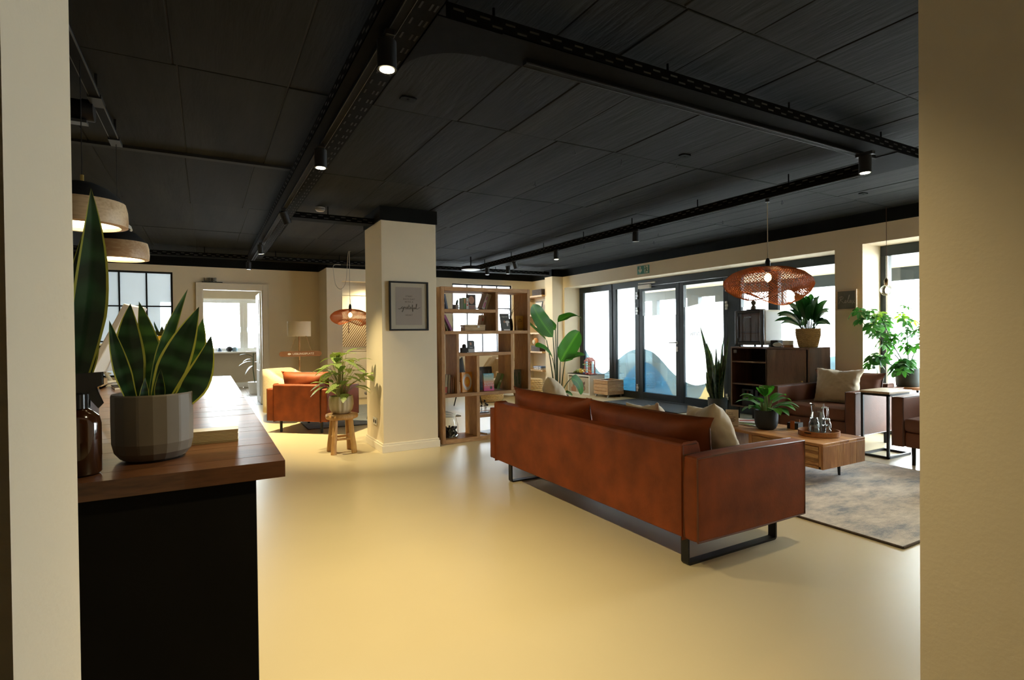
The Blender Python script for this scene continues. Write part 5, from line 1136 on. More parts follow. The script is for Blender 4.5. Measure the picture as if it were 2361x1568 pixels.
bt, put, wr = facebook('yellow card box with dark script in the right compartment', 3.425, Z2, 0.115, 0.185, 0.03, (0.50, 0.27, 0.035), tilt=R(2), y=5.88, group=GB)
wr('alle', mInk, 0, 0.140, 0.024); wr('Gefuehle', mInk, 0, 0.118, 0.018); put('stripe', pm('brown_print', (0.25, 0.12, 0.03), 0.6), [('r', -0.05, 0.05, 0.022, 0.026), ('r', -0.05, 0.05, 0.012, 0.016)])
t = thing('brush_set', 'dark wooden block with a round brush in the middle compartment', 'block', (2.66, 5.90, Z3))
MB().box(-0.036, 0.036, -0.03, 0.03, 0, 0.058).build('block', mTwig, t, bevel=0.003); MB().lathe([(0.026, 0.058), (0.026, 0.07), (0.024, 0.088), (0.014, 0.10), (0.001, 0.103)], 18, c=(0.006, 0, 0)).build('brush', mTwig, t, smooth=True)
bt, put, wr = facebook('small dark leaflet leaning in the middle compartment', 2.755, Z3, 0.088, 0.145, 0.006, (0.03, 0.03, 0.03), tilt=R(12), y=5.88, yaw=R(6), group=GB)
put('photo', mSkin, [('e', 0.0, 0.105, 0.012, 0.018)]); put('pale_band', pm('grey_print', (0.40, 0.38, 0.36), 0.6), [('r', -0.044, 0.044, 0.0, 0.042)]); wr('Pause', mWhiteI, 0, 0.06, 0.017)
bt, put, wr = facebook('second leaflet with photograph behind the first in the middle compartment', 2.785, Z3, 0.085, 0.135, 0.006, (0.06, 0.055, 0.05), tilt=R(9), y=5.95, yaw=R(-8), group=GB)
for (x, th, h, c, lean, lb) in ((2.378, 0.016, 0.27, (0.55, 0.50, 0.47), -2, 'tall thin white book at the left end of the lower row'), (2.398, 0.030, 0.215, (0.58, 0.55, 0.40), -3, 'white book with red foot in the lower row'), (2.432, 0.030, 0.215, (0.60, 0.57, 0.53), -3, 'white book third in the lower row'), (2.466, 0.018, 0.19, (0.55, 0.30, 0.26), -3, 'pink backed book in the lower row'), (2.488, 0.020, 0.188, (0.55, 0.36, 0.30), -3, 'rose book at the right end of the lower row')):
    book(lb, x, Z4, th, h, 0.15, c, lean=R(lean)*-1, group=GB, deco=((0.5, 0.12, 0.08), [(0.05, 0.95, 0.03, 0.35)]) if 'red foot' in lb else None)
bt, put, wr = facebook('orange and white book with a sun disc on the cover', 2.690, Z4, 0.145, 0.235, 0.04, (0.68, 0.30, 0.03), tilt=R(3), y=5.87, yaw=R(8), group=GB)
put('ring', mWhiteI, [('e', 0, 0.12, 0.062, 0.10)]); put('sun', mOrange, [('e+++', 0, 0.12, 0.040, 0.062)]); put('sun_core', pm('yellow_print', (0.85, 0.52, 0.05), 0.5), [('e+++++', 0, 0.12, 0.020, 0.030)])
gm = _nt('gradient_cover'); mGrad = gm[0]
_tc = gm[2].new('ShaderNodeTexCoord'); _sx = gm[2].new('ShaderNodeSeparateXYZ'); gm[3].new(_tc.outputs['Object'], _sx.inputs[0]); _mr = gm[2].new('ShaderNodeMapRange'); _mr.inputs[2].default_value = 0.205; gm[3].new(_sx.outputs[2], _mr.inputs[0]); _cr = gm[2].new('ShaderNodeValToRGB'); gm[3].new(_mr.outputs[0], _cr.inputs[0]); gm[3].new(_cr.outputs[0], gm[4].inputs[0])
_e = _cr.color_ramp.elements; _e[0].color = (0.55, 0.05, 0.22, 1); _e[1].color = (0.10, 0.33, 0.42, 1); _q = _e.new(0.45); _q.color = (0.65, 0.22, 0.12, 1); _q = _e.new(0.7); _q.color = (0.40, 0.45, 0.30, 1)
bt, put, wr = facebook('pink to turquoise book with white title in the lower compartment', 2.972, Z4, 0.138, 0.208, 0.03, mGrad, tilt=R(4), y=5.86, group=GB)
wr('Krankheit', mWhiteI, -0.062, 0.092, 0.030, 'LEFT'); wr('als Symbol', mWhiteI, -0.062, 0.068, 0.030, 'LEFT'); wr('Ruediger Dahlke', mWhiteI, 0.0, 0.190, 0.014); put('seal', pm('dark_seal', (0.06, 0.05, 0.06), 0.6), [('e', 0.028, 0.035, 0.016, 0.018)])
bt, put, wr = facebook('large dark framed picture leaning behind the pink book', 3.00, Z4, 0.20, 0.285, 0.02, (0.018, 0.02, 0.02), tilt=R(10), y=5.99, group=GB)
put('inner', pm('dark_print', (0.05, 0.055, 0.055), 0.4), [('r', -0.075, 0.075, 0.03, 0.25)]); put('light_strip', pm('muted_print', (0.25, 0.22, 0.2), 0.6), [('r', -0.07, -0.045, 0.1, 0.235), ('r', 0.05, 0.06, 0.05, 0.235)])
book('green book with pale pages leaning right in the lower compartment', 3.095, Z4, 0.035, 0.20, 0.12, (0.13, 0.20, 0.03), lean=R(22), y=5.9, group=GB, deco=((0.5, 0.5, 0.3), [(0.2, 0.8, 0.45, 0.6)]))
bt, put, wr = facebook('grey green book with leaf pattern at the right end of the shelf', 3.40, Z4, 0.12, 0.235, 0.03, (0.15, 0.16, 0.13), tilt=R(2), y=5.92, group=GB)
put('leaf_print', pm('leaf_print', (0.03, 0.10, 0.04), 0.6), [('r', -0.045, -0.03, 0.04, 0.2), ('r', -0.015, -0.005, 0.03, 0.15), ('r', 0.02, 0.035, 0.05, 0.2)])
# glass jar with dark dried fruit
t = thing('glass_jar', 'bulbous clear glass jar with dark contents at the bottom of the bookshelf', 'jar', (2.487, 5.93, Z6))
MB().lathe([(0.001, 0.0), (0.075, 0.0), (0.092, 0.012), (0.096, 0.06), (0.094, 0.15), (0.075, 0.205), (0.070, 0.235), (0.082, 0.262), (0.084, 0.266), (0.080, 0.266), (0.067, 0.236), (0.071, 0.206), (0.090, 0.15), (0.092, 0.06), (0.088, 0.015), (0.001, 0.005)], 32).build('jar', mGl, t, smooth=True, angle=60)
mb = MB()
for i in range(90):
    a = rnd.uniform(0, 2*PI); r_ = 0.075*math.sqrt(rnd.random()); mb.ball((r_*math.cos(a), r_*math.sin(a), 0.018+rnd.uniform(0, 0.10)), rnd.uniform(0.010, 0.016), 7, 5)
o = mb.build('contents', pm('dark_blue_fruit', (0.010, 0.010, 0.022), 0.5, var=0.3), t, smooth=True); o['kind'] = 'stuff'
t = thing('figure_sculpture', 'black wire figures sculpture on the low right shelf', 'sculpture', (2.93, 5.93, Z5))
MB().box(-0.07, 0.06, -0.03, 0.03, 0, 0.008).build('base', mBlk, t)
for (x, h) in ((-0.03, 0.07), (0.015, 0.13), (0.03, 0.09)): MB().tube([(x, 0, 0.008), (x, 0, h)], 0.003, 5).tube([(x-0.012, 0, h*0.6), (x+0.012, 0, h*0.62)], 0.003, 5).ball((x, 0, h+0.012), 0.012, 8, 6).build('figure', mBlk, t)
MB().tube([(-0.07, 0, 0.075), (0.0, 0, 0.075), (0.05, 0, 0.078)], 0.003, 5).ball((0.05, 0, 0.088), 0.014, 8, 6).build('bar', mBlk, t)
t = thing('magazine', 'dark magazine lying flat in the lowest right compartment', 'magazine', (3.02, 5.95, Z6), R(15)); MB().box(-0.12, 0.12, -0.09, 0.09, 0, 0.012).build('pages', mPaper, t); MB().box(-0.121, 0.121, -0.091, 0.091, 0.012, 0.015).build('cover', cover((0.10, 0.06, 0.05)), t)

# ------------------------------------------------------------------ picture and socket on the pillar
t = thing('wall_picture', 'black framed motivational print hanging on the pillar', 'picture', (1.931, 5.722, 1.569))
MB().box(-0.22, 0.22, -0.024, 0, -0.266, -0.248).box(-0.22, 0.22, -0.024, 0, 0.248, 0.266).box(-0.22, -0.202, -0.024, 0, -0.248, 0.248).box(0.202, 0.22, -0.024, 0, -0.248, 0.248).build('frame', mBlk, t, bevel=0.002)
MB().box(-0.202, 0.202, -0.008, -0.002, -0.248, 0.248).build('mat_board', pm('cream_mat', (0.62, 0.57, 0.46), 0.8, var=0.02), t)
MB().box(-0.148, 0.148, -0.010, -0.008, -0.205, 0.205).build('print', pm('mauve_print', (0.42, 0.36, 0.33), 0.8, var=0.03), t)
for s_, z in (('START', 0.105), ('EACH DAY', 0.075), ('WITH A', 0.045), ('HEART', -0.098)): text('lettering', s_, mInk, t, (0.0, -0.0106, z), 0.024, FACE_NY, spacing=1.15)
SCR = {
 'grateful': [[(-5.6, .1), (-5.0, -.1), (-4.4, .25), (-3.9, .8)], [(-3.3, .7), (-3.8, .9), (-4.0, .3), (-3.6, 0), (-3.2, .5), (-3.2, .9), (-3.25, -.2), (-3.5, -1.2), (-3.9, -1.3), (-3.7, -.8), (-3.0, 0), (-2.6, .9), (-2.5, .7), (-2.2, .8), (-2.2, .1), (-2.0, -.1)], [(-1.1, .7), (-1.5, .9), (-1.8, .3), (-1.5, 0), (-1.1, .6), (-1.1, .9), (-1.1, .1), (-.8, 0)], [(-.5, 1.9), (-.55, .6), (-.45, 0), (-.1, .1), (.1, .4), (.45, .5), (.5, .85), (.2, .9), (.05, .4), (.3, 0), (.75, .2), (1.1, .9), (1.25, 1.8), (1.0, 1.7), (1.05, .5), (1.1, -1.0), (1.4, -1.1), (1.35, -.3), (1.2, .1), (1.7, .3), (1.75, .9), (1.8, .1), (2.1, 0), (2.35, .8), (2.4, .1), (2.7, .1), (3.1, 1.2), (3.3, 2.1), (3.0, 2.1), (2.95, .7), (3.1, 0), (3.6, 0), (4.3, .5), (4.9, .6)], [(-.85, 1.25), (-.15, 1.3)]],
 'Relax': [[(-2.6, -.2), (-2.3, .5), (-1.9, 1.6), (-1.7, 2.1)], [(-2.5, 1.6), (-1.9, 2.2), (-1.2, 2.0), (-1.3, 1.4), (-2.0, 1.1), (-1.5, .5), (-1.0, 0), (-.6, .2)], [(-.6, .2), (-.2, .55), (-.3, .9), (-.6, .7), (-.55, .1), (-.1, .1), (.5, 1.2), (.95, 2.5), (.7, 2.4), (.4, .9), (.5, .05), (.9, .2)], [(1.45, .8), (1.1, .8), (.95, .3), (1.2, .05), (1.45, .7), (1.45, .1), (1.75, .1)], [(1.8, .8), (2.1, .3), (2.4, -.1), (2.8, .1)], [(2.5, .85), (2.1, .3), (1.8, -.4)]]}
strokes('lettering', SCR['grateful'], mInk, t, (0.012, -0.0112, -0.03), FACE_NY, 0.0022, 0.0235)
MB().box(-0.202, 0.202, -0.014, -0.0125, -0.248, 0.248).build('glass', sheet('picture_glass', (1, 1, 1), (0.97, 0.97, 0.97), 1.0, gloss=0.05, rough_gloss=0.01), t)
t = thing('wall_socket', 'white double wall socket low on the left side of the pillar', 'socket', (1.634, 6.03, 0.30))
MB().box(-0.008, 0, -0.075, 0.075, -0.04, 0.04).build('plate', mWhiteP, t, bevel=0.004)
for y in (-0.036, 0.036): MB().tube([(-0.0095, y, 0), (-0.008, y, 0)], 0.022, 16).build('outlet', mBlkM, t)

# ------------------------------------------------------------------ stool with patterned plant
mTeak = wood('raw_teak', (0.38, 0.20, 0.07), (0.66, 0.42, 0.17), axis='z', scale=4, rough=0.55, objvar=0.1)
t = thing('stool', 'rustic round teak stool with four log legs beside the pillar', 'stool', (1.262, 6.02, 0))
MB().lathe([(0.001, 0.362), (0.14, 0.362), (0.166, 0.372), (0.171, 0.392), (0.165, 0.412), (0.15, 0.417), (0.001, 0.418)], 36, facets=lambda a, z: 1+0.03*math.cos(3*a+1)+0.02*math.cos(7*a)).build('seat', mTeak, t, smooth=True, angle=60)
for a in (45, 135, 225, 315):
    c_, s_ = math.cos(R(a)), math.sin(R(a))
    MB().tube([(0.152*c_, 0.152*s_, 0.0), (0.145*c_, 0.145*s_, 0.09), (0.125*c_, 0.125*s_, 0.22), (0.112*c_, 0.112*s_, 0.365)], [0.030, 0.028, 0.027, 0.026], 10).build('leg', mTeak, t, smooth=True, angle=60)
for (p, q, z) in ((45, 135, 0.155), (135, 225, 0.175), (225, 315, 0.155), (315, 45, 0.175)):
    MB().tube([(0.125*math.cos(R(p)), 0.125*math.sin(R(p)), z), (0.125*math.cos(R(q)), 0.125*math.sin(R(q)), z)], 0.014, 8).build('stretcher', mTeak, t, smooth=True)
mRib = pm('ribbed_cream_ceramic', (0.52, 0.43, 0.29), rough=0.65, var=0.12, scale=9)
mCal = leafmat('calathea_leaf', (0.06, 0.16, 0.035), (0.42, 0.48, 0.17), trans=0.22, rough=0.45, kind='stripe', stripes=8)
mCalS = leafmat('calathea_stem', (0.20, 0.20, 0.05), (0.3, 0.28, 0.1), trans=0.1)
t = thing('calathea', 'bushy plant with striped light green leaves in a ribbed cream pot on the stool', 'potted plant', (1.262, 6.02, 0.4185))
MB().lathe([(0.001, 0), (0.075, 0), (0.098, 0.012), (0.118, 0.05), (0.128, 0.10), (0.125, 0.155), (0.118, 0.188), (0.113, 0.19), (0.112, 0.15), (0.001, 0.15)], 96, facets=lambda a, z: 1+0.028*math.cos(16*a)*min(1, z/0.05+0.1) if z > 0.0 else 1).build('pot', mRib, t, smooth=True, angle=70)
MB().lathe([(0.001, 0.162), (0.112, 0.158)], 24).build('soil', mSoil, t)
rc = random.Random(11)
for i in range(50):
    a = i*2.39996+rc.uniform(-.2, .2); lay = i/50
    rr = (0.03+0.20*math.sqrt(rc.random()))*(1.0 if lay < .75 else 0.55); zt = 0.24+0.42*lay+rc.uniform(-.05, .05)
    if i in (5, 13, 26): rr, zt = 0.34, 0.40
    ca, sa = math.cos(a), math.sin(a); b0 = (0.05*ca*rc.random(), 0.05*sa*rc.random(), 0.155); e0 = (rr*ca*0.75, rr*sa*0.75, zt)
    MB().tube([b0, ((b0[0]+e0[0])*0.35, (b0[1]+e0[1])*0.35, 0.155+(zt-0.155)*0.6), e0], [0.0035, 0.003, 0.002], 5).build('stem', mCalS, t, smooth=True)
    L_ = rc.uniform(0.15, 0.22); a2 = a+rc.uniform(-.9, .9); dz = rc.uniform(-0.12, 0.04)
    e0 = (min(e0[0], 0.27), e0[1], e0[2]); MB().leaf(e0, (min(0.345, e0[0]+L_*math.cos(a2)), e0[1]+L_*math.sin(a2), zt+dz), rc.uniform(0.046, 0.062), (0, 0, 0.04), rows=9, cols=6, fold=0.10, prof='lance', wave=0.05).build('leaf', mCal, t, smooth=True)

# ------------------------------------------------------------------ bird of paradise plant behind the sofa
mStr = leafmat('strelitzia_leaf', (0.030, 0.12, 0.022), (0.085, 0.24, 0.045), trans=0.42, rough=0.35, kind='rib', stripes=26)
mStrS = pm('strelitzia_stem', (0.030, 0.065, 0.022), rough=0.5, var=0.2)
t = thing('strelitzia', 'tall bird of paradise plant with big paddle leaves behind the sofa', 'potted plant', (4.95, 7.3, 0))
MB().lathe([(0.001, 0), (0.13, 0), (0.16, 0.03), (0.175, 0.26), (0.165, 0.262), (0.16, 0.22), (0.001, 0.22)], 32).build('pot', pm('grey_floor_pot', (0.16, 0.15, 0.14), 0.7), t, smooth=True, angle=45)
MB().lathe([(0.001, 0.232), (0.16, 0.228)], 20).build('soil', mSoil, t)
def strel(b, joint, tip, wd, bend, hint, tw=0.0, fold=0.10, mid=None):
    B, J = Vector(b), Vector(joint)
    m_ = Vector(mid) if mid else (B*0.5+J*0.5) + Vector(((B.x-J.x)*0.18, 0, 0.06))
    P = [B*(1-s)**2 + m_*2*s*(1-s) + J*s*s for s in [k/8 for k in range(9)]]
    MB().tube(P, [0.012-0.0007*k for k in range(9)], 7).build('stem', mStrS, t, smooth=True)
    MB().leaf(joint, tip, wd, bend, hint=hint, rows=16, cols=8, fold=fold, prof='paddle', twist=tw, wave=0.03).build('leaf', mStr, t, smooth=True)
strel((-0.03, 0, 0.22), (-0.09, 0, 1.20), (-0.45, 0.02, 1.72), 0.165, (-0.12, 0.03, 0.10), (0.25, -1, 0.1))
strel((0.0, 0.02, 0.22), (0.02, 0.02, 1.44), (0.51, 0.05, 1.50), 0.10, (0.05, -0.02, 0.16), (0.0, -0.35, 1.0), fold=0.2)
strel((0.03, 0.0, 0.22), (0.05, 0.0, 0.80), (0.42, -0.02, 1.29), 0.16, (0.02, -0.02, 0.08), (-0.2, -1, 0.15))
strel((-0.05, 0.02, 0.22), (-0.20, 0.02, 1.15), (-0.62, 0.05, 1.50), 0.10, (-0.03, 0.0, 0.02), (0.6, -0.5, 0.8), fold=0.3)
strel((-0.02, -0.03, 0.22), (-0.13, -0.04, 0.87), (-0.45, -0.05, 1.05), 0.10, (-0.03, 0, 0.13), (0.1, -0.55, 0.9), fold=0.25)
strel((0.04, -0.02, 0.22), (0.13, -0.03, 0.84), (0.51, -0.05, 0.90), 0.075, (0.03, 0, 0.05), (0, -0.5, 0.9), fold=0.25)
strel((0.05, 0.0, 0.22), (0.22, -0.05, 0.52), (0.42, -0.05, 0.24), 0.095, (0.10, 0, 0.10), (0.2, -1, 0.3))
strel((0.02, 0.05, 0.22), (0.03, 0.10, 1.32), (-0.12, 0.15, 1.50), 0.07, (0, 0, 0.0), (0, -1, 0.2))
strel((-0.03, -0.02, 0.22), (-0.10, -0.05, 0.40), (-0.25, -0.08, 0.42), 0.05, (0, 0, 0.03), (0, -.5, 1))
strel((0.0, -0.05, 0.22), (0.05, -0.12, 0.32), (0.14, -0.2, 0.26), 0.05, (0, 0, 0.03), (0, -.5, 1))

# ------------------------------------------------------------------ tall snake plant by the entrance
mSanD = leafmat('snake_leaf_dark', (0.010, 0.030, 0.014), (0.030, 0.075, 0.035), trans=0.10, rough=0.35, kind='band', stripes=8)
mSanDM = leafmat('snake_margin_dull', (0.16, 0.16, 0.05), (0.22, 0.21, 0.08), trans=0.15)
t = thing('snake_plant', 'tall upright snake plant in a grey pot on the floor by the entrance', 'potted plant', (6.83, 5.73, 0))
MB().lathe([(0.001, 0.028), (0.125, 0.028), (0.135, 0.036), (0.145, 0.24), (0.140, 0.245), (0.136, 0.20), (0.001, 0.20)], 36).build('pot', pm('grey_stone_pot', (0.105, 0.10, 0.092), 0.75), t, smooth=True, angle=45)
MB().lathe([(0.001, 0), (0.14, 0), (0.148, 0.026), (0.125, 0.03)], 36).build('saucer', mBlkM, t, smooth=True, angle=45)
MB().lathe([(0.001, 0.215), (0.136, 0.21)], 20).build('soil', mSoil, t)
rs = random.Random(5)
V = [(0.05, 0.36, 1.37, .034), (0.04, 0.30, 1.12, .040), (0.02, 0.14, 1.16, .042), (-0.03, -0.13, 1.27, .038), (-0.05, -0.25, 1.19, .036), (0.0, 0.02, 1.05, .042), (0.03, 0.08, 0.98, .04), (-0.02, -0.06, 1.02, .04), (-0.06, -0.18, 1.00, .038), (0.06, 0.22, 0.92, .038), (0.07, 0.28, 0.66, .03), (0.03, 0.04, 0.86, .04), (-0.04, -0.10, 0.84, .04), (0.0, 0.10, 0.78, .04), (-0.07, -0.16, 0.74, .036), (0.05, 0.12, 0.66, .038), (-0.01, -0.02, 0.68, .04), (0.08, 0.20, 0.48, .03), (-0.08, -0.16, 0.52, .032), (0.02, 0.0, 0.56, .038), (0.04, 0.16, 1.00, .036), (-0.05, -0.06, 1.10, .036)]
# leaves fan along the wall direction
for (b, tp, z, wd) in V:
    q = rs.uniform(-0.07, 0.07)
    MB().leaf((q, b, 0.20), (q*1.6-0.02, tp*0.95, z), wd, (0.0, (b-tp*0.8)*0.25, -0.02), hint=(-1, rs.uniform(-.5, .5), 0.1), rows=12, cols=6, fold=0.2, prof='sword', margin=1, twist=rs.uniform(-1.3, 1.3), wave=0.14).build('leaf', [mSanD, mSanDM], t, smooth=True)

# ------------------------------------------------------------------ aspidistra in a woven pot on the sideboard
mAsp = leafmat('aspidistra_leaf', (0.014, 0.075, 0.022), (0.03, 0.14, 0.035), trans=0.18, rough=0.3, kind='rib', stripes=3)
mWov = pm('woven_straw', (0.46, 0.31, 0.13), rough=0.8, var=0.2, scale=30)
t = thing('aspidistra', 'dark green broad-leaved plant in a woven straw pot on the sideboard', 'potted plant', (6.68, 4.19, 1.0455))
MB().lathe([(0.001, 0.0), (0.098, 0.0)] + [(0.098+0.034*min(1, z/0.16), z) for z in (0.02, 0.06, 0.10, 0.14, 0.18, 0.22, 0.238)] + [(0.124, 0.238), (0.12, 0.2), (0.001, 0.2)], 40).build('pot', mWov, t, smooth=True, angle=50)
wv = MB()
for k in range(19):
    z = 0.010+k*0.0123; r_ = 0.099+0.034*min(1, z/0.16); n = 96
    wv.tube([((r_+0.007*math.cos(16*2*PI*i/n+(k % 2)*PI))*math.cos(2*PI*i/n), (r_+0.007*math.cos(16*2*PI*i/n+(k % 2)*PI))*math.sin(2*PI*i/n), z+0.004*math.sin(16*2*PI*i/n)) for i in range(n+1)], 0.0062, 5, caps=False)
o = wv.build('weave', mWov, t, smooth=True); o['kind'] = 'stuff'
MB().lathe([(0.001, 0.212), (0.12, 0.208)], 20).build('soil', mSoil, t)
ra = random.Random(9)
for i in range(34):
    a = i*2.39996; ca, sa = math.cos(a), math.sin(a); up = i % 4
    rr = [0.15, 0.24, 0.32, 0.38][up]*ra.uniform(.85, 1.1); zt = [0.66, 0.60, 0.50, 0.40][up]*ra.uniform(.92, 1.08)
    if ca > 0.5: rr = min(rr, 0.24)
    if sa < -0.3 and ca > -0.25: rr = min(rr, 0.20)
    b = (0.05*ca, 0.05*sa, 0.20); j = (0.05*ca+rr*0.18*ca, 0.05*sa+rr*0.18*sa, 0.20+(zt-0.2)*0.36)
    MB().tube([b, j], [0.0035, 0.0035], 5).build('stem', mStrS, t, smooth=True)
    MB().leaf(j, (0.05*ca+rr*ca, 0.05*sa+rr*sa, zt-0.03*up), ra.uniform(0.050, 0.068), (-0.02*ca, -0.02*sa, 0.10), hint=(-0.5*ca-0.5, -0.5*sa, 0.8), rows=10, cols=6, fold=0.18, prof='lance', twist=ra.uniform(-.5, .5)).build('leaf', mAsp, t, smooth=True)

# ------------------------------------------------------------------ umbrella plant at the right window
mSch = leafmat('schefflera_leaf', (0.025, 0.10, 0.030), (0.050, 0.19, 0.050), trans=0.32, rough=0.35)
mSchL = leafmat('schefflera_young', (0.14, 0.30, 0.035), (0.26, 0.40, 0.06), trans=0.35)
t = thing('schefflera', 'climbing umbrella plant in a dark green pot before the right window', 'potted plant', (6.90, 3.16, 0.6165))
MB().lathe([(0.001, 0), (0.105, 0), (0.115, 0.01), (0.125, 0.20), (0.118, 0.203), (0.115, 0.17), (0.001, 0.17)], 36).build('pot', pm('dark_green_pot', (0.030, 0.045, 0.038), 0.6), t, smooth=True, angle=45)
MB().lathe([(0.001, 0.182), (0.115, 0.178)], 20).build('soil', mSoil, t)
rq = random.Random(21)
branches = [[(0, 0, 0.18), (-0.06, 0.10, 0.35), (-0.14, 0.24, 0.55), (-0.22, 0.36, 0.72), (-0.24, 0.41, 0.85)], [(0, 0, 0.18), (-0.02, 0.12, 0.42), (-0.05, 0.22, 0.70), (-0.06, 0.25, 0.80)], [(0, 0, 0.18), (0.0, 0.0, 0.40), (0.02, 0.02, 0.62), (0.0, 0.08, 0.84)], [(0, 0, 0.18), (-0.01, -0.06, 0.36), (-0.01, -0.16, 0.58), (-0.01, -0.20, 0.70)], [(0, 0, 0.18), (-0.09, 0.16, 0.25), (-0.16, 0.26, 0.30), (-0.20, 0.32, 0.20)], [(0, 0, 0.18), (-0.10, 0.0, 0.20), (-0.15, -0.02, 0.15)]]
def whorl(p, d, n, L_, m):
    D = Vector(d).normalized(); A = D.orthogonal().normalized(); B_ = D.cross(A); mb = MB(); P = Vector(p)
    for k in range(n):
        an = 2*PI*k/n+rq.uniform(-.1, .1); v = A*math.cos(an)+B_*math.sin(an)
        mb.leaf(P+v*0.012, P+v*L_+Vector((0, 0, -L_*0.35)), L_*0.24, (0, 0, 0.012), hint=D, rows=5, cols=4, fold=0.2, prof='oval')
    mb.build('leaf', m, t, smooth=True)
for bi, br in enumerate(branches):
    MB().tube(br, [0.007-0.001*k for k in range(len(br))], 6).build('stem', mStrS, t, smooth=True)
    for i in range(len(br)-1):
        a_, b_ = Vector(br[i]), Vector(br[i+1])
        for k in range(6 if i else 2):
            p = a_.lerp(b_, (k+rq.random())/6); d = Vector((rq.uniform(-1, 0.6), rq.uniform(-1, 1), rq.uniform(0.1, 1))); e = p+d.normalized()*rq.uniform(0.04, 0.10)
            if e.x > 0.12: e.x = 0.12
            if e.x > -0.24 and e.y > 0.29: e.y = 0.29
            MB().tube([p, e], 0.0022, 5).build('petiole', mStrS, t)
            whorl(e, d+Vector((0, 0, .4)), rq.choice((6, 7, 8)), rq.uniform(0.070, 0.105), mSchL if (bi in (1, 2) and i >= 2 and k in (2, 4)) else mSch)
    whorl(br[-1], (0, 0, 1), 6, 0.055, mSchL if bi == 1 else mSch)
t = thing('corner_plant', 'single dark green leaf of a plant at the right edge by the armchair', 'potted plant', (4.86, 1.98, 0.0135))
MB().lathe([(0.001, 0), (0.07, 0), (0.085, 0.14), (0.08, 0.14), (0.001, 0.12)], 24).build('pot', mBlkM, t, smooth=True, angle=40)
MB().tube([(0, 0, 0.12), (-0.02, 0.05, 0.25)], 0.005, 6).build('stem', mStrS, t)
MB().leaf((-0.02, 0.05, 0.25), (-0.05, 0.13, 0.30), 0.035, (0, 0, 0.03), rows=8, cols=4, prof='oval').build('leaf', mAsp, t, smooth=True)
for (a, b_) in ((1, .28), (3, .3), (5, .27)): MB().leaf((0, 0, 0.12), (0.1*math.cos(a), -0.1+0.05*math.sin(a), b_), 0.03, (0, 0, 0.05), rows=8, cols=4, prof='oval').build('leaf', mAsp, t, smooth=True)

# ------------------------------------------------------------------ toy corner by the entrance
t = thing('cube_shelf', 'white two-cube shelf with animal print boxes by the entrance', 'shelf unit', (6.735, 8.80, 0))
MB().box(0, 0.385, 0, 0.035, 0, 0.405).box(0, 0.385, 0.725, 0.76, 0, 0.405).box(0, 0.385, 0.035, 0.725, 0, 0.035).box(0, 0.385, 0.035, 0.725, 0.372, 0.405).box(0, 0.385, 0.372, 0.388, 0.035, 0.372).build('frame', mWhiteP, t, bevel=0.002)
MB().box(-0.004, 0.39, -0.003, 0.763, 0.405, 0.414).build('top_sheet', mBlkM, t)
mBin = pm('beige_felt_box', (0.42, 0.36, 0.26), rough=0.95, var=0.1, scale=30); mFox = pm('brown_print_dark', (0.10, 0.05, 0.03), 0.8); mFoxL = pm('brown_print_light', (0.30, 0.13, 0.06), 0.8)
for i, y in enumerate((0.205, 0.555)):
    bn = MB().box(0.006, 0.37, y-0.158, y+0.158, 0.037, 0.345).build('storage_box', mBin, t, bevel=0.006)
    if i == 0:   # nearer box: squirrel with acorn
        MB().prism([(y+0.05*math.cos(a)*k, 0.13+0.055*math.sin(a)*k) for a, k in [(j*PI/8, 1) for j in range(16)]], 'x', 0.0035, 0.006).build('print', mFox, bn)
        MB().prism([(y-0.02, 0.19), (y+0.03, 0.17), (y+0.05, 0.20), (y+0.03, 0.24), (y+0.045, 0.285), (y+0.02, 0.25), (y-0.01, 0.25), (y-0.035, 0.275), (y-0.045, 0.23)], 'x', 0.0035, 0.006).build('print', mFox, bn)
        MB().prism([(y+0.03*math.cos(j*PI/6), 0.125+0.03*math.sin(j*PI/6)) for j in range(12)], 'x', 0.0025, 0.004).build('print', mFoxL, bn)
    else:
        MB().prism([(y-0.08, 0.04), (y+0.08, 0.04), (y+0.085, 0.13), (y+0.05, 0.12), (y+0.02, 0.19), (y-0.02, 0.21), (y-0.03, 0.16), (y-0.07, 0.13)], 'x', 0.0035, 0.006).build('print', mFoxL, bn)
mRedW = pm('red_painted_wood', (0.30, 0.055, 0.03), 0.5, var=0.1); mToyY = pm('toy_yellow', (0.55, 0.38, 0.06), 0.6, var=0.2, scale=20); mToyG = pm('toy_green_plush', (0.16, 0.20, 0.07), 0.95, var=0.3, scale=30)
t = thing('marble_run', 'red wooden marble run house with coloured ramps on the white cube shelf', 'toy', (6.88, 8.98, 0.4145))
for (x, y) in ((-0.05, -0.10), (-0.05, 0.10), (0.05, -0.10), (0.05, 0.10)): MB().box(x-0.008, x+0.008, y-0.010, y+0.010, 0, 0.27).build('post', mRedW, t)
MB().prism([(-0.125, 0.265), (0.125, 0.265), (0.0, 0.345), (0.0, 0.345)][:3], 'x', -0.06, 0.06).build('roof', mRedW, t, bevel=0.003)
MB().tube([(-0.063, 0, 0.293), (-0.061, 0, 0.293)], 0.018, 14).build('roof_hole', mWhiteP, t); MB().box(-0.03, 0.03, -0.025, 0.025, 0, 0.265).build('core', pm('toy_red_light', (0.42, 0.13, 0.07), 0.5), t)
MB().box(-0.09, 0.09, -0.14, 0.14, 0, 0.012).build('base', mRedW, t)
for i, (z, s_) in enumerate(((0.08, 1), (0.13, -1), (0.18, 1), (0.225, -1))): MB().obox((-0.055, 0.02*s_, z), (0.03, 0.27, 0.008), (R(7*s_), 0, 0)).build('ramp', [mToyY, mRedW, pm('toy_green', (0.12, 0.30, 0.08), 0.5), mToyY][i], t)
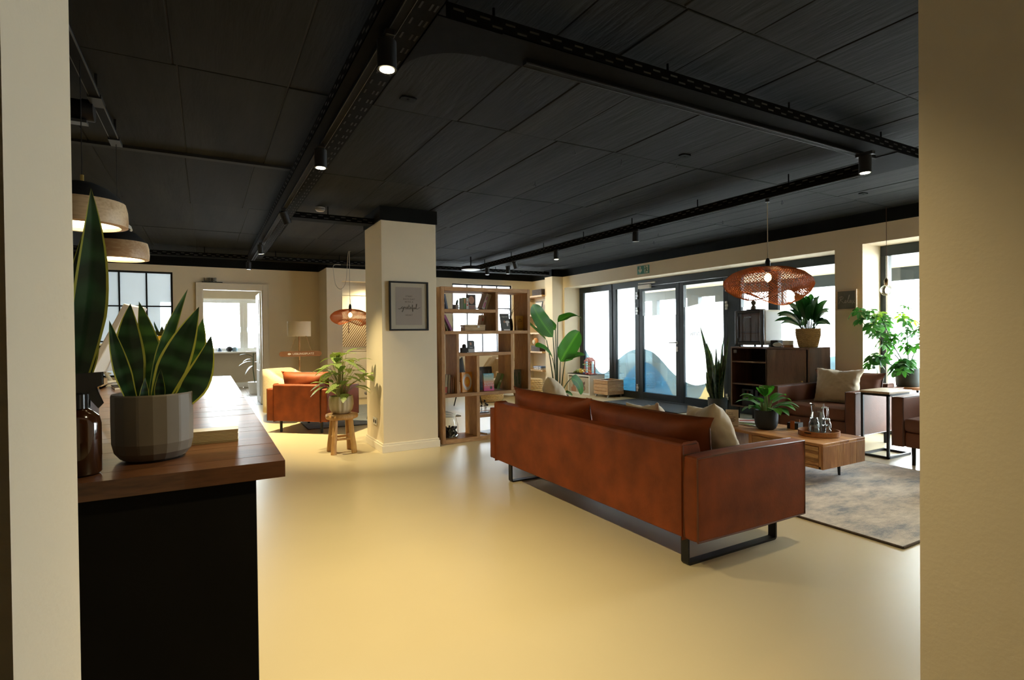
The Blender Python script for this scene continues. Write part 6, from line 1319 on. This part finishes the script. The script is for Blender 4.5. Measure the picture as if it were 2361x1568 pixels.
for (y, c, lb) in ((0.06, (0.05, 0.10, 0.35), 'small blue ball toy at the foot of the marble run'), (-0.05, (0.35, 0.02, 0.02), 'small red ball toy at the foot of the marble run')):
    tag(MB().ball((6.775, 8.98+y, 0.4145+0.022), 0.022, 14, 10).build('toy_ball', pm('toy_ball', c, 0.3), smooth=True), lb, 'toy')
t = thing('plush_toy', 'green plush crocodile lying on the white cube shelf', 'plush toy', (6.90, 9.36, 0.4145))
MB().ball((0, 0, 0.045), 0.07, 16, 10, (1.1, 1.5, 0.62)).build('body', mToyG, t, smooth=True); MB().ball((-0.03, -0.12, 0.045), 0.042, 14, 10, (0.9, 1.2, 0.9)).ball((-0.05, -0.16, 0.034), 0.028, 12, 8, (0.9, 1.4, 0.8)).build('head', mToyG, t, smooth=True)
for (x, y) in ((-0.09, 0.05), (-0.09, -0.06), (0.09, 0.05), (0.09, -0.06)): MB().ball((x, y, 0.022), 0.022, 10, 8, (1.4, 1, 1)).build('leg', mToyG, t, smooth=True)
MB().tube([(0, 0.08, 0.04), (0.02, 0.14, 0.03), (0.0, 0.18, 0.025)], [0.03, 0.02, 0.006], 10).build('tail', mToyG, t, smooth=True)
t = thing('plush_toy', 'yellow brown plush animal lying between the crocodile and the marble run', 'plush toy', (6.83, 9.19, 0.4145))
MB().ball((0, 0, 0.04), 0.05, 14, 10, (1, 1.2, 0.78)).build('body', mToyY, t, smooth=True); MB().ball((-0.03, 0.0, 0.075), 0.03, 12, 8).build('head', mToyY, t, smooth=True)
for s_ in (-1, 1): MB().ball((-0.02, 0.028*s_, 0.10), 0.012, 8, 6).build('ear', mToyY, t, smooth=True)
mPine = wood('pine_slat', (0.42, 0.24, 0.11), (0.62, 0.42, 0.22), axis='y', scale=4, rough=0.6, objvar=0.15)
t = thing('wooden_crate', 'pine slatted crate on casters in front of the cube shelf', 'crate', (6.74, 8.24, 0))
cx0, cx1, cy0, cy1 = 0.0, 0.40, 0.0, 0.44
for k in range(4):
    z = 0.055+k*0.068
    MB().box(cx0, cx0+0.014, cy0, cy1, z, z+0.060).build('slat', mPine, t, bevel=0.002, seg=1); MB().box(cx1-0.014, cx1, cy0, cy1, z, z+0.060).build('slat', mPine, t, bevel=0.002, seg=1)
    MB().box(cx0+0.014, cx1-0.014, cy0, cy0+0.014, z, z+0.060).build('slat', mPine, t, bevel=0.002, seg=1); MB().box(cx0+0.014, cx1-0.014, cy1-0.014, cy1, z, z+0.060).build('slat', mPine, t, bevel=0.002, seg=1)
for (x, y) in ((0.018, 0.018), (cx1-0.045, 0.018), (0.018, cy1-0.045), (cx1-0.045, cy1-0.045)): MB().box(x, x+0.028, y, y+0.028, 0.055, 0.325).build('corner_post', mPine, t)
MB().box(0.014, cx1-0.014, 0.014, cy1-0.014, 0.055, 0.065).build('bottom', mPine, t); MB().box(-0.004, cx1+0.004, -0.004, 0.045, 0.325, 0.336).box(-0.004, cx1+0.004, cy1-0.045, cy1+0.004, 0.325, 0.336).box(-0.004, 0.045, 0.045, cy1-0.045, 0.325, 0.336).box(cx1-0.045, cx1+0.004, 0.045, cy1-0.045, 0.325, 0.336).build('rim', mPine, t, bevel=0.002)
for (x, y) in ((0.04, 0.04), (cx1-0.04, 0.04), (0.04, cy1-0.04), (cx1-0.04, cy1-0.04)):
    MB().tube([(x, y-0.009, 0.020), (x, y+0.009, 0.020)], 0.020, 12).box(x-0.012, x+0.012, y-0.013, y-0.010, 0.018, 0.055).box(x-0.012, x+0.012, y+0.010, y+0.013, 0.018, 0.055).box(x-0.014, x+0.014, y-0.013, y+0.013, 0.050, 0.055).build('caster', mChrome, t)

# ------------------------------------------------------------------ signs on the right wall
for (y, kind, lb) in ((7.33, 'arrow', 'green emergency sign with downward arrow above the entrance'), (7.178, 'man', 'green emergency sign with running figure and door above the entrance')):
    t = thing('exit_sign', lb, 'sign', (6.759, y, 2.370), 0, 'emergency exit signs')
    MB().box(-0.004, 0, -0.0735, 0.0735, -0.074, 0.074).build('plate', mGreen, t)
    P = lambda pts: [(-p[0], p[1]) for p in pts]
    if kind == 'arrow':
        MB().prism(P([(-0.013, 0.062), (0.013, 0.062), (0.013, -0.005), (0.042, 0.022), (0.042, -0.012), (0.0, -0.058), (-0.042, -0.012), (-0.042, 0.022), (-0.013, -0.005)]), 'x', -0.0055, -0.004).build('arrow', mSignW, t)
    else:
        MB().prism(P([(-0.045, -0.062), (0.045, -0.062), (0.045, 0.064), (-0.045, 0.064)]), 'x', -0.0055, -0.004).build('doorway', mSignW, t)
        mb = MB(); mb.prism(P([(-0.012+0.012*math.cos(j*PI/7), 0.048+0.012*math.sin(j*PI/7)) for j in range(14)]), 'x', -0.007, -0.0055)
        for pts, r_ in (([(-0.008, 0.028), (0.006, 0.0)], 0.010), ([(-0.005, 0.030), (-0.030, 0.010), (-0.040, 0.008)], 0.006), ([(0.0, 0.030), (0.022, 0.028), (0.030, 0.010)], 0.006), ([(0.005, -0.002), (-0.012, -0.025), (-0.020, -0.058)], 0.007), ([(0.008, -0.002), (0.014, -0.028), (0.040, -0.030)], 0.007)):
            mb.tube([(-0.006, -p[0], p[1]) for p in pts], r_, 6, flat=0.12 if False else None)
        mb.build('running_figure', mGreen, t)
t = thing('relax_picture', 'small pale box frame with a grey script print on the pier', 'picture', (6.758, 3.745, 1.622))
MB().box(-0.038, 0, -0.125, 0.125, 0.108, 0.123).box(-0.038, 0, -0.125, 0.125, -0.123, -0.108).box(-0.038, 0, -0.125, -0.110, -0.108, 0.108).box(-0.038, 0, 0.110, 0.125, -0.108, 0.108).build('frame', pm('pale_frame_wood', (0.62, 0.52, 0.40), 0.5), t, bevel=0.002)
MB().box(-0.012, -0.004, -0.11, 0.11, -0.108, 0.108).build('print', pm('sage_grey_print', (0.15, 0.16, 0.14), 0.5, var=0.25, scale=4), t)
strokes('lettering', SCR['Relax'], mWhiteI, t, (-0.0135, 0.0, -0.035), FACE_NX, 0.0016, 0.036)

# ------------------------------------------------------------------ niche shelves at the far right corner
mNiche = wood('niche_shelf_oak', (0.40, 0.24, 0.11), (0.58, 0.38, 0.19), axis='y', scale=4)
NZ = [2.075, 1.655, 1.25, 0.83, 0.425]
nl = ['topmost', 'second', 'third', 'fourth', 'lowest']
for z, lb in zip(NZ, nl):
    t = thing('wall_shelf', '%s oak shelf board in the niche right of the bookshelf' % lb, 'shelf', (6.55, 10.46, z), 0, 'oak shelves in the niche')
    MB().box(-0.15, 0.145, -0.42, 0.43, 0, 0.035).build('board', mNiche, t, bevel=0.002); MB().box(0.10, 0.147, -0.42, 0.43, -0.02, 0.0).build('cleat', mNiche, t)
mBask = pm('dark_wicker', (0.055, 0.035, 0.022), rough=0.85, var=0.4, scale=40)
def basket(label, x, y, z, lx, ly, h):
    t = thing('basket', label, 'basket', (x, y, z))
    MB().box(-lx, lx, -ly, ly, 0, 0.008).box(-lx, -lx+0.01, -ly, ly, 0.008, h).box(lx-0.01, lx, -ly, ly, 0.008, h).box(-lx+0.01, lx-0.01, -ly, -ly+0.01, 0.008, h).box(-lx+0.01, lx-0.01, ly-0.01, ly, 0.008, h).build('basket', mBask, t)
    mb = MB(); k = 0; zz = 0.012
    while zz < h:
        mb.tube([(-lx-0.002, -ly-0.002, zz), (lx+0.002, -ly-0.002, zz), (lx+0.002, ly+0.002, zz), (-lx-0.002, ly+0.002, zz), (-lx-0.002, -ly-0.002, zz)], 0.006, 5); zz += 0.014
    o = mb.build('weave', mBask, t); o['kind'] = 'stuff'
basket('dark wicker basket on the topmost niche shelf', 6.53, 10.27, 2.1105, 0.11, 0.19, 0.125)
basket('dark wicker basket on the fourth niche shelf behind the big plant', 6.53, 10.35, 0.8655, 0.11, 0.18, 0.13)
t = thing('framed_card', 'small black framed print leaning on the second niche shelf', 'picture', (6.46, 10.30, 1.6905))
MB().prism([(-0.02, 0), (-0.008, 0), (0.052, 0.285), (0.04, 0.287)], 'y', -0.15, 0.15).build('frame', mBlk, t); MB().prism([(-0.0212, 0.018), (-0.0195, 0.018), (0.0325, 0.268), (0.031, 0.268)], 'y', -0.132, 0.132).build('print', pm('pale_print', (0.62, 0.58, 0.5), 0.6, var=0.02), t)
MB().tube([(-0.001, 0.05, 0.14), (-0.003, 0.02, 0.13), (0.001, -0.01, 0.145), (-0.002, -0.04, 0.135)], 0.003, 5).build('lettering', mInk, t)
for i, (y, c, lb) in enumerate(((10.36, (0.62, 0.35, 0.20), 'pink plush toy on the third niche shelf'), (10.24, (0.50, 0.25, 0.12), 'brown plush toy on the third niche shelf'))):
    t = thing('plush_toy', lb, 'plush toy', (6.50, y, 1.2855)); m = pm('plush', c, 0.95, var=0.2, scale=30)
    MB().ball((0, 0, 0.055), 0.06, 14, 10, (1, 1, 0.95)).build('body', m, t, smooth=True); MB().ball((-0.02, 0, 0.125), 0.04, 12, 8).build('head', m, t, smooth=True)
    for s_ in (-1, 1): MB().ball((-0.015, 0.035*s_, 0.155), 0.015, 8, 6).build('ear', m, t, smooth=True)
t = thing('toy_lion', 'round orange plush lion on the fourth niche shelf', 'plush toy', (6.46, 10.40, 0.9965)); m = pm('plush_orange', (0.55, 0.22, 0.07), 0.95, var=0.2, scale=30); m2 = pm('plush_cream', (0.66, 0.55, 0.40), 0.95, var=0.1)
MB().ball((0, 0, 0.085), 0.085, 16, 12, (0.6, 1, 1)).build('mane', m, t, smooth=True); MB().ball((-0.04, 0, 0.08), 0.055, 14, 10, (0.6, 1, 1)).build('face', m2, t, smooth=True)
cbs = [((0.45, 0.42, 0.40), 'grey game box lying lowest on the lowest niche shelf'), ((0.12, 0.20, 0.38), 'blue game box lying on top on the lowest niche shelf')]
for i, (c, lb) in enumerate(cbs):
    t = thing('game_box', lb, 'box', (6.52, 10.28+0.02*i, 0.4605+i*0.036), R(4*i)); MB().box(-0.10, 0.10, -0.15, 0.15, 0, 0.035).build('box', pm('game_cover', c, 0.4, var=0.5, scale=14), t, bevel=0.002); MB().box(-0.1015, -0.10, -0.12, 0.12, 0.008, 0.028).build('print', pm('game_print', (0.6, 0.55, 0.5), 0.5, var=0.6, scale=25), t)

# ------------------------------------------------------------------ behind the bookshelf: wing chair, poufs, shell chair
mBeige = pm('beige_fabric', (0.46, 0.34, 0.21), rough=0.95, var=0.08, scale=30, bump=0.2, bscale=150)
t = thing('wing_chair', 'beige wing chair behind the bookshelf, only its top corner visible', 'armchair', (5.12, 9.80, 0), R(200))
MB().box(-0.30, 0.30, -0.30, 0.30, 0.14, 0.36).build('seat', mBeige, t, bevel=0.04, seg=3)
MB().prism([(-0.38, 0.14), (-0.26, 0.14), (-0.30, 0.76), (-0.42, 0.76)], 'y', -0.33, 0.33).build('backrest', mBeige, t, bevel=0.04, seg=3)
for s_ in (-1, 1): MB().prism([(-0.38, 0.14), (0.28, 0.14), (0.28, 0.50), (0.0, 0.52), (-0.22, 0.74), (-0.40, 0.74)], 'y', s_*0.33-0.04, s_*0.33+0.04).build('wing', mBeige, t, bevel=0.03, seg=3)
for (x, y) in ((-0.28, -0.26), (-0.28, 0.26), (0.22, -0.26), (0.22, 0.26)): MB().tube([(x, y, 0), (x*0.95, y*0.95, 0.15)], [0.013, 0.02], 8).build('leg', mTeak, t)
mPouf = pm('woven_pouf', (0.55, 0.38, 0.18), rough=0.9, var=0.2, scale=40)
def pouf(label, x, y, r_, h):
    t = thing('pouf', label, 'pouf', (x, y, 0), 0, 'woven straw poufs')
    prof = [(r_*0.8, 0), (r_*0.95, 0.04), (r_, h*0.5), (r_*0.95, h-0.04), (r_*0.8, h)]
    MB().lathe([(0.001, 0)]+prof+[(0.001, h+0.005)], 32).build('body', mPouf, t, smooth=True)
    mb = MB()
    for k in range(9):
        z = 0.03+(h-0.05)*k/8; q = r_*(1-0.18*abs(2*z/h-1)**3); n = 80
        mb.tube([((q+0.008*math.cos(20*2*PI*i/n+(k % 2)*PI))*math.cos(2*PI*i/n), (q+0.008*math.cos(20*2*PI*i/n+(k % 2)*PI))*math.sin(2*PI*i/n), z) for i in range(n+1)], 0.014, 5, caps=False)
    o = mb.build('weave', mPouf, t, smooth=True); o['kind'] = 'stuff'
pouf('woven straw pouf seen through the lower right of the bookshelf', 4.62, 9.10, 0.25, 0.24)
pouf('woven straw pouf between bookshelf and sofa back', 5.68, 9.30, 0.22, 0.36)
t = thing('shell_chair', 'black shell chair behind the bookshelf seen through its compartments', 'chair', (4.05, 8.80, 0), R(-60))
G = []
for i in range(9):
    v = i/8; row = []
    for j in range(9):
        u = 2*j/8-1; ang = v*R(105); yb = u*0.22*(1-0.25*v*v); z = 0.40+0.40*max(0, (v-0.4)/0.6); x = 0.20-0.42*min(1, v/0.55)-0.06*max(0, v-0.55)
        row.append((x, yb, z+0.05*u*u))
    G.append(row)
MB().grid(G).build('shell', mBlkM, t, smooth=True, solid=0.012)
for (x, y) in ((0.14, 0.16), (0.14, -0.16), (-0.16, 0.16), (-0.16, -0.16)): MB().tube([(x*0.7, y*0.7, 0.40), (x*1.15, y*1.15, 0)], 0.010, 8).build('leg', mBlk, t)

# ------------------------------------------------------------------ lounge left of the pillar
mShade = pm('cream_lampshade', (0.66, 0.58, 0.44), rough=0.9, var=0.02)
t = thing('floor_lamp', 'wooden tripod floor lamp with white drum shade in the corner', 'floor lamp', (1.37, 9.75, 0))
MB().lathe([(0.185, 1.255), (0.187, 1.505), (0.184, 1.505), (0.182, 1.255)], 36).build('shade', mShade, t, smooth=True, angle=40)
MB().tube([(0, 0, 0.56), (0, 0, 1.27)], 0.014, 8).build('pole', mTeak, t, smooth=True); MB().lathe([(0.001, 0.555), (0.085, 0.555), (0.085, 0.58), (0.001, 0.58)], 20).build('hub', mTeak, t, smooth=True, angle=40)
for a in (10, 130, 250): MB().tube([(0.06*math.cos(R(a)), 0.06*math.sin(R(a)), 0.56), (0.26*math.cos(R(a)), 0.26*math.sin(R(a)), 0.0)], [0.018, 0.014], 8).build('leg', mTeak, t, smooth=True)
MB().box(-0.18, 0.18, -0.004, 0.004, 1.26, 1.265).box(-0.004, 0.004, -0.18, 0.18, 1.26, 1.265).build('spider', mBlk, t)
mSgn = wood('dark_sign_wood', (0.16, 0.065, 0.022), (0.27, 0.12, 0.045), axis='x', scale=4)
t = thing('hanging_sign', 'rounded brown wooden sign with white arrow hanging on the floor lamp', 'sign', (1.355, 9.50, 0.968), R(-1))
n = 10
MB().prism([(0.285+0.04*math.sin(j*PI/n), 0.04*math.cos(j*PI/n)) for j in range(n+1)] + [(-0.285-0.04*math.sin(j*PI/n), -0.04*math.cos(j*PI/n)) for j in range(n+1)], 'y', -0.012, 0.012).build('board', mSgn, t, bevel=0.004)
text('lettering', 'LIEBLINGSPLATZ', mWhiteI, t, (0.04, -0.0128, 0.0), 0.044, FACE_NY, spacing=1.02)
MB().prism([(-0.205, 0), (-0.175, 0.02), (-0.175, 0.009), (-0.150, 0.009), (-0.150, -0.009), (-0.175, -0.009), (-0.175, -0.02)], 'y', -0.0132, -0.0118).build('arrow', mWhiteI, t)
MB().tube([(-0.17, 0, 0.035), (-0.06, 0.08, 0.29), (-0.03, 0.2, 0.29)], 0.004, 5).tube([(0.17, 0, 0.035), (0.10, 0.08, 0.29), (0.03, 0.2, 0.29)], 0.004, 5).build('rope', pm('jute_rope', (0.30, 0.19, 0.09), 0.9), t)
mCream = pm('cream_boucle', (0.60, 0.50, 0.34), rough=0.95, var=0.08, scale=40, bump=0.5, bscale=120)
t = thing('round_armchair', 'cream round-backed armchair behind the cognac armchair', 'armchair', (1.12, 8.75, 0.0115), R(-35))
G = []
for i in range(7):
    v = i/6; G.append([(0.36*math.cos(a)*1.0, 0.36*math.sin(a), 0.14+v*(0.62 if abs(math.degrees(a)-180) < 60 else 0.62-0.0035*(abs(math.degrees(a)-180)-60))) for a in [R(60+240*j/20) for j in range(21)]])
MB().grid(G).build('backrest', mCream, t, smooth=True, solid=0.09); MB().lathe([(0.001, 0.14), (0.31, 0.14), (0.32, 0.38), (0.29, 0.43), (0.001, 0.44)], 32).build('seat', mCream, t, smooth=True, angle=50)
for a in (45, 135, 225, 315): MB().tube([(0.24*math.cos(R(a)), 0.24*math.sin(R(a)), 0.0), (0.22*math.cos(R(a)), 0.22*math.sin(R(a)), 0.15)], 0.014, 8).build('leg', mTeak, t)
t = thing('tissue_box', 'white tissue sticking up behind the cognac armchair cushion', 'tissue box', (1.16, 8.70, 0.4425)); MB().box(-0.06, 0.06, -0.06, 0.06, 0, 0.24).build('box', mBeige, t, bevel=0.004)
MB().grid([[(0.06*(j/4-0.5)*2*(1-i/4)*0.8, 0.02*math.sin(j*1.5)*(1-i/4), 0.24+0.085*i/4) for j in range(5)] for i in range(5)]).build('tissue', mPaper, t, smooth=True, solid=0.001)
mTopD = pm('dark_table_top', (0.03, 0.025, 0.022), 0.35, var=0.2)
t = thing('hairpin_table', 'low dark table with black hairpin legs partly behind the pillar', 'coffee table', (2.32, 7.99, 0.0115))
MB().lathe([(0.001, 0.38), (0.30, 0.38), (0.305, 0.385), (0.305, 0.405), (0.001, 0.405)], 40).build('tabletop', mTopD, t, smooth=True, angle=40)
for a in (30, 150, 270):
    c_, s_ = math.cos(R(a)), math.sin(R(a)); MB().tube([(0.20*c_-0.04*s_, 0.20*s_+0.04*c_, 0.38), (0.28*c_, 0.28*s_, 0.004), (0.20*c_+0.04*s_, 0.20*s_-0.04*c_, 0.38)], 0.006, 6).build('leg', mBlk, t)
for i, c in enumerate(((0.40, 0.36, 0.30), (0.06, 0.06, 0.07))):
    tt = thing('book', ['pale book lying lower on the hairpin table', 'black book lying upper on the hairpin table'][i], 'book', (2.20, 7.92, 0.417+i*0.021), R(10+15*i)); MB().box(-0.07, 0.07, -0.10, 0.10, 0, 0.017).build('pages', mPaper, tt); MB().box(-0.072, 0.072, -0.102, 0.102, 0.017, 0.020).build('cover', cover(c), tt)
# striped wall picture inside the alcove
sm = _nt('striped_feather_art'); mArt = sm[0]; N_, L_ = sm[2], sm[3]
_tc = N_.new('ShaderNodeTexCoord'); _mp = N_.new('ShaderNodeMapping'); L_.new(_tc.outputs['Object'], _mp.inputs[0]); _mp.inputs['Rotation'].default_value = (0, R(-35), 0)
_wv = N_.new('ShaderNodeTexWave'); _wv.wave_type = 'BANDS'; _wv.bands_direction = 'X'; _wv.inputs['Scale'].default_value = 9; _wv.inputs['Distortion'].default_value = 1.2; _wv.inputs['Detail'].default_value = 2; L_.new(_mp.outputs[0], _wv.inputs[0])
_cr = N_.new('ShaderNodeValToRGB'); L_.new(_wv.outputs[0], _cr.inputs[0]); _cr.color_ramp.elements[0].color = (0.12, 0.07, 0.03, 1); _cr.color_ramp.elements[1].color = (0.68, 0.58, 0.42, 1); _cr.color_ramp.elements[0].position = 0.3; _cr.color_ramp.elements[1].position = 0.6; L_.new(_cr.outputs[0], sm[4].inputs[0])
t = thing('wall_art', 'striped brown and cream picture on the cupboard wall below the woven lamp', 'picture', (2.72, 10.828, 1.29))
MB().box(-0.46, 0.46, -0.02, 0, -0.25, 0.30).build('canvas', mArt, t, bevel=0.002); MB().box(-0.30, -0.285, -0.024, -0.02, 0.02, 0.30).build('stem_print', mFox, t)
# letters over the doorway
t = thing('letter_decoration', 'dark wooden LIEBE letters on a small board above the doorway', 'decoration', (0.06, 10.875, 2.2105))
MB().box(-0.11, 0.21, -0.02, 0.02, 0, 0.014).build('board', mTwig, t)
text('lettering', 'LIEBE', mTwig, t, (0.02, 0.0, 0.048), 0.088, FACE_NY, ext=0.008)
# far room: sill objects, plant, basket
SZ = 0.9005
t = thing('sill_jar', 'small dark blue jar on the far window sill', 'jar', (0.285, 15.10, SZ)); MB().lathe([(0.001, 0), (0.045, 0), (0.05, 0.03), (0.03, 0.06), (0.035, 0.08), (0.001, 0.085)], 16).build('jar', pm('dark_blue_glaze', (0.03, 0.05, 0.09), 0.3), t, smooth=True); MB().lathe([(0.02, 0.08), (0.022, 0.10), (0.001, 0.105)], 12).build('lid', mBlkM, t)
t = thing('sill_speaker', 'black round speaker on the far window sill', 'speaker', (0.50, 15.10, SZ)); MB().ball((0, 0, 0.065), 0.075, 18, 12, (1, 0.8, 0.87)).build('body', mBlkM, t, smooth=True); MB().lathe([(0.001, 0), (0.04, 0), (0.04, 0.01)], 14).build('foot', mBlk, t)
t = thing('sill_lantern', 'pale blue glass lantern on the far window sill', 'lantern', (0.62, 15.10, SZ)); MB().lathe([(0.001, 0), (0.055, 0), (0.06, 0.05), (0.05, 0.10), (0.001, 0.11)], 16).build('glass', pm('pale_blue_glass', (0.25, 0.36, 0.45), 0.2), t, smooth=True, angle=50); MB().lathe([(0.052, 0.09), (0.03, 0.115), (0.001, 0.118)], 16).build('cap', mWhiteP, t)
t = thing('far_plant', 'dark leaved houseplant beside the open door in the far room', 'potted plant', (0.93, 13.3, 0))
MB().lathe([(0.001, 0.0), (0.11, 0), (0.14, 0.26), (0.13, 0.26), (0.001, 0.24)], 20).build('pot', mWhiteP, t, smooth=True, angle=40); MB().tube([(0, 0, 0.24), (-0.03, 0, 0.55), (-0.02, 0, 0.9)], 0.01, 6).build('stem', mStrS, t)
for (bz, tx, tz) in ((0.80, -0.30, 0.86), (0.70, -0.32, 0.62), (0.62, -0.20, 0.42), (0.85, 0.2, 0.9), (0.7, 0.25, 0.55), (0.74, -0.24, 0.70)): MB().leaf((-0.02, 0, bz), (tx, -0.05, tz), 0.055, (0, 0, 0.08), rows=8, cols=4, fold=0.2, prof='lance').build('leaf', mSan, t, smooth=True)
t = thing('wire_basket', 'pale basket with thin wire handle on the floor of the far room', 'basket', (0.25, 13.9, 0)); MB().lathe([(0.001, 0), (0.13, 0), (0.15, 0.20), (0.145, 0.20), (0.001, 0.18)], 20).build('basket', mBeige, t, smooth=True, angle=40); MB().tube([(0.13*math.cos(a), 0, 0.19+0.17*math.sin(a)) for a in [PI*k/10 for k in range(11)]], 0.006, 6).build('handle', mTwig, t)

# lettering becomes plain geometry
bpy.context.view_layer.update()
_dg = bpy.context.evaluated_depsgraph_get()
for o in [o for o in COL.objects if o.type == 'FONT']:
    me = bpy.data.meshes.new_from_object(o.evaluated_get(_dg)); par, mat = o.parent, o.matrix_local.copy()
    nm = o.name; bpy.data.objects.remove(o)
    me.name = 'lettering'; q = bpy.data.objects.new('lettering', me); COL.objects.link(q); q.parent = par; q.matrix_local = mat
